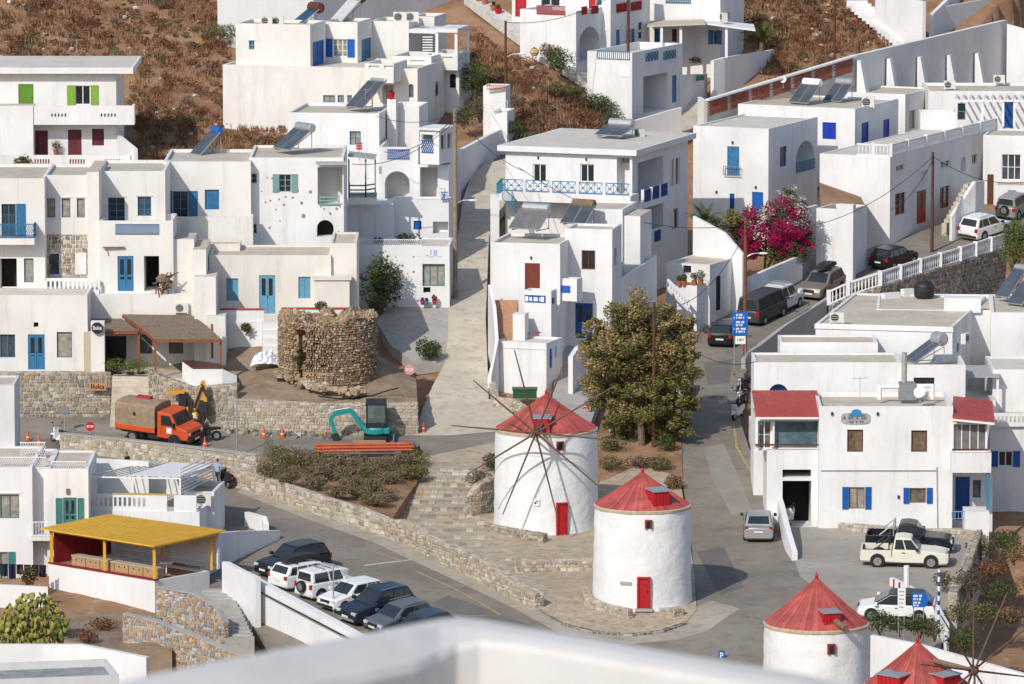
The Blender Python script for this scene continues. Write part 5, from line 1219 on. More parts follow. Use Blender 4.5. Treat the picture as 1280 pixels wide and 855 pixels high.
O,a,n,L=h.frame(bl,'f');q=h.rect(bl,'f',702,357,713,366,clamp=False);m2=MB();m2.box(Vector((O.x,O.y,q[1]))+a*q[0]+n*.008,a*(q[2]-q[0]),(0,0,q[3]-q[1]),n*.02);m2.build('blue_panel',BLUE3,h.root)
solar('solar heater with a rusty legged tank above the brown door of the double house',655,289,390.5,28,2.3,2.0,34,2,GALV,mat('dusty collector glass',(.16,.155,.15),.35,.25,1),r=.32)
solar('solar heater with one dusty and one dark panel above the brown window',716,282,394,28,1.9,1.8,36,2,TIMBER,r=.3)
# ---- annex in front
h=House('small white annex with tools on its flat roof beside the concrete lane',380.5,20)
an=h.box(619,683,429,490,xs=703,par=.14,roof=ROOF2);h.door(an,'r',687,436,690,460,BLUE);h.window(an,'r',694,432,696,446,BLUE,1,1);h.finish();m2=MB();O,a,n,L=h.frame(an,'f');m2.box(Vector((O.x,O.y,an.z1-.42))-a*.03,a*(L+.06),(0,0,.05),n*.05);m2.build('string_course',WHITE2,h.root)
ld=at(637,421,383);ldr=empty('ladder',ld,'metal ladder lying on the annex roof with a red tool','ladder');m2=MB();d=Vector((1.5,.6,.12));w_=Vector((-.15,.4,0))
m2.bar(ld,ld+d,.06);m2.bar(ld+w_,ld+w_+d,.06);m2.build('rail',GREYM,ldr)
for k in range(7):m2=MB();m2.bar(ld+d*(k+.5)/7,ld+w_+d*(k+.5)/7,.04);m2.build('rung',GREYM,ldr)
m2=MB();m2.bar(ld+d+Vector((0,0,.06)),ld+d+Vector((.5,.05,.06)),.08);m2.build('red_grip',RED,ldr)
# tiled ramp of the double house
ruled('tiled_ramp',[at(618,416,383),at(642,414,383)],[at(615,375,386.4),at(648,375,386.4)],TILE,thick=1.2)
wall('lane_wall','white kerb wall between the lane and the tiled ramp',[(610,356,384,386.5),(616,384,420,384),(619,424,480,381),(614,470,492,380)],.22,WHITE2)
wall('lane_wall','low stone wall beside the bottom of the concrete lane',[(612,478,492,380),(616,496,510),(640,500,512),(652,508,520)],.4,MORT,PAL_PALE,.28)
wall('stair_wall','white wall with grey panels climbing beside the double house',[(776,350,440,391.5),(821,319,400,399)],.2,WHITE2)
for k in range(4):x0=777+11*k;A,B=at(x0,347-7.6*k,391.3+1.85*k),at(x0+9,341-7.6*k,392.7+1.85*k)
h=None
# passage between the annex and the tree
wall('passage_wall','curved white wall of the shaded passage beside the big tree',[(716,446,505,379.5),(724,434,490,381.5),(733,428,470,384)],.3,WHITE2)
patch('passage',[(690,500),(700,430),(745,420),(760,470),(735,540),(690,530)],CONC,.06)
# ---- low house with flower pots
h=House('low white house with a small brown window, dark door and flower pots on the steps',401,24)
c7=h.box(832,887,331,400,xs=928,par=.06,roof=ROOF);h.window(c7,'f',854,332,864,341,BROWN,1,1);h.door(c7,'r',895,345,901,388,DARK);st7=h.box(846,871,357,400,d=1.6,Y=399.6,xs=884,par=0,roof=TILE);h.finish()
for k,(x,y) in enumerate(((849,357),(855,357),(868,357),(876,356))):pot(('spiky plant in a terracotta pot at the low house steps','red flowering pot at the low house steps','terracotta pot with a round plant by the small brown window','tall leafed terracotta pot at the step corner')[k],x,y,400-.1*k,TERRA,.2,.32,.35+.1*k,GRN)
wall('gable_wall','white wall with a sloping top behind the low house',[(866,270,325,406.5),(905,291,325,405),(928,318,335,404)],.25,WHITE2,down=2)
bs=empty('stair_balustrade',at(845,385,398),'white balustrade going down beside the low house','balustrade');railing(bs,at(834,362,399.5),at(861,389,396.4),.75,WHITE2,'slots',8,'balustrade')
# ---- house behind the bougainvillea
h=House('white house with blue doors and an arched balcony behind the bougainvillea',426,24)
c3_=h.box(866,960,161,300,xs=1022,par=.1,roof=ROOF2);h.door(c3_,'f',909,183,924,220,BLUE2);h.door(c3_,'f',912,242,918,269,BLUE);h.door(c3_,'f',940,240,954,268,BLUE3);h.niche(c3_,'r',995,176,1018,214,1.5,True);h.window(c3_,'r',975,183,984,208,BLUE2,1,1)
vdots(h,c3_,'f',((916,178),(896,240),(945,234)),DMETAL,.06);h.finish()
O,a,n,L=h.frame(c3_,'r');q=h.rect(c3_,'r',995,200,1018,214);railing(h.root,Vector((O.x,O.y,q[1]))+a*q[0]+n*.04,Vector((O.x,O.y,q[1]))+a*q[2]+n*.04,.75,BLUE2,'bars');O,a,n,L=h.frame(c3_,'f');q=h.rect(c3_,'f',906,208,927,220);railing(h.root,Vector((O.x,O.y,q[1]))+a*q[0]+n*.25,Vector((O.x,O.y,q[1]))+a*q[2]+n*.25,.7,GREYM,'bars')
# ---- house behind with two solar heaters
h=House('white house with royal blue doors in its shaded side and two solar heaters',437,25)
c4_=h.box(922,1068,136,240,xs=1123,par=.1);h.window(c4_,'f',1028,153,1045,174,mat('royal blue paint',(.008,.04,.40),.5),shut='closed',sm=MATS.get('royal blue paint'));RB=MATS['royal blue paint']
h.door(c4_,'r',1077,153,1086,182,RB,louvre=True);h.door(c4_,'r',1104,149,1112,179,RB,louvre=True);c4b=h.box(1050,1131,118,200,Y=449,xs=1168,par=.1,roof=ROOF);h.window(c4b,'r',1136,138,1144,161,GREYM,1,1,pane=CURT);h.window(c4b,'r',1151,136,1160,157,GREYM,1,1,pane=CURT);h.finish()
solar('white tank solar heater with a dark collector on the royal blue door house',998,131,441,40,1.8,2.0,40,2,WPAINT,r=.3);solar('grey tank solar heater beside the white tank one',1040,129,443,40,1.7,1.9,40,2,GALV,r=.3);ac('air conditioner beside the solar heaters of the royal blue door house',1085,134,439.5,10,.9,.75);dish('small satellite dish in front of the brick wall',979,110,446,.26)
# ---- long house with coral doors and roof balustrade
h=House('long white house with coral red door and windows and a roof balustrade',424,25)
c5=h.box(1024,1112,196,296,xs=1247,par=.05,roof=ROOF2)
h.window(c5,'r',1119,241,1132,268,CORAL,2,3);h.door(c5,'r',1146,238,1158,279,CORAL,leaves=2,glass=.6);h.window(c5,'r',1175,233,1187,260,CORAL,2,3)
for r_ in ((1120,206,1131,214),(1176,201,1188,210),(1215,193,1222,205),(1233,190,1240,203)):h.window(c5,'r',*r_,WPAINT,2,1)
h.niche(c5,'r',1201,196,1208,214,.4,True);h.niche(c5,'r',1149,214,1160,232,.3);h.finish();Z=Vector((0,0,1))
for face,n_ in (('f',4),('r',6)):
    O,a,n,L=h.frame(c5,face);
    for k in range(n_):
        if face == 'f' and k<2:continue
        p,q=Vector((O.x,O.y,c5.z1))+a*(L*k/n_+.12)-n*.12,Vector((O.x,O.y,c5.z1))+a*(L*(k+1)/n_-.12)-n*.12
        railing(h.root,p,q,.85,WHITE2,'baluster',name='balustrade');m2=MB();m2.bar(q+a*.1,q+a*.1+Z*.95,.22);m2.build('pier',WHITE2,h.root)
# exterior stair of the long house
wall('stair_wall','white wall with a slanted top beside the narrow stone stairs',[(1190,270,284,425.5),(1219,227,279,427),(1230,226,276,429.5)],.25,WHITE2)
es=empty('outside_stairs',at(1205,275,424),'narrow stone stairs against the coral door house with a white side wall','stairs')
for k in range(10):p=at(1177+3.0*k,279-5.4*k,427+.75*k);m2=MB();m2.box(Vector((p.x,p.y,zt(p.x,p.y)-.2)),(.35,0,0),(.5,1.0,0),(0,0,max(.3,p.z-zt(p.x,p.y)+.2)));m2.build('step',LANE,es)
h=House('white house with a slanted stair wall at the upper end of the road',431,25)
h9=h.box(1228,1290,170,275,Y=438,par=.1,yaw=10);h.window(h9,'f',1252,193,1276,225,WPAINT,3,2);h.door(h9,'f',1234,218,1242,262,BROWN);h10=h.box(1244,1300,232,275,Y=434,d=3,yaw=5,par=.05);h.door(h10,'f',1260,238,1270,262,GREYM);h.finish()
h=House('white terraced garden block with a raised flower bed beside the bougainvillea',414.5,25,cat='garden wall',name='garden_block');pb_=h.box(1020,1062,262,335,xs=1084,par=.3,roof=SOIL);h.box(1046,1066,256,333,Y=413.6,d=.5,par=0,roof=WHITE2);h.finish();wall('planter_wall','shaded white wall with a blue door behind the bougainvillea',[(1000,262,345,416),(1022,256,338,418)],.25,WHITE2)
ruled('raised_bed',[at(1026,252,418),at(1080,254,418.5)],[at(1024,228,424),at(1076,246,424)],SOIL,thick=1.5)
h=House('white house with a slatted white pergola below the buttressed wall',449,0)
h11=h.box(1160,1300,114,175,d=7,par=.2);h.window(h11,'f',1197,129,1207,150,SKYB,1,2);h.door(h11,'f',1255,127,1267,160,BLUE,leaves=2);h12=h.box(1150,1196,140,175,d=2,Y=444,par=.2);h.finish()
for k in range(11):m2=MB();x=1196+9*k;m2.bar(at(x,118,448.8),at(x-2,125,444.6),.1,.12);m2.build('pergola_slat',WPAINT,h.root)
m2=MB();m2.bar(at(1194,126,444.7),at(1296,126,444.7),.12,.14);m2.build('pergola_beam',WPAINT,h.root)
for x in (1228,1254,1268):post(h.root,x,126,158,444.8,w=.16)
ac('air conditioner on the pergola house roof between two buttresses',1187,111,452);ac('air conditioner on the pergola house roof by the sunlit wall end',1249,104,455)
# ---- buttressed wall and brick wall
w_=wall('buttressed_wall','tall shaded white wall with five tapered buttresses',[(1067,70,116,452),(1258,25,104,478)],.4,WHITE2,down=3)
for k,x in enumerate((1070,1107,1145,1182,1217)):
    Y=452+26*(x-1067)/191;p=at(x+3,112-12*k/4,Y-.2);d=Vector((11.6,25.5,0)).normalized();n=Vector((d.y,-d.x,0));zt0=at(x,75-10*k/4*.9,Y).z;m2=MB();q=Vector((p.x,p.y,p.z-1));Z=Vector((0,0,1))
    m2.add([q-d*.35+n*.9,q+d*.35+n*.9,q+d*.35,q-d*.35,Vector((q.x,q.y,zt0))-d*.3+n*.25,Vector((q.x,q.y,zt0))+d*.3+n*.25,Vector((q.x,q.y,zt0))+d*.3,Vector((q.x,q.y,zt0))-d*.3],[(0,1,5,4),(1,2,6,5),(3,0,4,7),(4,5,6,7)]);m2.build('buttress',WHITE2,w_)
wall('garden_wall','sunlit white wall end beside the buttressed wall',[(1258,30,102,477),(1300,42,108,476)],.3,WHITE2,down=3)
bw=wall('brick_wall','rising red brick and grey concrete wall with a white coping',[(884,126,145,440),(1067,71,118,452)],.3,CONC,down=3)
A0,B0=at(884,126,440),at(1067,71,452);d=(B0-A0);n=Vector((d.y,-d.x,0)).normalized();Z=Vector((0,0,1))
if n.y>0:n=-n
for k in range(7):
    p,q=A0.lerp(B0,(k+.06)/7),A0.lerp(B0,(k+.94)/7);m2=MB();e=q-p;hgt=1.0;rows=9
    for r in range(rows):
        nb=7
        for j in range(nb):
            t0=(j+(.5 if r % 2 else 0))/nb;t1=min(1,t0+.93/nb)
            if t0 >= 1:continue
            c=random.uniform(.75,1.2);m2.box(p+e*t0-Z*(.1+hgt*(r+.9)/rows)-n*.0,e*(t1-t0),n*.03,Z*(hgt/rows*.85),0,(c,c*random.uniform(.9,1.05),c))
    bp=m2.build('brick_panel',mat('brick red',(.30,.085,.05),.9,.25,6,attr=True),bw);tag(bp,kind='stuff')
m2=MB();m2.bar(A0+Z*.06,B0+Z*.06,.4,.12);m2.build('coping',WHITE2,bw)
# ---- terraced guest house with red rails
h=House('terraced white guest house with red railings, an arch and a garage below',450,25)
t1=h.box(734,790,66,160,xs=853,par=.55,roof=ROOF2);h.niche(t1,'r',804,93,835,139,3.2,m=GREYW);h.door(t1,'r',840,94,846,128,BLUE2)
t2=h.box(650,720,14,90,Y=455,xs=763,par=.6,roof=ROOF2);h.niche(t2,'r',723,33,750,76,1.6,True);t3=h.box(752,763,-12,90,Y=459,xs=811,par=.3);h.door(t3,'r',770,37,775,68,BLUE2);h.window(t3,'r',786,37,789,54,BLUE2,1,1,'open',BLUE2,sw=.45);h.window(t3,'r',798,28,803,37,BLUE2,1,1);h.window(t3,'r',798,40,803,48,BLUE2,1,1)
t4=h.box(640,745,-30,20,Y=461,d=5,yaw=12,par=.3);h.door(t4,'f',644,-8,658,21,RED);h.window(t4,'f',676,-12,700,8,WPAINT,2,1);h.door(t4,'f',736,-10,745,14,RED);h.finish()
def rail_on(h,b,face,x0,x1,y0,y1,m,style='fine',off=.05):
    O,a,n,L=h.frame(b,face);q=h.rect(b,face,x0,y0,x1,y1,clamp=False);A=Vector((O.x,O.y,q[1]))+a*q[0]+n*off;return railing(h.root,A,A+a*(q[2]-q[0]),q[3]-q[1],m,style)
rail_on(h,t2,'f',671,707,7,18,RED);rail_on(h,t2,'r',726,733,8,18,RED);rail_on(h,t2,'r',738,747,7,17,RED);rail_on(h,t3,'r',770,783,4,15,RED);rail_on(h,t3,'r',788,801,2,13,RED)
rail_on(h,t1,'f',747,787,64,75,TEAL,'bars');rail_on(h,t1,'r',807,822,65,76,TEAL,'lattice');rail_on(h,t1,'r',829,844,63,74,TEAL,'lattice')
m2=MB();O,a,n,L=h.frame(t1,'f');q=h.rect(t1,'f',774,83,788,96);m2.box(Vector((O.x,O.y,q[1]))+a*q[0]+n*.01,a*(q[2]-q[0]),(0,0,q[3]-q[1]),n*.03);m2.build('map_board',WPAINT,h.root)
ac('air conditioner on the guest house wall above the hillside path',677,41,456.5,25);
for (x,y,Y,lb) in ((663,45,None,'large red urn with a bush under the guest house red railing'),(760,112,None,'large red urn with a green plant beside the guest house wall')):pot(lb,x,y,Y,RED,.38,.85,.8,OLV,urn=True)
pot('round sandy jar on the hillside path',668,70,None,mat('sandy clay',(.55,.38,.2),.8),.32,.6,.05,OLV,urn=True)
wall('terrace_wall','white wall with a green name plate next to the garage',[(853,94,140,458),(884,92,126,463)],.3,WHITE2,down=2);m2=MB();p=at(870,101,460.2);m2.box(p,(.62,.35,0),(.02,-.04,0),(0,0,.42));tag(m2.build('name_plate',mat('dark green enamel',(.03,.10,.06),.4),None,p),'dark green name plate on the white wall next to the garage','sign')
wall('garden_wall','long shaded white wall below the palm, stepping along the brick wall',[(892,76,118,462),(906,72,112,463),(968,62,100,470)],.3,WHITE2,down=2);wall('ramp_wall','white sloping wall beside the garage ramp',[(790,152,168,448),(852,134,150,452)],.25,WHITE2,down=2)
wall('ramp_wall','low white wall end at the foot of the brick wall',[(872,121,142,452),(893,135,148,447)],.25,WHITE2,down=2)
patch('garage_ramp',[(795,152),(850,134),(905,120),(930,130),(890,150),(850,170),(810,172)],LANE,.06)
h=House('white house with beige porch roofs on square posts above the garage',466,20)
u1=h.box(812,900,-15,75,xs=930,par=.2);u2=h.box(900,945,36,78,d=2,Y=469,par=0) if False else None
h.door(u1,'f',818,36,824,60,BLUE2);h.door(u1,'f',840,36,846,52,PURP);h.window(u1,'r',908,16,913,24,WPAINT,1,1);h.window(u1,'f',892,38,896,55,BLUE2,1,1,'open',BLUE2,sw=.4);h.finish();rail_on(h,u1,'f',832,864,-2,4,TEAL)
sheet_roof(h.root,((811,28,467.5),(880,26,466)),((809,34,463),(882,31,462)),mat('beige roof sheet',(.50,.45,.37),.8,.12,4),.12);sheet_roof(h.root,((880,26,467),(942,32,466)),((884,31,463),(944,39,462)),WHITE2,.12)
for (x,y) in ((827,70),(851,70),(908,72)):post(h.root,x,34,y,463,w=.2)
ac('air conditioner on the side wall below the hillside palm',902,26,464,70)
# hillside paths and stairs of pale stone
WST=empty('white_stairs',G(1090,40),'white edged stairs climbing the brown hillside above the brick wall','stairs')
for k in range(14):
    t=k/13;A,B=G(1058+62*t,2+50*t),G(1084+56*t,2+44*t);m2=MB();d=B-A;q=Vector((0,-.8,0));m2.box(Vector((A.x,A.y,zt(A.x,A.y)-.5)),Vector((d.x,d.y,0)),q,Vector((0,0,.62)));m2.build('step',WHITE,WST)
wall('stair_wall','plain white wall beside the white hillside stairs',[(1094,-12,8,474),(1153,2,42,468)],.3,WHITE2,down=2);wall('stair_wall','white balustrade wall climbing above the buttressed wall',[(1166,18,40,470),(1200,-15,24,480)],.3,WHITE2,down=3);wall('stair_wall','grey white wall rising behind the buttressed wall',[(1180,8,34,474),(1300,-12,16,486)],.3,GREYW,down=3)
patch('stone_path',[(640,40),(668,60),(700,80),(728,100),(748,122),(770,145),(800,150),(790,135),(760,104),(735,82),(700,60),(670,40),(640,20),(600,-5),(580,-5),(610,18)],layered('limewashed path',(.55,.53,.49),(.66,.64,.60),(.36,.33,.29),.8,2.5,.5,.7),.08)
for k,(x,y) in enumerate(((598,2),(606,6),(617,14),(623,18))):pot(('first','second','third','fourth')[k]+' terracotta pot up the limewashed hillside path',x,y,None,TERRA if k<3 else RED,.28,.45,.3,GRN)
# lane wall on the right of the upper lane and bushes
wall('lane_wall','shaded white wall climbing along the upper lane',[(576,188,232,420),(606,172,212,428),(630,160,200,434)],.3,WHITE2,down=1.5)
h=House('small white store with a tiled lattice parapet above the upper lane',437,10);h.box(604,632,108,150,d=2,par=.2);sb_=h.box(614,634,140,195,d=3,Y=433,par=.5);h.finish();railing(h.root,at(608,112,436.8),at(632,112,436.8),.35,TERRA,'fine',name='tile_lattice');railing(h.root,at(616,140,432.9),at(634,138,432.9),.7,WHITE2,'bars')
# ================================================================== HOUSES, RIGHT FOREGROUND
h=House('two storey white taverna with royal blue shutters and red sheet porch roofs',349.4)
m_=h.box(1023,1190,508,666,d=6.2,par=.3);BS=mat('bright blue shutter paint',(.008,.10,.36),.5)
h.window(m_,'f',1059,537,1079,565,BROWN,1,1,fw=.07,pane=mat('amber curtain glass',(.16,.115,.075),.2,.5,2));h.window(m_,'f',1139,538,1159,565,BROWN,1,1,fw=.07,pane=MATS['amber curtain glass'])
h.window(m_,'f',1061,609,1081,636,TIMBER,2,1,'open',BS,pane=CURT,sw=.36);h.window(m_,'f',1137,610,1158,629,GREYM,1,1,'open',BS,pane=MATS['amber curtain glass'],sw=.34)
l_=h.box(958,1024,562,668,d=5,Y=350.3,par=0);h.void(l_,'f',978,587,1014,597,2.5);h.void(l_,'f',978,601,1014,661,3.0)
pl=h.box(944,1024,523,563,d=4.4,Y=350.6,par=0,ext=False);h.window(pl,'f',968,526,1023,561,WPAINT,1,1,pane=mat('blue grey veranda glass',(.10,.15,.18),.15,.6,.7),fw=.04);h.window(pl,'f',947,526,964,561,WPAINT,2,2)
rb=h.box(1189,1239,566,591,d=2.6,Y=348.2,par=.95,ext=False);rg=h.box(1191,1234,528,566,d=3.2,Y=349.2,par=0,ext=False);h.window(rg,'f',1192,530,1233,565,WPAINT,4,1,pane=mat('hazy veranda glass',(.17,.165,.16),.2,.4,.8),fw=.05)
rl=h.box(1189,1240,591,690,d=3,Y=351.8,par=0);h.door(rl,'f',1194,596,1212,650,BLUE);h.window(rl,'f',1216,600,1226,622,BLUE3,1,1)
h.box(1206,1236,640,690,d=2,Y=347.6,par=0,roof=WHITE2);h.finish()
O,a,n,L=h.frame(m_,'f');Z=Vector((0,0,1))
def on(h,b,x,y,off=0):O,a,n,L=h.frame(b,'f');u,z=h.pix(b,'f',x,y);return Vector((O.x,O.y,z))+a*u+n*off
m2=MB();m2.bar(on(h,m_,1026,588,.03),on(h,m_,1170,588,.03),.06,.06);m2.bar(on(h,m_,1171,584,.03),on(h,m_,1172,664,.03),.06);m2.build('drain_pipe',GALV,h.root)
c=on(h,m_,1069.5,523,.0);N=20;ring=[c+a*(.86*math.copysign(abs(math.cos(t))** .6,math.cos(t)))+Z*(.34*math.copysign(abs(math.sin(t))** .5,math.sin(t))) for t in [2*PI*k/N for k in range(N)]]
m2=MB();m2.prism(ring,n*.05);sgn=m2.build('painted_sign',mat('weathered sign wood',(.38,.35,.34),.8,.35,6),h.root)
m2=MB();m2.prism([c+n*.052+a*x+Z*z for x,z in ((-.3,.12),(.42,.12),(.55,.2),(.34,.28),(.28,.48),(.1,.55),(-.1,.53),(-.22,.44),(-.26,.28),(-.4,.22))],n*.03);m2.build('hat_emblem',mat('sign blue',(.03,.2,.42),.6),sgn)
text_part(sgn,'- -- - --',c+n*.05-a*.7-Z*.06,a,n,1.3,.17,mat('sign lettering',(.14,.14,.17),.7),bold=.01);text_part(sgn,'-- - --',c+n*.05-a*.35-Z*.26,a,n,.8,.13,MATS['sign lettering'],bold=.01)
vdots(h,m_,'f',((1040,517),(1097,517),(1123,621)),DMETAL,.06)
def redroof(back,front,ribs=12):
    o=sheet_roof(h.root,back,front,ROOFRED,.05,'porch_roof',ribs);b0,b1=[at(*p) for p in back];f0,f1=[at(*p) for p in front];m2=MB();m2.bar(f0-Z*.08,f1-Z*.08,.1,.12);m2.build('gutter',WPAINT,h.root)
redroof(((940,489,355),(1021,489,355)),((945,521,349.7),(1023,521,349.7)),22);redroof(((1192,496,354),(1240,502,354)),((1191,523,348.6),(1243,528,348.6)),14)
post(h.root,946,524,563,350.2,w=.14);post(h.root,1235,591,641,348.4,TEAL,.16);post(h.root,967,524,563,350.3,w=.1)
m2=MB();m2.bar(at(944,556,350),at(1024,556,350),.07,.1);m2.build('hand_rail',BROWN,h.root);m2=MB();m2.bar(at(1190,562,348.1),at(1236,562,348.1),.07,.1);m2.build('hand_rail',BROWN,h.root)
railing(h.root,at(1190,650,348),at(1206,650,348),.5,SKYB,'bars')
# roof clutter of the taverna
v=at(1134,500,352.4);rv=empty('kitchen_exhaust',v,'grey metal kitchen exhaust box with a tall flue on the taverna roof','exhaust');m2=MB();m2.box(v+Vector((-.48,0,0)),(.96,0,0),(0,.8,0),(0,0,1.0));m2.build('casing',GREYM,rv)
m2=MB();m2.tube(v+Vector((-.15,.5,1.0)),v+Vector((-.15,.5,2.75)),.16,n=14);m2.build('flue',GALV,rv);m2=MB();m2.tube(v+Vector((-.48,.3,.75)),v+Vector((-1.6,.3,.75)),.14,n=10);m2.tube(v+Vector((-1.6,.3,.9)),v+Vector((-1.6,.3,0)),.14,n=10);m2.tube(v+Vector((.48,.3,.8)),v+Vector((1.5,.3,.8)),.12,n=10);m2.tube(v+Vector((1.5,.3,.9)),v+Vector((1.5,.3,0)),.12,n=10);m2.build('duct',WPAINT,rv)
dish('round white satellite dish on the taverna roof',1150,503,351.2,.36);antenna('antenna on the taverna roof beside the ducts',1075,502,352,1.5)
# neighbour on the right
h=House('white house with a slotted balcony wall and bright blue shutters beside the gully',356)
n1=h.box(1236,1310,533,720,d=6,par=.0);h.window(n1,'f',1248,564,1266,583,WPAINT,2,1,'open',BS,sw=.4);h.window(n1,'f',1243,640,1254,663,WPAINT,1,1,'open',BS,sw=.5);h.finish();railing(h.root,at(1240,533,355.8),at(1312,533,355.8),.8,WHITE2,'slots',14,'balustrade')
# cluster behind the taverna
h=House('low white house with rounded parapets and an iron window grille behind the taverna',357)
r2=h.box(942,1126,453,560,d=4.4,par=.12);r2b=h.box(1126,1206,456,560,d=4.6,Y=356.6,par=.45);h.niche(r2,'f',961,480,985,500,.5,True,BLUE);h.window(r2b,'f',1142,472,1168,484,DMETAL,6,3);r4=h.box(975,1097,428,470,d=3.4,Y=361.8,par=.1);h.finish()
so_=solar('tilted solar heater with a big round tank end behind the taverna flue',1136,455,358.5,62,1.5,2.3,30,2,GALV,r=.42,tl=.5)
h=House('white house with a clean flat grey roof and shaded end wall',364.5,12)
r3=h.box(1019,1190,409,480,xs=1232,par=.1);h.window(r3,'r',1196,429,1199,440,BROWN,1,1);h.window(r3,'r',1217,418,1220,444,BROWN,1,1);h.finish()
m2=MB();O,a,n,L=h.frame(r3,'f');m2.box(Vector((O.x,O.y,r3.z1-.3))-a*.05+n*.001,a*(L+.1),Z*.27,n*.08);m2.build('fascia',WHITE2,h.root)
ac('air conditioner on the flat grey roof near the road',1046,403,366);ac('air conditioner on the shaded end wall of the flat grey roof house',1210,428,364.6,-60,.7,.55)
h=House('white house with a stepped parapet and a black water tank on its roof',373,4)
r5=h.box(1095,1240,388,450,d=8,par=.18);r5b=h.box(1238,1310,391,480,d=9,Y=370,par=.12);r5c=h.box(1180,1226,373,391,d=1.2,Y=372.8,par=0,ext=False,roof=WHITE2);h.box(1106,1126,367,378,d=.4,Y=379,par=0,ext=False,yaw=-30,roof=WHITE2);h.box(1130,1144,362,373,d=.4,Y=380,par=0,ext=False,yaw=-30,roof=WHITE2);h.finish()
tk=at(1155,373,379.2);t_=empty('water_tank',tk,'round black plastic water tank on a flat roof below the basalt wall','water tank');m2=MB();m2.lathe(tk,[(0,0),(.5,.02),(.62,.15),(.64,.6),(.6,.9),(.45,1.05),(.18,1.12),(.18,1.18),(0,1.2)],22);m2.build('drum',PLASTB,t_,smooth=True)
for z in (.25,.5,.75):m2=MB();m2.lathe(tk+Vector((0,0,z)),[(.635,-.03),(.66,0),(.635,.03)],22);m2.build('band',PLASTB,t_)
solar('tall tilted dark collector beside the black water tank roof',1252,374,376,50,1.2,2.3,45,1,GALV,r=.2);solar('squat tilted dark collector on the roof beside the tall one',1268,383,374,50,1.4,1.9,42,1,GALV,r=.25)
h=House('white terrace house with a grey corrugated canopy behind the taverna',362,0)
r6=h.box(1240,1312,462,560,d=6,par=.12,roof=ROOF2);h.box(1196,1244,500,560,d=4,Y=360.5,par=.0,roof=ROOF2);h.finish();sheet_roof(h.root,((1204,458,365),(1250,458,365)),((1202,472,361),(1249,472,361)),MATS['grey corrugated sheet'],.06,ribs=18)
for x in (1204,1247):post(h.root,x,474,520,361.2,w=.14)
# balustrade on the basalt wall
bal=empty('road_balustrade',G(1036,382),'white balustrade with square piers along the upper road','balustrade')
pts=[(1036,382),(1060,371),(1100,358),(1150,342),(1200,327),(1257,309)];bots=[408,410,408,392,375,350]
W3=[at(x,y,Yr(x,bb))+Vector((0,.25,0)) for (x,y),bb in zip(pts,bots)]
segs=[]
for p,q in zip(W3,W3[1:]):
    k=max(1,round((q-p).length/2.6));segs +=[(p.lerp(q,j/k),p.lerp(q,(j+1)/k)) for j in range(k)]
for p,q in segs:
    d=(q-p).normalized();railing(bal,p+d*.16,q-d*.16,.95,WHITE2,'baluster',name='baluster_run');m2=MB();m2.bar(p,p+Vector((0,0,1.02)),.28);m2.build('pier',WHITE2,bal)
# curved white wall in front of the taverna
wall('curved_wall','white wall curving from the taverna door down to the yard',[(960,594,622),(966,606,640),(974,632,665),(982,664,690),(990,690,702)],.32,WHITE2,down=1.5)
wall('low_wall','white parapet with metal edge beside the motorbikes',[(936,520,545),(948,556,580),(958,580,600)],.25,WHITE2,down=1.5)
wall('garden_wall','white low wall rounding the bed of road signs behind the fourth mill',[(1088,794,812,319),(1150,806,822,317.5),(1220,826,842,316),(1290,846,862,314)],.3,WHITE,down=2.5)
wall('garden_wall','white wall dropping beside the white electric car',[(1112,722,735,336),(1140,736,756,333.5),(1165,752,780,329),(1180,780,806,324)],.28,WHITE2,down=1.5)

# ================================================================== BOTTOM LEFT
h=House('white house with teal shutters, roof lattice and a laundry line',341)
q1=h.box(-40,42,584,775,d=8,par=.1);q2=h.box(40,62,584,770,d=7,Y=342,par=.1);q3=h.box(60,112,586,775,d=7,Y=341.4,par=.1)
h.window(q1,'f',0,618,24,648,SEAG,2,1,pane=CURT,lintel=True);h.door(q3,'f',79,622,96,660,SEAG,leaves=2,glass=.7);h.window(q1,'f',0,690,10,726,SEAG,1,1,'right',SEAG,pane=CURT,sw=.4);h.door(q3,'f',54+8,696,70,730,SEAG)
bk=h.box(38,63,671,676,d=1.2,Y=340.6,par=0,ext=False,roof=WHITE2);vdots(h,q3,'f',((85,614),),TIMBER,.1);h.finish()
for x in (70,97):m2=MB();slat_leaf(m2,on(h,q3,x,655,.03),Vector((1,0,0)),Z,Vector((0,-1,0)),.36,1.5);m2.build('shutter',SEAG,h.root)
railing(h.root,at(38,671,340.7),at(63,671,340.7),.85,WPAINT,'bars');railing(h.root,at(-5,586,342),at(58,586,342),.7,WPAINT,'fine',name='roof_lattice');railing(h.root,at(25,576,346),at(57,576,346),1.1,WPAINT,'fine',name='roof_lattice');railing(h.root,at(60,586,342.4),at(108,586,342.4),.45,WPAINT,'fine',name='roof_lattice')
h=House('narrow tall white block standing beside the white and black scooter',349);h.box(-30,19,481,600,d=4,par=.1,m=GREYW);h.finish()
ll=empty('laundry_line',at(0,712,337.5),'dark clothes drying on a line below the teal shutters','laundry');m2=MB();m2.tube(at(-20,704,337),at(60,708,337),.012,n=4);m2.build('line',DMETAL,ll)
for k in range(7):
    x=-8+9.5*k;A=at(x,704.5+.3*k,337);w=.38;hh=random.uniform(.5,.85);m2=MB();N=6
    for j in range(N):t0,t1=j/N,(j+1)/N;f=lambda t:Vector((w*t,.06*math.sin(t*9+k),0));m2.poly([A+f(t0)-Z*hh,A+f(t1)-Z*hh,A+f(t1),A+f(t0)])
    m2.build('garment',mat('navy cloth',(.012,.014,.035),.9,.3,5),ll)
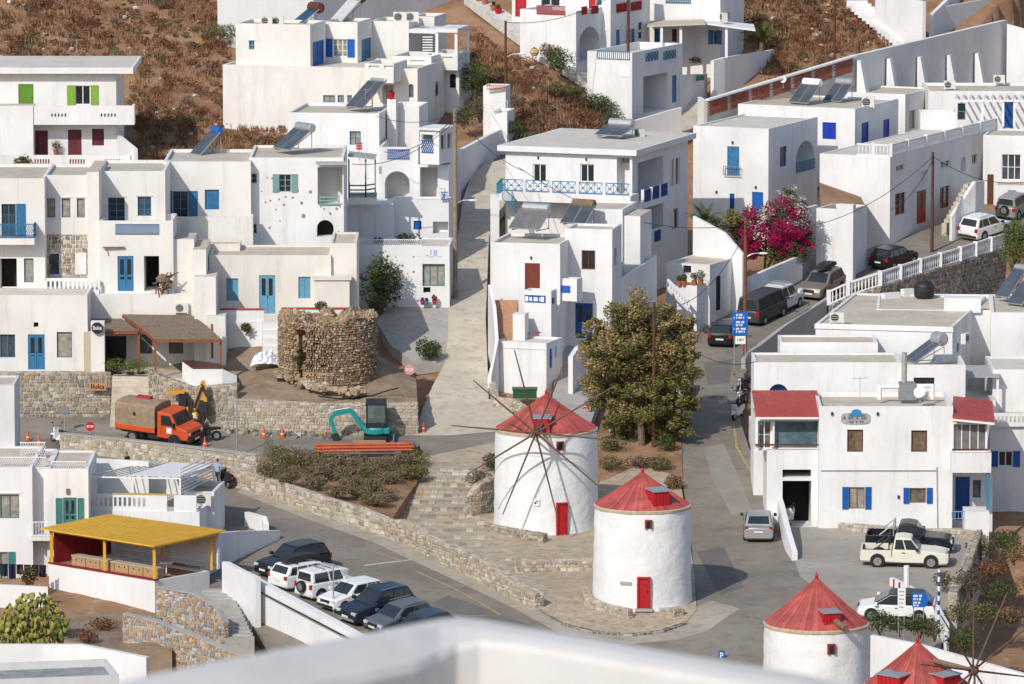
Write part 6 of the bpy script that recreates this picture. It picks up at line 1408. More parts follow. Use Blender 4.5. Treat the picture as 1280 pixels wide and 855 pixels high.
bush('flower_bush','bush with red flowers below the laundry line',at(36,735,336),.75,1.3,GRN+[(.35,.04,.02)],500,.09)
wall('garden_wall','low white wall behind the prickly pear',[(-20,730,750,334),(60,734,770,334)],.25,WHITE2,down=1.5)
# terrace house with white pergola
h=House('white terrace with slotted parapet under a bare white pergola frame',343,6)
z1_=h.box(106,250,640,740,d=8,par=.25,roof=ROOF2);z2=h.box(186,240,600,650,d=2.2,Y=351,par=0,roof=WHITE2);h.box(230,268,615,680,d=4,Y=346,par=.3);h.finish()
O,a,n,L=h.frame(z1_,'f');B0=Vector((O.x,O.y,z1_.z1))-n*.12;railing(h.root,B0,B0+a*3.6,.95,WHITE2,'slots',13,'slotted_parapet');m2=MB();m2.box(B0+a*3.6+n*.07,a*1.2,(0,0,.93),-n*.16);m2.box(B0+a*5.2+n*.07,a*1.3,(0,0,.93),-n*.16);m2.build('parapet',WHITE2,h.root)
m2=MB();m2.bar(B0+a*1.6+Z*.97,B0+a*4.8+Z*.97,.22,.05);m2.build('yellow_coping',mat('ochre coping',(.55,.36,.1),.8),h.root)
pw=empty('white_pergola',at(190,640,345),'white metal pergola frame with thin roof slats over the terrace','pergola');z0=B0.z
C=[at(107,596,344),at(186,578,352),at(267,584,350),at(225,598,344)]
m2=MB()
for p,q in zip(C,C[1:]+C[:1]):m2.bar(p,q,.08)
m2.build('roof_frame',WPAINT,pw)
for k in range(13):m2=MB();t=(k+.5)/13;m2.bar(C[0].lerp(C[3],t)+Z*.05,C[1].lerp(C[2],t)+Z*.05,.05,.05);m2.build('roof_slat',mat('aged white paint',(.62,.60,.53),.7),pw)
sb=MB();sb.prism([p+Z*.1 for p in (C[0].lerp(C[3],.45),C[3],C[2],C[1].lerp(C[2],.35))],(0,0,.03));sb.build('roof_sheet',WPAINT,pw)
for p in C+[C[0].lerp(C[3],.5)]:m2=MB();m2.bar(Vector((p.x,p.y,z0-.3)),p,.09);m2.build('post',WPAINT,pw)
for k in range(8):m2=MB();p,q=Vector((C[3].x,C[3].y,z0+.9+.2*k)),Vector((C[2].x,C[2].y,z0+.9+.2*k));m2.bar(p.lerp(q,.0),q,.04,.06);m2.build('side_slat',WPAINT,pw)
ac('air conditioner low on the terrace wall above the mustard pergola',254,632,345.4,0,.9,.7)
wall('parapet_wall','white roof parapet in front of the dark haired person',[(98,572,610,349.5),(130,574,610,349.5),(186,577,612,349.5)],.3,WHITE2,down=2)
# mustard pergola bar
h=House('white terrace base of the mustard pergola bar',333,42,cat='terrace',name='bar_terrace')
yb=h.box(62,194,726,800,xs=262,par=.12,roof=TILE);yl=h.box(194,258,706,760,Y=336,yaw=0,d=.4,par=0,ext=False) if False else None;h.finish()
O,a,n,L=h.frame(yb,'f');r0=Vector((O.x,O.y,yb.z1));rgt=r0+a*L;bdir=-n
yp=empty('mustard_pergola',r0,'mustard yellow pergola roof on painted posts over a maroon walled bar','pergola');Ht=1.95
c4=[r0-a*.35+n*.3,rgt+a*.25+n*.3,rgt+a*.25+bdir*5.4,r0-a*.35+bdir*5.0]
for k in range(2):
    m2=MB();s0,s1=(0,.56) if k == 0 else (.562,1);P=[c4[0].lerp(c4[1],s0),c4[0].lerp(c4[1],s1),c4[3].lerp(c4[2],s1),c4[3].lerp(c4[2],s0)];m2.prism([p+Z*(Ht+(.18 if i>1 else 0)) for i,p in enumerate(P)],(0,0,.07));N=16
    for j in range(N):t=(j+.5)/N;m2.bar(P[0].lerp(P[1],t)+Z*(Ht+.085),P[3].lerp(P[2],t)+Z*(Ht+.265),.05,.02)
    m2.build('roof_panel',mat('mustard sheet',(.70,.42,.05),.7,.12,2),yp)
for t in (.015,.52,.985):m2=MB();p=r0+a*L*t+bdir*.1;m2.bar(p,p+Z*Ht,.16);m2.build('post',YELLOW,yp)
for t in (.015,.52,.985):m2=MB();p=r0+a*L*t+bdir*4.6;m2.bar(p,p+Z*(Ht+.1),.14);m2.build('post',YELLOW,yp)
m2=MB();m2.bar(r0+Z*(Ht-.06)+bdir*.1,rgt+Z*(Ht-.06)+bdir*.1,.12,.16);m2.build('beam',YELLOW,yp);m2=MB();m2.bar(rgt+Z*(Ht-.04)+bdir*.1,rgt+Z*(Ht+.08)+bdir*5,.12,.14);m2.build('beam',YELLOW,yp)
m2=MB();m2.box(r0+a*.1+bdir*.3,a*.12,bdir*4.4,Z*(Ht-.05));m2.build('end_wall',MAROON,yp);m2=MB();m2.box(r0-a*.05+n*.05+Z*.003,a*(L+.15),n*-.25,Z*.08);m2.build('ledge',MAROON,yp)
bm_=MB();bm_.box(r0+a*.2+bdir*5.0,a*(L-.2),bdir*.15,Z*(Ht+.1));bo=bm_.build('back_wall',GREYW,yp)
for k in range(12):m2=MB();z=.3+k*.14;m2.box(r0+a*.3+bdir*4.97+Z*z,a*(L-.4),bdir*.03,Z*.07);m2.build('board',WPAINT,bo)
for k in range(6):
    o=r0+a*(1.3+(L-1.6)*k/6)+bdir*.55;w=(L-1.6)/6-.06;m2=MB();m2.box(o,a*w,bdir*.55,Z*.5);ch=m2.build('storage_chest',mat('pale rattan',(.42,.26,.13),.8,.2,8),None,o);tag(ch,'pale wooden storage chest of the bench row under the mustard pergola','chest','storage chests under the mustard pergola')
    m3=MB();m3.box(o-a*.02+bdir*-.03+Z*.505,a*(w+.04),bdir*.62,Z*.07);m3.build('cushion',mat('grey cushion',(.42,.38,.33),.9),ch)
    for e in (.3,.7):m3=MB();m3.box(o+a*w*e-bdir*.015+Z*.3,a*.07,bdir*.02,Z*.09);m3.build('latch',DMETAL,ch)
tp=rgt-a*.9+bdir*1.8;t_=empty('bistro_table',tp,'small round white bistro table at the open corner of the pergola bar','table');m2=MB();m2.tube(tp+Z*.68,tp+Z*.71,.4,n=20);m2.build('top',WPAINT,t_);m2=MB();m2.tube(tp,tp+Z*.68,.04,n=8);m2.tube(tp,tp+Z*.03,.22,n=14);m2.build('pedestal',WPAINT,t_)
# stair walls, stone stair
wall('stair_wall','white wall between the mustard pergola and the first parked car',[(256,668,735,338),(300,664,722,342.5),(350,663,694,347)],.3,WHITE2,down=1.5)
wall('stair_wall','white stepped end wall beside the first parked car',[(306,640,690,350),(328,646,690,348.5),(330,655,690,348)],.3,WHITE2)
wall('stair_wall','white stair parapet with a curved metal rail',[(278,702,770,331),(320,722,800,327)],.3,WHITE2,down=2)
wall('retaining_wall','tall orange and grey stone wall curving round the garden stairs',[(196,735,772,327),(240,742,790,325),(268,758,800,323.5),(280,780,802,323)],.35,MORT,PAL_ORNG,.24,cap=.06,capm=CONC,down=2)
wall('retaining_wall','long orange and grey stone wall sloping below the garden stairs',[(154,768,805,321),(196,778,815,320),(240,795,835,318),(305,822,850,315)],.35,MORT,PAL_ORNG,.24,cap=.06,capm=CONC,down=2)
gs=empty('garden_stairs',at(290,780,326),'grey concrete garden stairs beside the stone walls','stairs')
for k in range(14):p=at(252+2.2*k,738+4.6*k,331-.62*k);m2=MB();m2.box(Vector((p.x,p.y,p.z-1.5)),(1.6,0,0),(0,.62,0),(0,0,1.5));m2.build('step',CONC,gs)
ruled('dry_garden',[at(80,800,320),at(150,812,319),at(215,812,318.5)],[at(85,770,329),at(155,764,329),at(200,770,327)],DIRT,thick=1.5,bump=.15)
# big white parapet beside the car park
pk=wall('car_park_wall','large white sloping wall holding up the row of parked cars',[(278,703,800,331),(365,750,830,325.5),(462,803,860,319)],.5,WHITE2,down=3);p,q=at(279,716,330.95),at(440,800,320);m2=MB();m2.bar(p,q,.05,.07);m2.build('drip_joint',DMETAL,pk)
# roofs between the mills and the castle
h=House('flat roofed white house below the prickly pear',296,-12,GREYW);h.box(-60,150,852,950,d=4.5,par=.35,roof=layered('grey blue roof screed',(.30,.31,.31),(.36,.37,.36),(.24,.25,.25),.5,1.5));h.finish()
wall('parapet_wall','white parapet with a rounded pillar near the prickly pear',[(-20,806,830,307),(52,806,830,307),(100,806,850,306.5),(183,822,850,305)],.35,WHITE2,down=3)
# nearest wall: pale parapet of a house just below the castle
npar=empty('parapet',at(560,830,62),'long pale weathered parapet wall that hides the last parked car','wall')
def npt(x,y,Y):return at(x,y,Y)
topf=[(100,878,58),(180,856,59),(330,826,60.5),(470,800,62),(520,790,62.6),(550,784,63),(572,782,63.1),(600,785,63),(640,792,62.7),(740,809,62),(860,830,61.2),(1000,853,60.4),(1120,878,60)]
m2=MB();tops=[npt(*t) for t in topf];nt_=len(tops);fro=[Vector((0,-.85,-.17)).lerp(Vector((0,-.26,-.05)),min(1,max(0,(k-4)/3.5))) for k in range(nt_)];bk,dn=Vector((0,.5,0)),Vector((0,0,-3))
for k in range(nt_-1):
    p,q,f,g=tops[k],tops[k+1],fro[k],fro[k+1];f2,g2=f*1.12+Vector((0,0,-.06)),g*1.12+Vector((0,0,-.06))
    m2.poly([p,q,q+bk,p+bk]);m2.poly([p+f,q+g,q,p]);m2.poly([p+f2,q+g2,q+g,p+f]);m2.poly([p+f2+dn,q+g2+dn,q+g2,p+f2]);m2.poly([q+bk,q+bk+dn,p+bk+dn,p+bk])
m2.build('coping',plaster('weathered parapet plaster',(.69,.67,.64),amount=.5),npar)
# ================================================================== VEHICLES
CARGLASS=mat('car glass',(.026,.034,.039),.07,.2,2,spec=.7)
LAMPW=mat('headlamp lens',(.62,.64,.64),.12,.1,5,spec=.8);LAMPR=mat('tail lamp lens',(.42,.012,.012),.2,.1,5,spec=.6);LAMPO=mat('indicator lens',(.6,.18,.02),.25)
PLATE=mat('number plate',(.7,.7,.66),.5);RIM=mat('alloy rim',(.42,.42,.43),.35,.1,5,metal=.7)
def paint(name,c,rough=.28,metal=0.0):return mat(name,c,rough,.05,2,spec=.55,metal=metal)
def frame_at(p,heading):
    """axes of a thing standing on the slope, x forward"""
    f=Vector((math.cos(heading),math.sin(heading),0));l=Vector((-f.y,f.x,0));e=.9
    fz=(zt(p.x+f.x*e,p.y+f.y*e)-zt(p.x-f.x*e,p.y-f.y*e))/(2*e);lz=(zt(p.x+l.x*e,p.y+l.y*e)-zt(p.x-l.x*e,p.y-l.y*e))/(2*e)
    x=Vector((f.x,f.y,fz)).normalized();y=Vector((l.x,l.y,lz));y=(y-x*y.dot(x)).normalized();z=x.cross(y)
    m=Matrix((x,y,z)).transposed().to_4x4();m.translation=Vector((p.x,p.y,zt(p.x,p.y)+.055));return m
def loft(mb,secs,m=0):
    """secs: list of closed rings with equal counts"""
    i=len(mb.v);n=len(secs[0])
    for s in secs:mb.v +=[tuple(p) for p in s]
    for a in range(len(secs)-1):
        for k in range(n):mb.f.append((i+a*n+k,i+a*n+(k+1)% n,i+(a+1)*n+(k+1)% n,i+(a+1)*n+k));mb.m.append(m);mb.c.append(None)
    mb.f.append(tuple(i+k for k in range(n))[::-1]);mb.m.append(m);mb.c.append(None);mb.f.append(tuple(i+(len(secs)-1)*n+k for k in range(n)));mb.m.append(m);mb.c.append(None)
def fix_normals(o):
    bm=bmesh.new();bm.from_mesh(o.data);bmesh.ops.recalc_face_normals(bm,faces=bm.faces);bm.to_mesh(o.data);bm.free()
def wheel(root,x,y,r,w=.2,rim=RIM):
    s=1 if y>0 else -1;mb=MB();n=20;mb.tube((x,y-w/2,r),(x,y+w/2,r),r,n=n);o=mb.build('wheel',RUBBER,root)
    mb=MB();e=y+s*(w/2+.004);mb.tube((x,e-s*.03,r),(x,e,r),r*.64,n=n);mb.build('rim',rim,o);mb=MB();mb.tube((x,e,r),(x,e+s*.012,r),r*.16,n=8);mb.build('hub_cap',GREYM,o)
    return o
SPEC={  # length width height belt hood windscreen-base roof-front roof-rear tail-base (x in parts of the half length)
    'suv':dict(L=4.35,W=1.80,Ht=1.68,belt=1.02,hood=.98,a=.42,b=.08,c=-.80,d=-.97,r=.345,tail=1.05),
    'hatch':dict(L=3.95,W=1.70,Ht=1.48,belt=.93,hood=.88,a=.50,b=.14,c=-.70,d=-.95,r=.30,tail=.98),
    'wagon':dict(L=4.55,W=1.80,Ht=1.48,belt=.94,hood=.88,a=.44,b=.14,c=-.80,d=-.96,r=.31,tail=.98),
    'sedan':dict(L=4.35,W=1.72,Ht=1.46,belt=.92,hood=.84,a=.44,b=.14,c=-.46,d=-.72,r=.30,tail=.95),
    'boxy':dict(L=3.55,W=1.62,Ht=1.70,belt=1.05,hood=1.0,a=.40,b=.26,c=-.90,d=-.95,r=.34,tail=1.05),
    'van':dict(L=4.25,W=1.72,Ht=1.85,belt=1.08,hood=1.0,a=.56,b=.26,c=-.93,d=-.97,r=.31,tail=1.08),
    'oldvan':dict(L=4.6,W=1.75,Ht=1.95,belt=1.1,hood=1.08,a=.88,b=.66,c=-.95,d=-.98,r=.31,tail=1.1),
    'pickup':dict(L=5.05,W=1.78,Ht=1.75,belt=1.05,hood=1.0,a=.36,b=.14,c=-.22,d=-.27,r=.37,tail=1.0),
    'ev':dict(L=4.3,W=1.8,Ht=1.55,belt=.95,hood=.85,a=.60,b=.16,c=-.66,d=-.97,r=.335,tail=1.05),
}
def car(label,kind,px,py,heading,body,cat='car',roofbox=False,spare=False,roof=None,rails=False,flip=False,group='parked cars and pickups',trim=None,rollbar=False,name='parked_car',bars=False,shift=0):
    s=SPEC[kind];p=G(px,py);M=frame_at(p,R(heading));root=empty(name,p,label,cat,group,mtx=M)
    hl,hw,Ht,belt=s['L']/2,s['W']/2,s['Ht'],s['belt'];tail=s['tail']
    def ring(x,w,z0,z1,tuck=.06):
        return [(x,-w*.9,z0),(x,-w,z0+.10),(x,-w,(z0+z1)*.52),(x,-w*.975,z1-tuck),(x,-w*.86,z1),(x,w*.86,z1),(x,w*.975,z1-tuck),(x,w,(z0+z1)*.52),(x,w,z0+.10),(x,w*.9,z0)]
    hd=s['hood'];pk=kind == 'pickup';bed=.62 if pk else None;mb=MB()
    secs=[ring(hl,hw*.78,.36,hd*.62),ring(hl*.975,hw*.90,.25,hd*.74),ring(hl*.92,hw*.96,.22,hd*.88),ring(hl*.72,hw,.20,hd*.965),ring(hl*s['a'],hw,.20,hd+.03),ring(hl*(s['a']-.05),hw,.20,belt)]
    if pk:secs +=[ring(hl*s['d'],hw,.25,belt),ring(hl*(s['d']-.01),hw,.25,.66),ring(-hl*.97,hw,.32,.66),ring(-hl,hw*.95,.4,.62)]
    else:secs +=[ring(hl*s['d']*.9,hw,.20,belt+.01),ring(-hl*.96,hw*.96,.24,tail*.97),ring(-hl*.99,hw*.90,.30,tail*.90),ring(-hl,hw*.80,.38,tail*.70)]
    loft(mb,secs)
    if pk:
        z1=1.02;x0,x1=-hl*.985,hl*(s['d']-.02)
        for sy in (-1,1):mb.bx(x0,x1,min(sy*hw,sy*(hw-.1)),max(sy*hw,sy*(hw-.1)),.6,z1)
        mb.bx(x0,x0+.08,-hw+.1,hw-.1,.6,z1);mb.bx(x1-.06,x1,-hw+.1,hw-.1,.6,z1)
    bo=mb.build('body',body,root,smooth=True);fix_normals(bo)
    bv=bo.modifiers.new('bevel','BEVEL');bv.width=.06;bv.segments=2;bv.limit_method='ANGLE';bv.angle_limit=R(24);bv.harden_normals=True
    # cabin
    A,B,C,D=hl*s['a'],hl*s['b'],hl*s['c'],hl*s['d'];wb,wt=hw*.93,hw*.78;zb=belt-.03
    mid=(B+C)/2;gm=MB()
    v=[(A,-wb,zb),(A,wb,zb),(D,wb,zb+.02),(D,-wb,zb+.02),(B,-wt,Ht-.06),(B,wt,Ht-.06),(C,wt,Ht-.05),(C,-wt,Ht-.05),(mid,-wt*.96,Ht),(mid,wt*.96,Ht)]
    gm.add(v,[(0,1,5,4),(2,3,7,6),(1,2,6,9,5),(3,0,4,8,7),(4,5,9,8),(8,9,6,7),(0,3,2,1)]);ca=gm.build('cabin',roof or body,root,smooth=True);fix_normals(ca)
    bv=ca.modifiers.new('bevel','BEVEL');bv.width=.08;bv.segments=3;bv.harden_normals=True
    def pane(nm,pts,out,k=.012):g=MB();out=Vector(out).normalized();g.prism([Vector(q)+out*k*.2 for q in pts],out*k);o=g.build(nm,CARGLASS,root);return o
    def lerp3(a,b,t):return Vector(a).lerp(Vector(b),t)
    # windscreen and rear window
    def quad(a,b,c,d,u0,u1,w0,w1):f=lambda u,w:lerp3(lerp3(a,b,u),lerp3(d,c,u),w);return [f(u0,w0),f(u1,w0),f(u1,w1),f(u0,w1)]
    nf=(Ht-belt,0,(A-B));pane('windscreen',quad(v[0],v[1],v[5],v[4],.07,.93,.06,.90),nf);nr=(-(Ht-belt),0,abs(C-D)+.05);pane('rear_window',quad(v[2],v[3],v[7],v[6],.10,.90,.18,.88),nr)
    for sy,(a,d,c,b_) in ((1,(v[1],v[2],v[6],v[5])),(-1,(v[0],v[3],v[7],v[4]))):
        cuts={'pickup':[(.06,.50),(.55,.93)],'boxy':[(.08,.44),(.50,.92)],'oldvan':[(.08,.26),(.31,.62),(.66,.93)],'van':[(.07,.38),(.43,.66),(.70,.94)]}.get(kind,[(.10,.45),(.49,.76),(.79,.93)])
        for (u0,u1) in cuts:pane('side_window',quad(a,d,c,b_,u0,u1,.08,.88),(0,sy,.22))
    xw=hl*(.62 if not pk else .60);xr=-hl*(.60 if kind not in ('boxy',) else .62);r=s['r']
    for x in (xw,xr):
        for sy in (-1,1):
            am=MB();y=sy*(hw-.012);am.tube((x,y-sy*.2,r+.03),(x,y+sy*.018,r+.03),r*1.17,n=20);am.build('wheel_arch',PLASTB,root);wheel(root,x,sy*(hw-.085),r,.21)
    for sy in (-1,1):
        g=MB();g.bx(hl*.93,hl*.985,min(sy*hw*.52,sy*hw*.90),max(sy*hw*.52,sy*hw*.90),hd*.66,hd*.82);g.build('headlight',LAMPW,root)
        z0,z1,x=(.78,1.0,-hl*.97) if kind not in ('suv','boxy','van','oldvan','wagon','hatch') else (.72,tail*.95,-hl*.985)
        g=MB();g.bx(x-.035,x+.10,min(sy*hw*.70,sy*hw*.935),max(sy*hw*.70,sy*hw*.935),z0,z1);g.build('taillight',LAMPR,root)
        g=MB();g.bx(A-.28,A-.10,min(sy*(hw+.02),sy*(hw+.20)),max(sy*(hw+.02),sy*(hw+.20)),belt-.0,belt+.15);g.build('mirror',PLASTB if trim else body,root)
        g=MB();g.bx(-.15,.05,min(sy*hw,sy*(hw+.025)),max(sy*hw,sy*(hw+.025)),belt-.17,belt-.13);g.build('door_handle',trim or PLASTB,root)
        g=MB();g.bx(-hl*.5,hl*.5,min(sy*hw,sy*(hw+.012)),max(sy*hw,sy*(hw+.012)),.24,.34);g.build('sill_trim',PLASTB,root)
    g=MB();g.bx(hl*.965,hl+.012,-hw*.45,hw*.45,hd*.60,hd*.78);g.build('grille',PLASTB,root)
    g=MB();g.bx(hl*.97,hl+.02,-hw*.8,hw*.8,.30,.44);g.build('bumper',trim or PLASTB,root);g=MB();g.bx(-hl-.03,-hl*.97,-hw*.86,hw*.86,.34,.50);g.build('bumper',trim or body,root)
    g=MB();g.bx(hl+.012,hl+.03,-.26,.26,.45,.56);g.build('number_plate',PLATE,root);g=MB();g.bx(-hl-.045,-hl-.028,-.26,.26,.56 if kind != 'sedan' else .64,.67 if kind != 'sedan' else .75);g.build('number_plate',PLATE,root)
    if roofbox:
        g=MB();secs=[[(x,-w,Ht+.10),(x,-w*.9,Ht+.1+hh),(x,w*.9,Ht+.1+hh),(x,w,Ht+.10)] for x,w,hh in ((B+.35,.18,.06),(B+.1,.36,.2),(B-.5,.42,.30),(C+.5,.42,.30),(C+.1,.38,.22),(C-.1,.3,.1))];loft(g,secs);rb=g.build('roof_box',PLASTB,root);fix_normals(rb);bv=rb.modifiers.new('bevel','BEVEL');bv.width=.04;bv.segments=2
        g=MB()
        for x in (B-.3,C+.5):g.bx(x,x+.05,-hw*.75,hw*.75,Ht+.03,Ht+.09)
        g.build('roof_bars',DMETAL,root)
    if rails:
        for sy in (-1,1):g=MB();g.tube((B-.1,sy*wt*.93,Ht+.05),(C+.15,sy*wt*.93,Ht+.05),.022,n=6);g.build('roof_rail',GREYM,root)
    if bars:
        g=MB()
        for k in range(3):x=B-.3-.45*k;g.bx(x,x+.04,-hw*.75,hw*.75,Ht+.04,Ht+.1)
        g.build('roof_rack',GREYM,root)
    if spare:g=MB();g.tube((-hl-.22,.0,.82),(-hl-.01,.0,.82),.33,n=20);sp=g.build('spare_wheel',RUBBER,root);g=MB();g.tube((-hl-.225,0,.82),(-hl-.218,0,.82),.22,n=16);g.build('spare_cover',RIM if spare == 1 else GREYM,sp)
    if rollbar:
        g=MB();x=hl*s['d']-.2
        g.path([(x,-hw*.8,1.0),(x,-hw*.72,1.75),(x,hw*.72,1.75),(x,hw*.8,1.0)],.04,8);g.path([(x,-hw*.72,1.7),(x-.8,-hw*.84,1.03)],.035,8);g.path([(x,hw*.72,1.7),(x-.8,hw*.84,1.03)],.035,8);g.build('roll_bar',GALV if rollbar == 1 else DMETAL,root)
        g=MB();g.bx(-hl*.96,hl*(s['d']-.03),-hw+.1,hw-.1,.665,.69);g.build('bed_liner',PLASTB,root)
    return root
PBLK=paint('black car paint',(.012,.014,.018));PNAVY=paint('dark navy car paint',(.016,.024,.045));PWHT=paint('white car paint',(.78,.78,.76),.3);PGRY=paint('grey blue car paint',(.16,.18,.20),.3,.4);PSIL=paint('silver car paint',(.46,.46,.46),.32,.5);PCRM=paint('cream white pickup paint',(.72,.68,.58),.35);PTAN=paint('champagne car paint',(.30,.27,.22),.3,.4);PDG=paint('dark grey van paint',(.065,.07,.075),.4,.3);PSLT=paint('slate car paint',(.05,.065,.085),.3,.3)
HD=220
car('black crossover parked nose to the white wall, first in the row','suv',366,717,HD,PBLK,trim=PBLK)
car('white estate car with a black roof box, tail to the wall','wagon',386,732,HD-180,PWHT,roofbox=True)
car('small white off-roader with a spare wheel on its back door','boxy',410,746,HD-180,PWHT,spare=1,bars=True)
car('white hatchback parked nose to the wall between off-roader and dark suv','hatch',441,759,HD,PWHT)
car('dark navy suv with silver bumper in the parked row','suv',470,773,HD,PNAVY,trim=GALV,rails=True)
car('grey blue small car with roof rails in the parked row','hatch',500,787,HD,PGRY,rails=True)
car('dark slate car at the end of the row, half hidden by the parapet','hatch',527,800,HD,PSLT)
car('champagne off-roader with a grey roof box driving down the upper road','suv',1027,369,243,PTAN,roofbox=True,trim=PTAN)
car('black hatchback on the upper road beside the balustrade','hatch',1117,333,52,PBLK)
car('white suv with roof rails on the upper road by the coral doors','suv',1231,296,50,PWHT,rails=True,trim=PLASTB)
car('grey off-roader with a spare wheel up the road beyond the white suv','boxy',1268,270,62,paint('dull grey car paint',(.28,.28,.27),.4),spare=1)
car('white panel van with roof bars parked behind the blue road sign','van',975,388,62,PWHT,'van',bars=True)
car('dark grey old van parked behind the blue road sign','oldvan',953,400,62,PDG,'van',name='parked_van')
car('black hatchback half hidden by the blue road sign','hatch',906,428,78,PBLK)
car('silver saloon parked on the asphalt beside the curved white wall','sedan',948,669,88,PSIL,trim=PSIL)
car('cream white pickup with a black roll bar in the yard','pickup',1131,707,-6,PCRM,'pickup',rollbar=2,name='parked_pickup',trim=PLASTB)
car('black pickup with a chrome roll bar parked behind the cream one','pickup',1137,689,-8,PBLK,'pickup',rollbar=1,name='parked_pickup',trim=GALV)
car('white electric hatchback with a black roof beside the road signs','ev',1121,773,172,PWHT,roof=PBLK)
car('white car parked at the road edge behind the big tree','hatch',846,494,80,PWHT)
# ---- orange tarpaulin truck
OR=paint('orange truck paint',(.60,.085,.022),.42);p=G(201,553);M=frame_at(p,R(-27));tr=empty('truck',p,'orange lorry with a brown canvas covered bed on the upper road','truck',mtx=M)
def P_(nm,m,*boxes,parent=tr,bev=.03):
    g=MB()
    for b_ in boxes:g.bx(*b_)
    o=g.build(nm,m,parent)
    if bev:q=o.modifiers.new('bevel','BEVEL');q.width=bev;q.segments=2;q.limit_method='ANGLE'
    return o
g=MB();pr=[(2.45,.55),(2.5,.95),(2.38,1.18),(1.72,1.36),(1.28,2.12),(.35,2.2),(.30,.55)];g.prism([(x,-.98,z) for x,z in pr],(0,1.96,0));o=g.build('cab',OR,tr);fix_normals(o);q=o.modifiers.new('bevel','BEVEL');q.width=.05;q.segments=2;q.limit_method='ANGLE'
def plate(nm,m,pts,out,parent=tr,k=.015):g=MB();g.prism([Vector(a)+Vector(out)*.003 for a in pts],Vector(out).normalized()*k);return g.build(nm,m,parent)
plate('windscreen',CARGLASS,[(1.69,-.86,1.42),(1.69,.86,1.42),(1.34,.80,2.04),(1.34,-.80,2.04)],(.76,0,.44),k=.02)
for sy in (-1,1):
    plate('side_window',CARGLASS,[(1.5,sy*.985,1.38),(.62,sy*.985,1.38),(.62,sy*.985,2.0),(1.22,sy*.985,2.0)],(0,sy,0));P_('mirror',PLASTB,(1.5,1.62,min(sy*1.02,sy*1.2),max(sy*1.02,sy*1.2),1.3,1.62));P_('headlight',LAMPW,(2.44,2.52,min(sy*.6,sy*.84),max(sy*.6,sy*.84),.82,1.0));P_('indicator',LAMPO,(2.42,2.5,min(sy*.86,sy*.96),max(sy*.86,sy*.96),.82,1.0));plate('door_seam',DMETAL,[(.62,sy*.985,.7),(.60,sy*.985,.7),(.60,sy*.985,1.36),(.62,sy*.985,1.36)],(0,sy,0),k=.006)
    wheel(tr,1.55,sy*.86,.37,.24,GREYM);wheel(tr,-1.45,sy*.84,.37,.30,GREYM);g=MB();g.tube((1.55,sy*.80,.42),(1.55,sy*.99,.42),.47,n=20);g.build('wheel_arch',PLASTB,tr)
P_('grille',PLASTB,(2.46,2.53,-.55,.55,.80,1.02));P_('bumper',DMETAL,(2.40,2.60,-.98,.98,.45,.66));P_('number_plate',PLATE,(2.60,2.62,-.26,.26,.50,.62))
P_('chassis',DMETAL,(-2.6,2.2,-.42,.42,.45,.68));P_('bed_side',OR,(-2.65,.18,-1.04,-.98,.78,1.12),(-2.65,.18,.98,1.04,.78,1.12));P_('tailgate',OR,(-2.68,-2.62,-1.0,1.0,.78,1.12));P_('bed_floor',DMETAL,(-2.64,.2,-.98,.98,.70,.80));P_('fuel_tank',DMETAL,(-.4,.4,-.9,-.5,.4,.68))
TARP=mat('brown canvas',(.30,.215,.145),.95,.2,3,bump=.5,bscale=5);g=MB();N=10
def cv(x,k):
    t=k/N;w,h0,h1=1.02,1.1,2.5;pts=[(-w,h0),(-w,1.6),(-w*.99,2.1),(-w*.95,2.36),(-w*.8,2.46),(0,2.54),(w*.8,2.46),(w*.95,2.36),(w*.99,2.1),(w,1.6),(w,h0)];y,z=pts[k]
    return Vector((x,y+.02*math.sin(x*7+k),z+(.02*math.cos(x*5) if k in (4,5,6) else 0)))
X=[(-2.64+2.82*i/12) for i in range(13)]
loft(g,[[cv(x,k) for k in range(N+1)] for x in X]);o=g.build('canvas_cover',TARP,tr);fix_normals(o)
P_('canvas_patch',DMETAL,(-1.35,-1.15,-1.045,-1.03,1.75,1.95));P_('side_sign',WPAINT,(1.0,1.35,-.995,-.985,.9,1.25));P_('red_bundle',RED,(-1.9,-.9,.3,.7,2.5,2.62))
# ---- mini excavator
EX=paint('turquoise machine paint',(.015,.27,.27),.4);p=G(470,551);ex=empty('mini_excavator',p,'turquoise mini excavator with a black cab, boom folded to the pipes','excavator',mtx=frame_at(p,R(180)))
CABG=mat('clear cab glass',(.16,.22,.21),.08);CABG.node_tree.nodes['Principled BSDF'].inputs['Alpha'].default_value=.45
P_('track',RUBBER,(-.75,.75,-.75,-.45,0,.42),parent=ex,bev=.12);P_('track',RUBBER,(-.75,.75,.45,.75,0,.42),parent=ex,bev=.12);P_('undercarriage',DMETAL,(-.4,.4,-.45,.45,.2,.5),parent=ex)
g=MB();g.lathe((0,0,.5),[(0,0),(.72,0),(.78,.08),(.78,.34),(.7,.44),(0,.44)],22);g.build('slew_body',EX,ex);P_('counterweight',EX,(-.85,-.45,-.6,.6,.5,.95),parent=ex,bev=.1)
g=MB()
for x in (-.62,.55):
    for y in (-.58,.58):g.bx(x-.04,x+.04,y-.04,y+.04,.94,2.42)
g.bx(-.66,.6,-.62,.62,2.38,2.48);g.bx(-.66,.6,-.62,-.55,.94,1.25);g.bx(-.66,.6,.55,.62,.94,1.25);g.bx(-.66,-.6,-.6,.6,.94,1.45);g.build('cab_frame',DMETAL,ex)
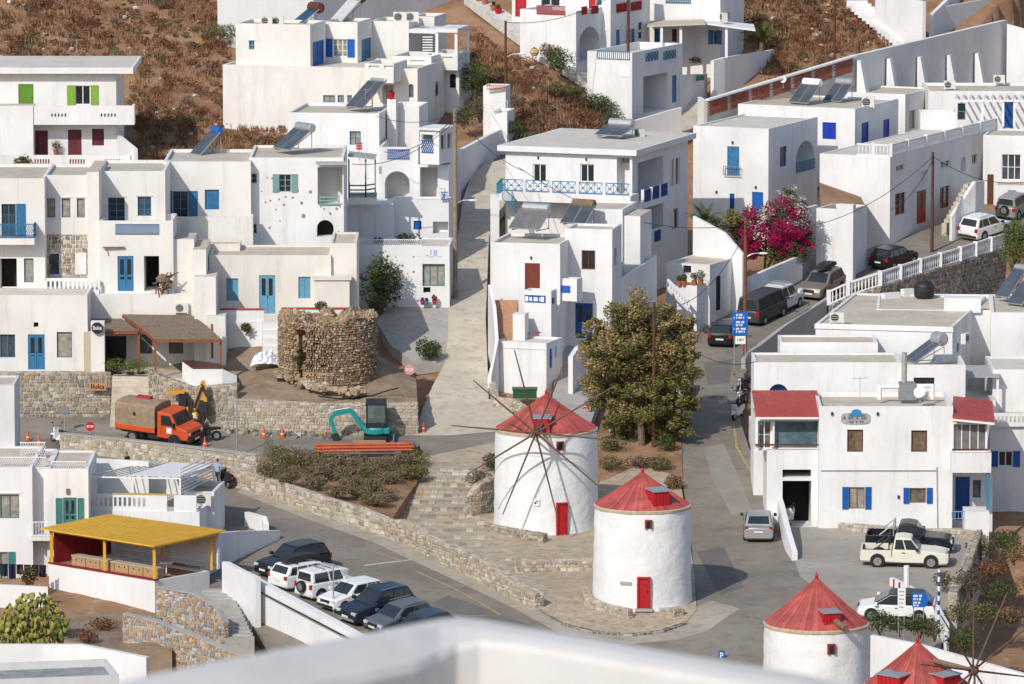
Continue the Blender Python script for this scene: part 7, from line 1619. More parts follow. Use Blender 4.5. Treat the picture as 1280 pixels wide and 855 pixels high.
for (a_,b_) in (((-.6,-.585),(.53,-.585)),((-.6,.585),(.53,.585)),((.56,-.55),(.56,.55))):
    g=MB();q0,q1=Vector((*a_,1.26)),Vector((*b_,1.26));nn=(q1-q0).cross(Vector((0,0,1))).normalized();g.prism([q0,q1,q1+Vector((0,0,1.1)),q0+Vector((0,0,1.1))],nn*.012);g.build('cab_glass',CABG,ex)
P_('seat',PLASTB,(-.4,.1,-.25,.25,.95,1.15),(-.4,-.28,-.25,.25,1.15,1.7),parent=ex)
g=MB();g.bar((.7,0,.75),(1.55,0,1.9),.26,.34,(0,1,0));g.bar((1.55,0,1.88),(2.55,0,1.66),.24,.32,(0,1,0));g.build('boom',EX,ex);g=MB();g.bar((2.5,0,1.7),(2.8,0,1.3),.24,.3,(0,1,0));g.bar((2.8,0,1.34),(2.5,0,.4),.22,.28,(0,1,0));g.build('dipper',EX,ex)
g=MB();g.tube((.95,.12,.75),(1.55,.12,1.5),.05,n=8);g.tube((1.6,0,2.05),(2.5,0,1.9),.045,n=8);g.tube((2.7,0,1.6),(2.65,0,.75),.04,n=8);g.build('hydraulic_ram',GALV,ex);g=MB();g.prism([(2.5,-.25,.5),(2.75,-.25,.3),(2.62,-.25,.02),(2.3,-.25,.0),(2.25,-.25,.25)],(0,.5,0));g.build('bucket',DMETAL,ex)
P_('blade',EX,(-1.15,-1.05,-.75,.75,.08,.42),parent=ex)
# ---- yellow backhoe behind the truck
YM=paint('yellow machine paint',(.66,.30,.015),.45);p=G(232,538);bh=empty('backhoe_loader',p,'yellow backhoe arm and body reaching up behind the orange truck','digger')
def W_(x,y,Y=371.3):return at(x,y,Y)
g=MB();g.bar(W_(238,522),W_(247,500),.3,.34,(0,1,0));g.bar(W_(247,500),W_(254,477),.26,.3,(0,1,0));g.build('boom',YM,bh);g=MB();g.bar(W_(254,476),W_(257,502),.22,.26,(0,1,0));g.build('dipper',YM,bh);g=MB();g.prism([W_(250,500,371.6),W_(259,501,371.6),W_(259,512,371.6),W_(252,515,371.6),W_(247,508,371.6)],(0,-.6,0));g.build('bucket',DMETAL,bh)
g=MB();g.tube(W_(241,512,371.0),W_(252,484,371.0),.06,n=8);g.tube(W_(252,480,371),W_(258,496,371),.05,n=8);g.build('hydraulic_ram',DMETAL,bh)
for (nm,m,x0,x1,y0,y1,Y) in (('engine_cover',YM,208,228,512,536,372),('tractor_body',YM,222,240,508,540,371.6),('cab_roof',YM,211,231,488,491,371.6),('seat',PLASTB,224,233,491,508,371.7),('frame',DMETAL,236,241,500,545,371.4)):
    a,b_=at(x0,y1,Y),at(x1,y0,Y);g=MB();g.bx(a.x,b_.x,Y-.4,Y+.5,a.z,b_.z);g.build(nm,m,bh)
for x in (212,230):g=MB();g.bar(at(x,490,371.6),at(x,515,371.6),.07);g.build('roll_post',YM,bh)
for x in (214,234):g=MB();c=G(x,543);g.tube(c+Vector((0,-.15,.5)),c+Vector((0,.2,.5)),.5,n=18);g.build('wheel',RUBBER,bh)
# ---- motorbikes and scooters
def bike(label,px,py,heading,body,scooter=True,name='scooter',lean=8):
    p=G(px,py);M=frame_at(p,R(heading))@ Matrix.Rotation(R(lean),4,'X');root=empty(name,p,label,'scooter' if scooter else 'motorcycle','motorbikes and scooters',mtx=M);r=.25 if scooter else .31;xf,xr=.62 if scooter else .70,-.58 if scooter else -.66
    for x in (xf,xr):g=MB();g.tube((x,-.06,r),(x,.06,r),r,n=18);o=g.build('wheel',RUBBER,root);g=MB();g.tube((x,-.065,r),(x,.065,r),r*.55,n=14);g.build('rim',GREYM,o)
    if scooter:
        g=MB();g.prism([(-.85,-.16,.5),(-.3,-.17,.3),(.15,-.15,.22),(.2,-.15,.3),(-.15,-.16,.62),(-.2,-.16,.74),(-.8,-.14,.78)],(0,.32,0));g.build('body',body,root);g=MB();g.prism([(.28,-.2,.25),(.42,-.2,.3),(.5,-.16,.95),(.42,-.16,.98)],(0,.36,0));g.build('leg_shield',body,root);g=MB();g.prism([(.4,-.1,.45),(.85,-.08,.42),(.8,-.08,.54),(.45,-.1,.62)],(0,.18,0));g.build('front_fender',body,root);seat=(-.78,.0,.78,.88);hz,hx=1.05,.42
    else:
        g=MB();g.prism([(-.3,-.14,.35),(.3,-.16,.3),(.4,-.14,.6),(-.3,-.14,.62)],(0,.30,0));g.build('engine',DMETAL,root);g=MB();g.ball((.18,0,.82),(.36,.17,.16),10);g.build('fuel_tank',body,root);g=MB();g.prism([(-.95,-.1,.72),(-.3,-.12,.66),(-.3,-.12,.76),(-.95,-.08,.84)],(0,.2,0));g.build('tail',body,root);seat=(-.75,-.1,.76,.86);hz,hx=1.06,.42
        g=MB();g.tube((-.3,-.2,.32),(-.95,-.22,.48),.05,n=8);g.build('exhaust',GALV,root)
    g=MB();g.bx(seat[0],seat[1],-.14,.14,seat[2],seat[3]);g.build('seat',RUBBER,root)
    g=MB();g.tube((xf,-.08,r),(hx,-.06,hz-.1),.03,n=6);g.tube((xf,.08,r),(hx,.06,hz-.1),.03,n=6);g.build('fork',GALV,root);g=MB();g.path([(hx-.12,-.36,hz),(hx,-.15,hz),(hx,.15,hz),(hx-.12,.36,hz)],.018,6);g.build('handlebar',DMETAL,root)
    for y in (-.3,.3):g=MB();g.tube((hx-.06,y,hz),(hx-.02,y*1.2,hz+.2),.01,n=5);g.ball((hx-.02,y*1.22,hz+.22),(.03,.07,.05),8);g.build('mirror',PLASTB,root)
    g=MB();g.ball((hx+.1,0,hz-.12),(.08,.09,.09),10);g.build('headlight',LAMPW,root);g=MB();g.bx(-.93,-.86,-.06,.06,.66,.74);g.build('taillight',LAMPR,root);g=MB();g.tube((-.1,.1,.28),(-.18,.36,.0),.015,n=5);g.build('kickstand',DMETAL,root)
    return root
bike('white and black scooter parked on the dark asphalt by the parapet end',74,556,130,PWHT);bike('black motorcycle with a traffic cone before it by the truck',258,553,200,PBLK,False,'motorcycle');bike('dark scooter next to the walking rider on the lower road',281,609,115,PBLK)
bike('dark motorcycle in the roadside row under the red porch roof, farthest up',931,492,240,PNAVY,False,'motorcycle');bike('silver motorcycle in the middle of the roadside row by the porch',928,508,250,PSIL,False,'motorcycle');bike('white and red scooter at the lower end of the roadside row',923,524,245,PWHT);bike('white scooter behind the curved white wall at the taverna door',989,655,260,PWHT)
# ================================================================== PEOPLE
def person(label,foot,facing,shirt,legs,skin=(.42,.25,.17),hair=(.03,.02,.015),pose='stand',hgt=1.75,vest=None):
    """one continuous skinned figure; clothing colours by body region"""
    foot=Vector(foot);root=empty('person',foot,label,'person',rz=facing);k=hgt/1.75
    st=.17 if pose == 'walk' else .0
    J={'pelvis':(0,0,.95),'waist':(0,0,1.08),'chest':(.02,0,1.30),'neck':(.02,0,1.48),'headb':(.04,0,1.58),'head':(.05,0,1.68),'crown':(.03,0,1.75),
         'hipL':(0,.10,.90),'kneeL':(.06+st,.11,.50),'ankL':(-.02+st*1.2,.11,.09),'toeL':(.16+st*1.2,.12,.04),'hipR':(0,-.10,.90),'kneeR':(.05-st*.6,-.11,.50),'ankR':(-.06-st*1.4,-.11,.10),'toeR':(.12-st*1.4,-.12,.04),
         'shL':(0,.20,1.42),'elL':(-.04,.27,1.14),'wrL':(.14,.25,.95),'hdL':(.2,.24,.88),'shR':(0,-.20,1.42),'elR':(.0,-.27,1.14),'wrR':(.2,-.22,1.0),'hdR':(.27,-.2,.96)}
    rad={'pelvis':.15,'waist':.135,'chest':.165,'neck':.06,'headb':.075,'head':.105,'crown':.07,'hipL':.095,'hipR':.095,'kneeL':.065,'kneeR':.065,'ankL':.045,'ankR':.045,'toeL':.04,'toeR':.04,'shL':.07,'shR':.07,'elL':.05,'elR':.05,'wrL':.035,'wrR':.035,'hdL':.04,'hdR':.04}
    E=[('pelvis','waist'),('waist','chest'),('chest','neck'),('neck','headb'),('headb','head'),('head','crown'),('pelvis','hipL'),('hipL','kneeL'),('kneeL','ankL'),('ankL','toeL'),('pelvis','hipR'),('hipR','kneeR'),('kneeR','ankR'),('ankR','toeR'),('chest','shL'),('shL','elL'),('elL','wrL'),('wrL','hdL'),('chest','shR'),('shR','elR'),('elR','wrR'),('wrR','hdR')]
    nm=list(J);me=bpy.data.meshes.new('body');me.from_pydata([tuple(c*k for c in J[n]) for n in nm],[(nm.index(a),nm.index(b)) for a,b in E],[]);ob=bpy.data.objects.new('body',me);col.objects.link(ob)
    sk=ob.modifiers.new('skin','SKIN');
    for i,n in enumerate(nm):me.skin_vertices[0].data[i].radius=(rad[n]*k,rad[n]*k);me.skin_vertices[0].data[i].use_root=n == 'pelvis'
    sb=ob.modifiers.new('sub','SUBSURF');sb.levels=1;sb.render_levels=1
    bpy.context.view_layer.update();ev=ob.evaluated_get(bpy.context.evaluated_depsgraph_get());m2=bpy.data.meshes.new_from_object(ev);bpy.data.objects.remove(ob)
    for nme,c in (('skin',skin),('shirt',shirt),('legs',legs),('shoes',(.02,.02,.02)),('hair',hair)):m2.materials.append(mat('cloth %s %.2f %.2f %.2f' %(nme,*c),c,.85,.12,8))
    for f in m2.polygons:
        c=f.center/k;a=abs(c.y)
        f.material_index=4 if (c.z>1.70 or (c.z>1.60 and c.x<.0)) else 0 if c.z>1.48 else 3 if c.z<.10 else 0 if (a>.16 and c.z<1.2) else 1 if c.z>.98 else 2
        f.use_smooth=True
    o=bpy.data.objects.new('body',m2);col.objects.link(o);o.parent=root
    for sy in (-1,1):
        g=MB();g.ball((.135*k,sy*.035*k,1.685*k),.013*k,6);g.build('eye',DMETAL,root)
        for j in range(5):g=MB();b0=Vector((.21 if sy>0 else .28,sy*(.22+.012*j) if j<4 else sy*.19,.86 if sy>0 else .95))*k;g.tube(b0,b0+Vector((.03,0,-.06-.012*(1.5-abs(1.5-j))))*k if j<4 else b0+Vector((.05,-sy*.02,-.02))*k,.009*k,.007*k,5);g.build('finger',mat('cloth skin %.2f %.2f %.2f' % skin,skin,.85),root)
    g=MB();g.prism([(.14*k,-.012*k,1.65*k),(.14*k,.012*k,1.65*k),(.175*k,0,1.65*k),(.135*k,0,1.69*k)][:3],(0,0,.03*k));g.build('nose',mat('cloth skin %.2f %.2f %.2f' % skin,skin,.85),root)
    if vest:
        g=MB();rings=[[Vector((.02+(.185+e)*math.cos(t),(.215+e)*math.sin(t),z))*k for t in [2*PI*j/14 for j in range(14)]] for z,e in ((.98,.02),(1.15,.0),(1.32,.02),(1.44,-.03))]
        for a_ in range(3):
            i=len(g.v)
            g.v +=[tuple(q) for q in rings[a_]]+[tuple(q) for q in rings[a_+1]]
            for j in range(14):g.f.append((i+j,i+(j+1)% 14,i+14+(j+1)% 14,i+14+j));g.m.append(1 if a_ == 1 else 0);g.c.append(None)
        g.build('safety_vest',[mat('hi vis yellow',(.62,.62,.10),.7),mat('reflective band',(.7,.7,.68),.4)],root)
    return root
f_=G(272,611);person('person in a white and blue top walking beside the dark scooter',(f_.x,f_.y,zt(f_.x,f_.y)+.06),R(60),(.30,.38,.55),(.03,.035,.06),pose='walk')
f_=G(242,549);person('road worker in a high visibility vest behind the orange truck',(f_.x+.1,f_.y+.6,zt(f_.x,f_.y+.6)+.06),R(200),(.55,.10,.04),(.5,.09,.03),vest=True)
f_=at(159,600,352);zf=at(159,566,352).z-1.68;person('dark haired person in black seen behind the terrace roof',(f_.x,352,zf),R(150),(.02,.022,.026),(.03,.03,.035))
# ================================================================== TREES, SHRUBS, SCRUB
def inside(poly,x,y):
    c=False;j=len(poly)-1
    for i in range(len(poly)):
        (xi,yi),(xj,yj)=poly[i],poly[j]
        if (yi>y)!=(yj>y) and x<(xj-xi)*(y-yi)/(yj-yi)+xi:c=not c
        j=i
    return c
HILLS=[[(-20,-30),(275,-30),(292,75),(280,140),(355,152),(355,188),(165,190),(165,62),(-20,62)],[(588,25),(640,55),(690,88),(740,122),(785,166),(640,186),(634,140),(590,118)],[(905,-20),(1050,-20),(1105,48),(1062,68),(970,96),(960,62),(940,45)]]
SCB=[(.20,.088,.045),(.25,.115,.058),(.17,.075,.04),(.28,.14,.07)];scr=MB();rocks=MB();tufts=MB()
for poly,n in zip(HILLS,(950,460,460)):
    xs=[p[0] for p in poly];ys=[p[1] for p in poly];k=0
    while k<n:
        x,y=random.uniform(min(xs),max(xs)),random.uniform(min(ys),max(ys))
        if not inside(poly,x,y):continue
        k += 1;p=G(x,y);p.z=zt(p.x,p.y)-.75;q=random.random()
        if q<.5:
            r=random.choice((.16,.2,.25,.3,.4,.55))*random.uniform(.8,1.2);pal=random.choice((SCB,SCB,SCB,RSTB,RSTB,HTH,OLV));leaf_mesh(scr,p+Vector((0,0,r*.5+.1)),(r,r,r*.62),int(190*r/.5),.075,pal,shell=.7)
        elif q<.9:
            for _ in range(26):a=Vector((random.gauss(0,.5),random.gauss(0,.5),0));e=Vector((random.gauss(0,.12),random.gauss(0,.12),random.uniform(.25,.5)));w=Vector((.04,0,0));c=random.choice([(.33,.185,.10),(.38,.24,.135),(.26,.135,.07),(.28,.125,.06),(.21,.095,.05)]);b=p+a+Vector((0,0,.05));tufts.poly([b-w,b+w,b+e],0,c)
        else:
            s=random.uniform(.10,.30);i=len(rocks.v);rocks.ball(p+Vector((0,0,.12)),(s,s*random.uniform(.6,1),s*.6),6,0,random.choice(PAL_PALE+[(.7,.67,.6)]))
            for t in range(i,len(rocks.v)):X,Y_,Z_=rocks.v[t];rocks.v[t]=(X+random.uniform(-.15,.15)*s,Y_+random.uniform(-.15,.15)*s,Z_)
rocks.usecol=True
tag(scr.build('hillside_scrub',leafmat()),'low rust brown scrub dotted over the dry hillside','scrub',kind='stuff');tag(tufts.build('dry_grass',leafmat()),'straw coloured dry grass on the hillside','grass',kind='stuff');tag(rocks.build('hillside_rocks',STONE),'pale loose rocks on the hillside','rocks',kind='stuff')
# ---- the big tree
tb=G(803,560);tree=empty('evergreen_tree',tb,'big evergreen tree with browning top between the windmill and the road','tree');mb=MB();top=at(797,470,369.5)
mb.tube(tb-Vector((0,0,.8)),tb.lerp(top,.3),.24,.2,10);mb.tube(tb.lerp(top,.3),top,.2,.13,10)
lobes=[(775,425,40,1),(812,408,40,1),(845,425,30,1),(757,450,30,1),(800,452,42,.6),(842,465,30,.5),(770,487,36,.3),(812,497,42,.1),(838,512,26,.2),(790,525,26,0),(832,540,20,0),(738,428,15,1),(795,394,20,1),(858,446,16,.7),(850,530,16,0),(752,480,18,.4),(862,405,10,1),(745,408,9,1),(862,500,12,.1),(772,392,12,1),(838,398,16,1),(776,540,9,0),(815,550,14,0),(842,552,12,0),(768,528,12,0)]
cr=MB()
for (x,y,r,br) in lobes:
    c=at(x,y,369.5+random.uniform(-1.3,1.3));rr=r/20.6;mb.tube(tb.lerp(top,random.uniform(.35,1)),c,.09,.03,6)
    leaf_mesh(cr,c,(rr*.8,rr*.8,rr*.75),int(170*rr),.12,[(.11,.10,.035),(.14,.12,.045),(.09,.085,.03)],shell=.1)  # darker leaf colours put the crown's inner shade into its core
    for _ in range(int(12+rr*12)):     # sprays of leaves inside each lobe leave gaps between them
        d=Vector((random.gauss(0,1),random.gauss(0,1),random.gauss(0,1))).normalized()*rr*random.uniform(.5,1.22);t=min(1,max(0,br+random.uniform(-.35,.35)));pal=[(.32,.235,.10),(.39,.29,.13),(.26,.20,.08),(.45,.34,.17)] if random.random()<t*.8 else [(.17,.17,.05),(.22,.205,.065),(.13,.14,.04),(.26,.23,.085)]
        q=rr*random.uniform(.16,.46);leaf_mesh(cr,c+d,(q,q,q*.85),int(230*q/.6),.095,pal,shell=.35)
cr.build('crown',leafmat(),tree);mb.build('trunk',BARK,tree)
# ---- bougainvillea
bg=G(955,345);bv=empty('bougainvillea',bg,'bougainvillea in full magenta and white flower above the road wall','bush');mb=MB();fl=MB()
for (x,y,r,k) in ((955,290,26,'m'),(975,268,24,'mw'),(995,285,20,'m'),(985,305,20,'m'),(1000,262,14,'w'),(930,300,18,'mg'),(938,312,14,'mg'),(922,285,11,'m'),(905,292,20,'g'),(975,318,16,'g'),(1000,318,14,'g'),(915,272,13,'y'),(965,315,18,'g'),(940,270,14,'g'),(985,245,12,'wg'),(890,280,12,'g'),(1008,300,10,'m')):
    c=at(x,y,413.6+random.uniform(-.6,.6));q=r/17.5;leaf_mesh(mb,c,(q,q*.8,q*.9),int(620*q),.10,GRN if k != 'y' else [(.30,.26,.04),(.22,.2,.04)],shell=.3)
    for ch,pal,n in (('m',[(.48,.008,.12),(.56,.012,.16),(.36,.006,.08),(.46,.012,.10)],1300),('w',[(.62,.56,.5),(.55,.46,.42)],500)):
        if ch in k:
            for _ in range(9):d=Vector((random.gauss(0,.5),random.gauss(0,.4)-.4,random.gauss(0,.5)))*q;leaf_mesh(fl,c+d,(q*.42,q*.38,q*.38),int(n*q/9),.08,pal,shell=.4)
mb.build('foliage',leafmat(),bv);fl.build('flowers',leafmat(),bv);mb=MB();mb.tube(bg-Vector((0,0,.5)),at(958,300,413.8),.12,.05,7);mb.tube(bg,at(985,280,413.8),.09,.03,6);mb.build('stem',BARK,bv)
# ---- palms
def palm(label,px,py,Y,n,L,trunk=.3):
    p=at(px,py,Y) if Y else G(px,py);r_=empty('palm',p,label,'palm');mb=MB();mb.tube(p-Vector((0,0,1.5)),p+Vector((0,0,trunk)),.22,.16,9);mb.build('trunk',BARK,r_);mb=MB()
    for k in range(n):
        a=2*PI*k/n+random.uniform(-.2,.2);el=random.uniform(.5,1.3);prev=p+Vector((0,0,trunk));d=Vector((math.cos(a)*math.cos(el),math.sin(a)*math.cos(el),math.sin(el)))
        for j in range(9):
            q=prev+d*L/9;d=(d+Vector((0,0,-.13))).normalized();s=d.cross(Vector((0,0,1))).normalized();w=.34*math.sin(PI*(j+1.2)/10.5);c=random.choice([(.10,.14,.04),(.13,.17,.05),(.08,.11,.035)])
            for sg in (-1,1):
                for e in (.25,.75):b=prev.lerp(q,e);mb.poly([b,b+d*.08,b+s*sg*w+d*.14-Vector((0,0,.06))],0,c)
            mb.tube(prev,q,.012,n=4,cc=c);prev=q
    mb.build('fronds',leafmat(),r_)
palm('leafy palm on the brown hillside above the garage',952,58,None,26,1.9,.3);palm('young palm beside the balcony house and the low house',880,284,414,18,1.5,.4)
# ---- shrubs
HG='heather shrubs in the planted bed'
for (x,y,r,hh,pal) in [(338,598,.8,.9,HTH),(355,588,.9,1.2,OLV),(365,605,.9,.9,HTH),(385,590,.9,1.1,HTH),(395,612,.8,.8,HTH),(410,596,.9,1.0,HTH),(420,622,.8,.7,HTH),(432,602,.9,.9,HTH),(448,622,.9,.7,HTH),(460,598,.9,.9,OLV),(470,632,.9,.7,HTH),(485,606,.9,.8,HTH),(505,600,.9,.9,OLV),(520,598,.8,.8,OLV),(450,588,.8,.9,HTH),(480,590,.8,.9,HTH),(345,578,.8,1.1,OLV),(372,580,.9,.9,HTH),(400,582,.9,.9,HTH),(425,584,.9,.9,HTH),(440,612,.9,.8,HTH),(398,600,.9,.8,HTH),(500,586,.9,.9,HTH),(520,584,.9,.9,OLV),(465,615,.9,.8,HTH),(484,626,.8,.7,HTH)]:
    p=bed_at(x,y);bush('heather_shrub','brown and dusky violet heather shrub in the planted bed between the roads',p,r*1.15,hh*1.1,[tuple(v*1.35 for v in c) for c in pal]+[(.30,.235,.12),(.16,.17,.06)],1200,.07,group=HG,lobes=6)
bush('garden_shrub','bright green shrub with broad leaves beside the orange pipes',at(512,576,367),.9,1.1,GRN,700,.1,lobes=4);bush('garden_shrub','grey green shrub hanging over the low pale wall',at(430,640,353),.5,.9,OLV,300,.07)
bush('garden_shrub','dark round shrub on the white bed beside the concrete lane',G(537,452),.85,1.5,GRN,1300,.085,lobes=5);bush('garden_shrub','dry violet shrub on the stone stairs side of the spoked windmill',G(600,612),1.0,1.3,HTH,900,.07);bush('garden_shrub','green shrub behind the violet one beside the spoked windmill',G(618,590),.7,1.2,GRN,500,.09)
for (x,y,r,hh,pal,lb) in ((770,590,1.2,1.0,OLV,'dry grey green shrub under the big tree near the mills'),(800,585,1.2,.9,HTH,'low violet brown shrub under the big tree'),(830,590,1.0,1.1,OLV,'olive shrub at the foot of the big tree by the road'),(845,612,.7,.9,BRN,'dry brown shrub at the road edge below the big tree'),(765,566,.9,1.2,GRN,'green shrub between the spoked windmill and the big tree'),(835,565,.8,1.2,GRN,'green shrub between the big trunk and the road')):bush('garden_shrub',lb,G(x,y),r,hh,pal,700,.075)
for (x,y,r,hh,pal,lb) in ((592,122,1.6,3.0,GRN,'dark cypress green tree beside the stepped blue house'),(600,152,1.3,2.0,OLV,'rounded olive bush above the upper lane'),(580,160,1.0,1.6,GRN,'green hedge bush at the upper lane wall'),(645,172,.9,1.4,GRN,'dark green bush at the foot of the brown hillside'),(668,176,.9,.8,OLV,'yellow green bush beside the balcony house roof'),(700,92,1.4,2.0,GRN,'loose green oleander on the hillside path'),(690,72,1.0,1.2,BRN,'brown spiky shrub by the hillside path'),(722,122,.9,.9,GRN,'dark green carpet shrub upper on the hillside'),(752,142,1.5,1.0,GRN,'dark green carpet shrub above the balcony house'),(700,118,1.5,.8,OLV,'olive carpet shrub below the oleander'),(725,150,1.5,.9,RSTB,'rust orange shrub below the carpet shrub'),(765,158,1.0,1.1,GRN,'dark green carpet shrub next to the ramp wall'),(738,132,1.4,.9,GRN,'dark green carpet shrub in the middle of the slope'),(858,62,.7,1.6,GRN,'upright green shrub before the porch posts'),(872,80,.8,.7,OLV,'low golden shrub in the porch garden'),(275,48,1.6,1.2,[(.12,.13,.05),(.15,.15,.06)],'green hillside bush by the corner of the blue shuttered house'),(1030,246,.7,.9,[(.35,.03,.03),(.1,.1,.03),(.42,.08,.03)],'red flowering plants in the raised bed'),(1105,290,.7,1.3,OLV,'grey shrub before the coral red window'),(1085,300,.8,.8,GRN,'low green plant at the roadside wall end')):bush('hill_shrub',lb,G(x,y),r,hh,pal,int(560*r*max(1,hh)),.085,lobes=5)
for (x,y,Y,r,hh,pal,lb) in ((1268,345,393,1.3,4.2,[(.08,.13,.03),(.11,.16,.04),(.14,.17,.05)],'bright green pine at the end of the basalt wall'),(1226,700,340,1.2,1.3,OLV,'grey green bush in the gully below the yard'),(1250,690,344,1.3,1.3,GRN,'dark green bush below the blue shuttered house'),(1240,722,336,1.3,1.0,RSTB,'rust brown bush in the gully'),(1268,705,340,1.2,1.1,BRN,'straw brown bush in the gully'),(1215,745,331,1.2,1.6,HTH,'grey violet bush against the shaded yard wall'),(1255,752,330,1.2,1.2,GRN,'green bush in the gully near the mill spars'),(1230,785,324,1.3,1.4,OLV,'silver green bush in the lower gully'),(1262,782,325,1.1,1.1,BRN,'dry bush in the lower gully'),(1200,780,325,1.0,1.2,OLV,'grey bush at the corner of the yard wall'),(1100,792,321,1.0,1.3,GRN,'green bush between the third mill and the white car'),(1125,794,320.5,.9,1.2,OLV+GRN,'olive bush under the white information board'),(1150,796,320,.9,1.3,GRN,'green bush under the blue arrow sign'),(1168,800,319.5,.7,1.1,OLV,'dry bush at the foot of the striped pole'),(1205,815,320,1.1,1.3,GRN,'dark green bush behind the fourth mill'),(1180,735,334,.8,1.0,OLV,'thin shrub on the yard corner slope'),(130,790,324,.9,.8,RSTB,'rust red dry bush in the garden below the pergola'),(175,800,321.5,.9,.7,RSTB,'rust red dry bush beside the orange stone wall'),(110,802,320,.8,.7,RSTB,'rust red dry bush near the prickly pear')):bush('slope_shrub',lb,at(x,y,Y),r,hh,pal,int(560*r*max(1,hh)),.08,lobes=5 if hh<3 else 11)
# ---- prickly pear
pp=at(42,806,321);pr=empty('prickly_pear',pp,'large yellow green prickly pear cactus below the laundry','cactus');mb=MB()
for k in range(640):
    a=random.uniform(0,2*PI);d=random.random()** .6;x,y,z=math.cos(a)*1.9*d,math.sin(a)*1.1*d,random.uniform(.1,2.9)*(1-.55*d*d);c=random.choice([(.33,.33,.07),(.40,.38,.10),(.24,.27,.06),(.46,.41,.14),(.18,.21,.05)]);i=len(mb.v);mb.ball((0,0,0),(.125,.03,.165),8,0,c)
    M=Matrix.Translation(pp+Vector((x,y,z)))@ Matrix.Rotation(random.uniform(0,PI),4,'Z')@ Matrix.Rotation(random.uniform(-.8,.8),4,'Y')@ Matrix.Rotation(random.uniform(-.5,.5),4,'X')
    for t in range(i,len(mb.v)):mb.v[t]=tuple(M @ Vector(mb.v[t]))
mb.usecol=True;mb.build('pads',leafmat(),pr);mb=MB()
for k in range(7):a=random.uniform(0,2*PI);mb.tube(pp-Vector((0,0,.3)),pp+Vector((math.cos(a)*1.2,math.sin(a)*.7,1.5)),.12,.07,6)
mb.build('stem',BARK,pr)
# ================================================================== POLES, CABLES, SIGNS
def pole(label,px,y0,y1,m=POLE2,r=.13,Y=None,lamp=None):
    b=at(px,y1,Y) if Y else G(px,y1);t=at(px,y0,b.y);root=empty('utility_pole',b,label,'pole','utility poles');mb=MB();mb.tube(Vector((b.x,b.y,b.z-1.2)),Vector((b.x,b.y,t.z)),r,r*.75,10);mb.build('shaft',m,root)
    for k in range(3):mb=MB();mb.tube((b.x,b.y-r,t.z-.3-.25*k),(b.x,b.y-r-.12,t.z-.3-.25*k),.04,n=6);mb.build('insulator',DMETAL,root)
    if lamp:lamp_arm(root,(b.x,b.y,lamp[2]) if False else at(px,lamp[1],b.y),lamp[0],1.0)
    return Vector((b.x,b.y-.15,t.z-.3))
p1=pole('weathered grey wooden pole beside the concrete lane',569,136,374,POLE,.18,lamp=((1,-.3,0),255));p2=pole('tall dark pole before the guest house garage',785,-40,145,POLE2,.14);p3=pole('short dark pole on the upper brown slope',632,26,140,POLE2,.12,lamp=((1,-.2,0),72));p4=pole('rusty brown pole behind the blue road sign',931,274,452,mat('rust brown pole',(.17,.065,.035),.8,.25,3),.14,lamp=((1,0,0),322));p5=pole('dark pole rising through the big tree',817,378,560,POLE2,.13,Y=368);p6=pole('dark pole at the white kerb before the coral door house',1165,190,316,POLE2,.13);p7=pole('dark pole standing on the hillside above the brick wall',1043,-40,78,POLE2,.11)
def cable(label,a,b,sag=.6,r=.022):
    a,b=Vector(a),Vector(b);N=14;pts=[a.lerp(b,k/N)-Vector((0,0,4*sag*(k/N)*(1-k/N))) for k in range(N+1)];mb=MB();mb.path(pts,r,5);tag(mb.build('overhead_cable',DMETAL,None,a),label,'cable','overhead cables')
Z=Vector((0,0,1))
cable('cable sagging from the lane pole to the lattice balcony house',p1,at(655,214,408),.5);cable('cable crossing before the balcony house to the rusty pole',at(648,209,406),p4,1.6);cable('cable sagging between the rusty pole and the coral door house pole',p4-Z*.3,p6,1.7);cable('cable from the rusty pole down to the pole in the big tree',p4-Z*.6,p5,1.5);cable('cable from the coral door house pole to the slanted stair house',p6,at(1300,224,428),.9);cable('cable from the guest house pole to the short slope pole',p2-Z*1.0,p3+Z*.2,.9)
cable('cable from the lane pole to the arched house',p1-Z*.2,at(480,190,404),.7);cable('cable from the lane pole to the sage green balcony',p1-Z*.5,at(440,205,397),.9);cable('thin cable from the lane pole to the cube house corner',p1,at(470,145,408.5),.5);cable('cable from the tree pole to the red porch roof',p5-Z*.3,at(945,452,357),1.2);cable('cable from the coral door house pole to its wall',p6-Z*.2,at(1114,262,423.5),.6);cable('low cable from the lane pole to the white store',p1+Z*.1,at(604,120,436),.4)
def disc_sign(label,px,y0,y1,face,txt=None,r=.32,Y=None,octo=True,ang=0):
    b=at(px,y1,Y) if Y else G(px,y1);t=at(px,y0,b.y);root=empty('road_sign',b,label,'road sign');mb=MB();mb.tube(b-Z*.3,Vector((b.x,b.y,t.z+r)),.03,n=7);mb.build('post',GALV,root);a=Vector((math.cos(ang),math.sin(ang),0));n=Vector((a.y,-a.x,0));c=Vector((b.x,b.y,t.z))+n*.04;N=8 if octo else 20
    mb=MB();mb.prism([c+(a*math.cos(2*PI*(k+.5)/N)+Z*math.sin(2*PI*(k+.5)/N))*r for k in range(N)],n*.02);o=mb.build('plate',face,root)
    if txt:text_part(o,txt,c+n*.022-a*r*.7-Z*r*.25,a,n,r*1.4,r*.5,WPAINT,bold=.02)
    return root
FADED=mat('faded stop red',(.62,.30,.27),.6);disc_sign('faded octagonal stop sign where the lane meets the upper road',512,462,500,FADED,'STOP',.34);disc_sign('sun bleached stop sign in the shaded passage by the windmill',735,508,530,FADED,'STOP',.32,376);sg=disc_sign('red stop sign above a blue arrow plate behind the parapet wall',113,533,566,RED,'STOP',.30)
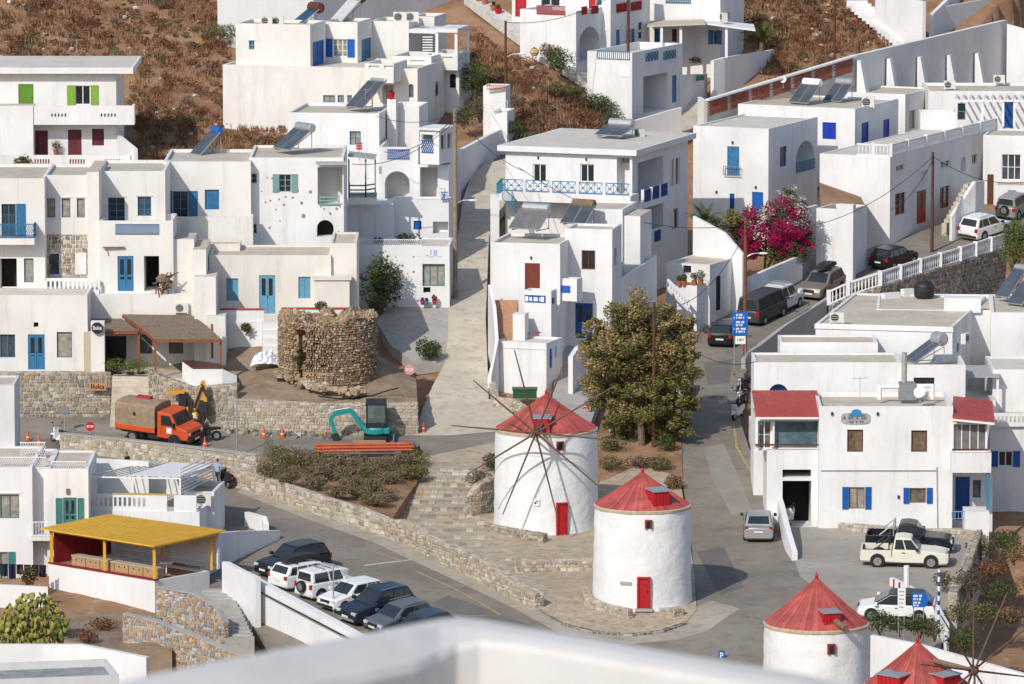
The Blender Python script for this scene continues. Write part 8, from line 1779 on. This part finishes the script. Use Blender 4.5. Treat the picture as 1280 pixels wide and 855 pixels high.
mb=MB();c=at(109,545,Yr(113,566)-.05);mb.box(c-Z*.2,(.42,0,0),(0,-.02,0),(0,0,.3));mb.build('blue_plate',BLUE3,sg);disc_sign('grey back of a round road sign by the rubble wall',81,513,542,GREYM,None,.3,None,False)
def board(label,x0,y0,x1,y1,Y,m,lines=(),post_y=None,arrow=False,lm=WPAINT,frame=None,posts=(0.15,.85)):
    A,B=at(x0,y1,Y),at(x1,y0,Y);w,hh=B.x-A.x,B.z-A.z;root=empty('sign_board',at((x0+x1)/2,post_y or y1,Y),label,'road sign');a,n=Vector((1,0,0)),Vector((0,-1,0));mb=MB();pts=[A,A+a*w*(.8 if arrow else 1),A+a*w+Z*hh*.5,A+a*w*.8+Z*hh,A+Z*hh] if arrow else [A,A+a*w,A+a*w+Z*hh,A+Z*hh]
    mb.prism(pts,n*.04);o=mb.build('panel',m,root)
    for (t,u,v,tw,th) in lines:text_part(o,t,A+n*.04+a*w*u+Z*hh*v,a,n,w*tw,hh*th,lm,bold=.008)
    if post_y:
        for e in posts:mb=MB();p=A+a*w*e;mb.tube(Vector((p.x,p.y+.04,at(x0,post_y,Y).z-.4)),Vector((p.x,p.y+.04,A.z+hh)),.03,n=7);mb.build('post',GALV,root)
    return root
board('blue direction board with white lettering on the roadside pole',915,390,935,419,388,BLUE3,[('-- ---',.25,.84,.4,.08),('- --- -',.25,.72,.5,.08),('--- --',.25,.52,.5,.09),('-- - --',.25,.40,.4,.08),('-- ---',.25,.24,.6,.08),('- --- -',.25,.12,.55,.08),('↑',.07,.68,.1,.12),('←',.07,.22,.12,.08)],452)
board('small white notice below the blue direction board',919,420,932,430,387.9,WPAINT,[('- --- -',.2,.4,.6,.3)],None,lm=GREYM)
board('blue arrow shaped road sign beside the white electric car',1140,741,1161,759,320.2,BLUE3,[('--- --',.08,.72,.5,.15),('-- - --',.08,.50,.45,.14),('--- --',.08,.26,.4,.13),('-- - --',.08,.07,.3,.13)],800,True,posts=(.1,.7))
board('tall white information board with faint lettering on two posts',1122,735,1132,770,320.0,WPAINT,[('-- ---',.2,.85,.6,.05),('- --- -',.2,.72,.6,.05),('--- --',.2,.58,.6,.05),('-- - --',.2,.44,.5,.05),('-- ---',.2,.30,.5,.05)],800,lm=GREYM)
pb=board('blue parking sign standing by the road in front of the near parapet',898,813,906,829,322,BLUE3,[('P',.25,.35,.5,.5)],850,posts=(.5,))
def thin(name,label,px,y0,y1,m,r=.05,Y=None,cat='post',bands=0):
    b=at(px,y1,Y) if Y else G(px,y1);t=at(px,y0,b.y);root=empty(name,b,label,cat);mb=MB();mb.tube(b-Z*.3,Vector((b.x,b.y,t.z)),r,n=8);mb.build('shaft',m,root)
    for k in range(bands):mb=MB();z=b.z+(t.z-b.z)*(k+.5)/bands;mb.tube((b.x,b.y,z-.12),(b.x,b.y,z+.12),r*1.08,n=8);mb.build('band',BLUE if bands<8 else RED,root)
    return root
thin('sign_post','galvanised post beside the trench by the truck',296,500,571,GALV,.05);thin('marker_pole','blue and white banded pole beside the arrow sign',1173,712,795,WPAINT,.07,321,bands=7);thin('sign_post','thick white square post behind the information board',1133,707,745,WPAINT,.16,331);thin('marker_pole','thinner red marker pole by the yard wall',1117,724,745,RED,.05,332);thin('marker_pole','thicker red marker pole by the yard wall',1124,728,748,RED,.06,331);thin('sign_post','slim grey post among the parked cars',417,705,768,GALV,.04);thin('bollard','white bollard with a black cap at the parapet end',112,545,568,WPAINT,.1,cat='bollard')
def cone(label,px,py):
    p=G(px,py)+Z*.06;root=empty('traffic_cone',p,label,'traffic cone','traffic cones along the road works');mb=MB();mb.bx(p.x-.18,p.x+.18,p.y-.18,p.y+.18,p.z,p.z+.04);mb.build('base',ORANGE,root);mb=MB();mb.lathe(p+Z*.04,[(.14,0),(.03,.62),(0,.62)],12);mb.build('body',ORANGE,root);mb=MB();mb.lathe(p+Z*.04,[(.112,.17),(.088,.28)],12);mb.lathe(p+Z*.04,[(.075,.36),(.055,.45)],12);mb.build('reflective_band',WPAINT,root)
for lb,x,y in (('traffic cone in front of the black motorcycle',256,560),('traffic cone before the pale wall beside the galvanised post',330,548),('traffic cone before the pale wall beside the excavator boom',353,548),('traffic cone beside the lane mouth',529,541),('traffic cone near the scooter on dark asphalt',35,552),('small traffic cone behind the lower house roof',49,558)):cone(lb,x,y)
# pipes and planks by the excavator
for k in range(6):
    a,b=G(396-(k % 2)*2,572-(k // 3)*1),G(518-(k % 3)*3,570);a.z += .15+.17*(k // 2);b.z=a.z+.05;a.y -= .16*(k % 2);b.y -= .16*(k % 2);mb=MB();mb.tube(a+Vector((0,-.6,.35)),b+Vector((0,-.6,.35)),.085,n=10);tag(mb.build('plastic_pipe',mat('dusty orange plastic',(.46,.10,.04),.6,.2,4),None,a),'orange plastic pipe of the pile beside the mini excavator','pipe','orange pipes stacked by the excavator')
mb=MB();c=G(462,566);mb.box(c+Vector((-1.0,-.95,.72)),(2.0,0,0),(0,.6,0),(0,0,.12));tag(mb.build('wooden_pallet',mat('raw plank',(.36,.25,.16),.9,.2,6),None,c),'pale plank platform lying on the orange pipes','pallet')
# black hose, skip bin, covered boat
mb=MB();pts=[at(398+10*k,495+3.4*math.sin(k*.5)-(k>7)*2.2*(k-7),371.8+.1*k) for k in range(11)];mb.path(pts,.045,6);tag(mb.build('black_hose',RUBBER,None,pts[0]),'black hose lying on the soil below the ruined tower','hose')
mb=MB();c=G(655,498);mb.box(c+Vector((-.7,0,0)),(1.5,0,0),(0,.8,0),(0,0,.5));bn=mb.build('rubbish_bin',mat('dark green plastic',(.02,.09,.04),.5),None,c);tag(bn,'dark green rubbish container beside the annex','bin');mb=MB();mb.box(c+Vector((-.75,-.05,.504)),(1.6,0,0),(0,.9,0),(0,0,.12));mb.build('lid',MATS['dark green plastic'],bn)
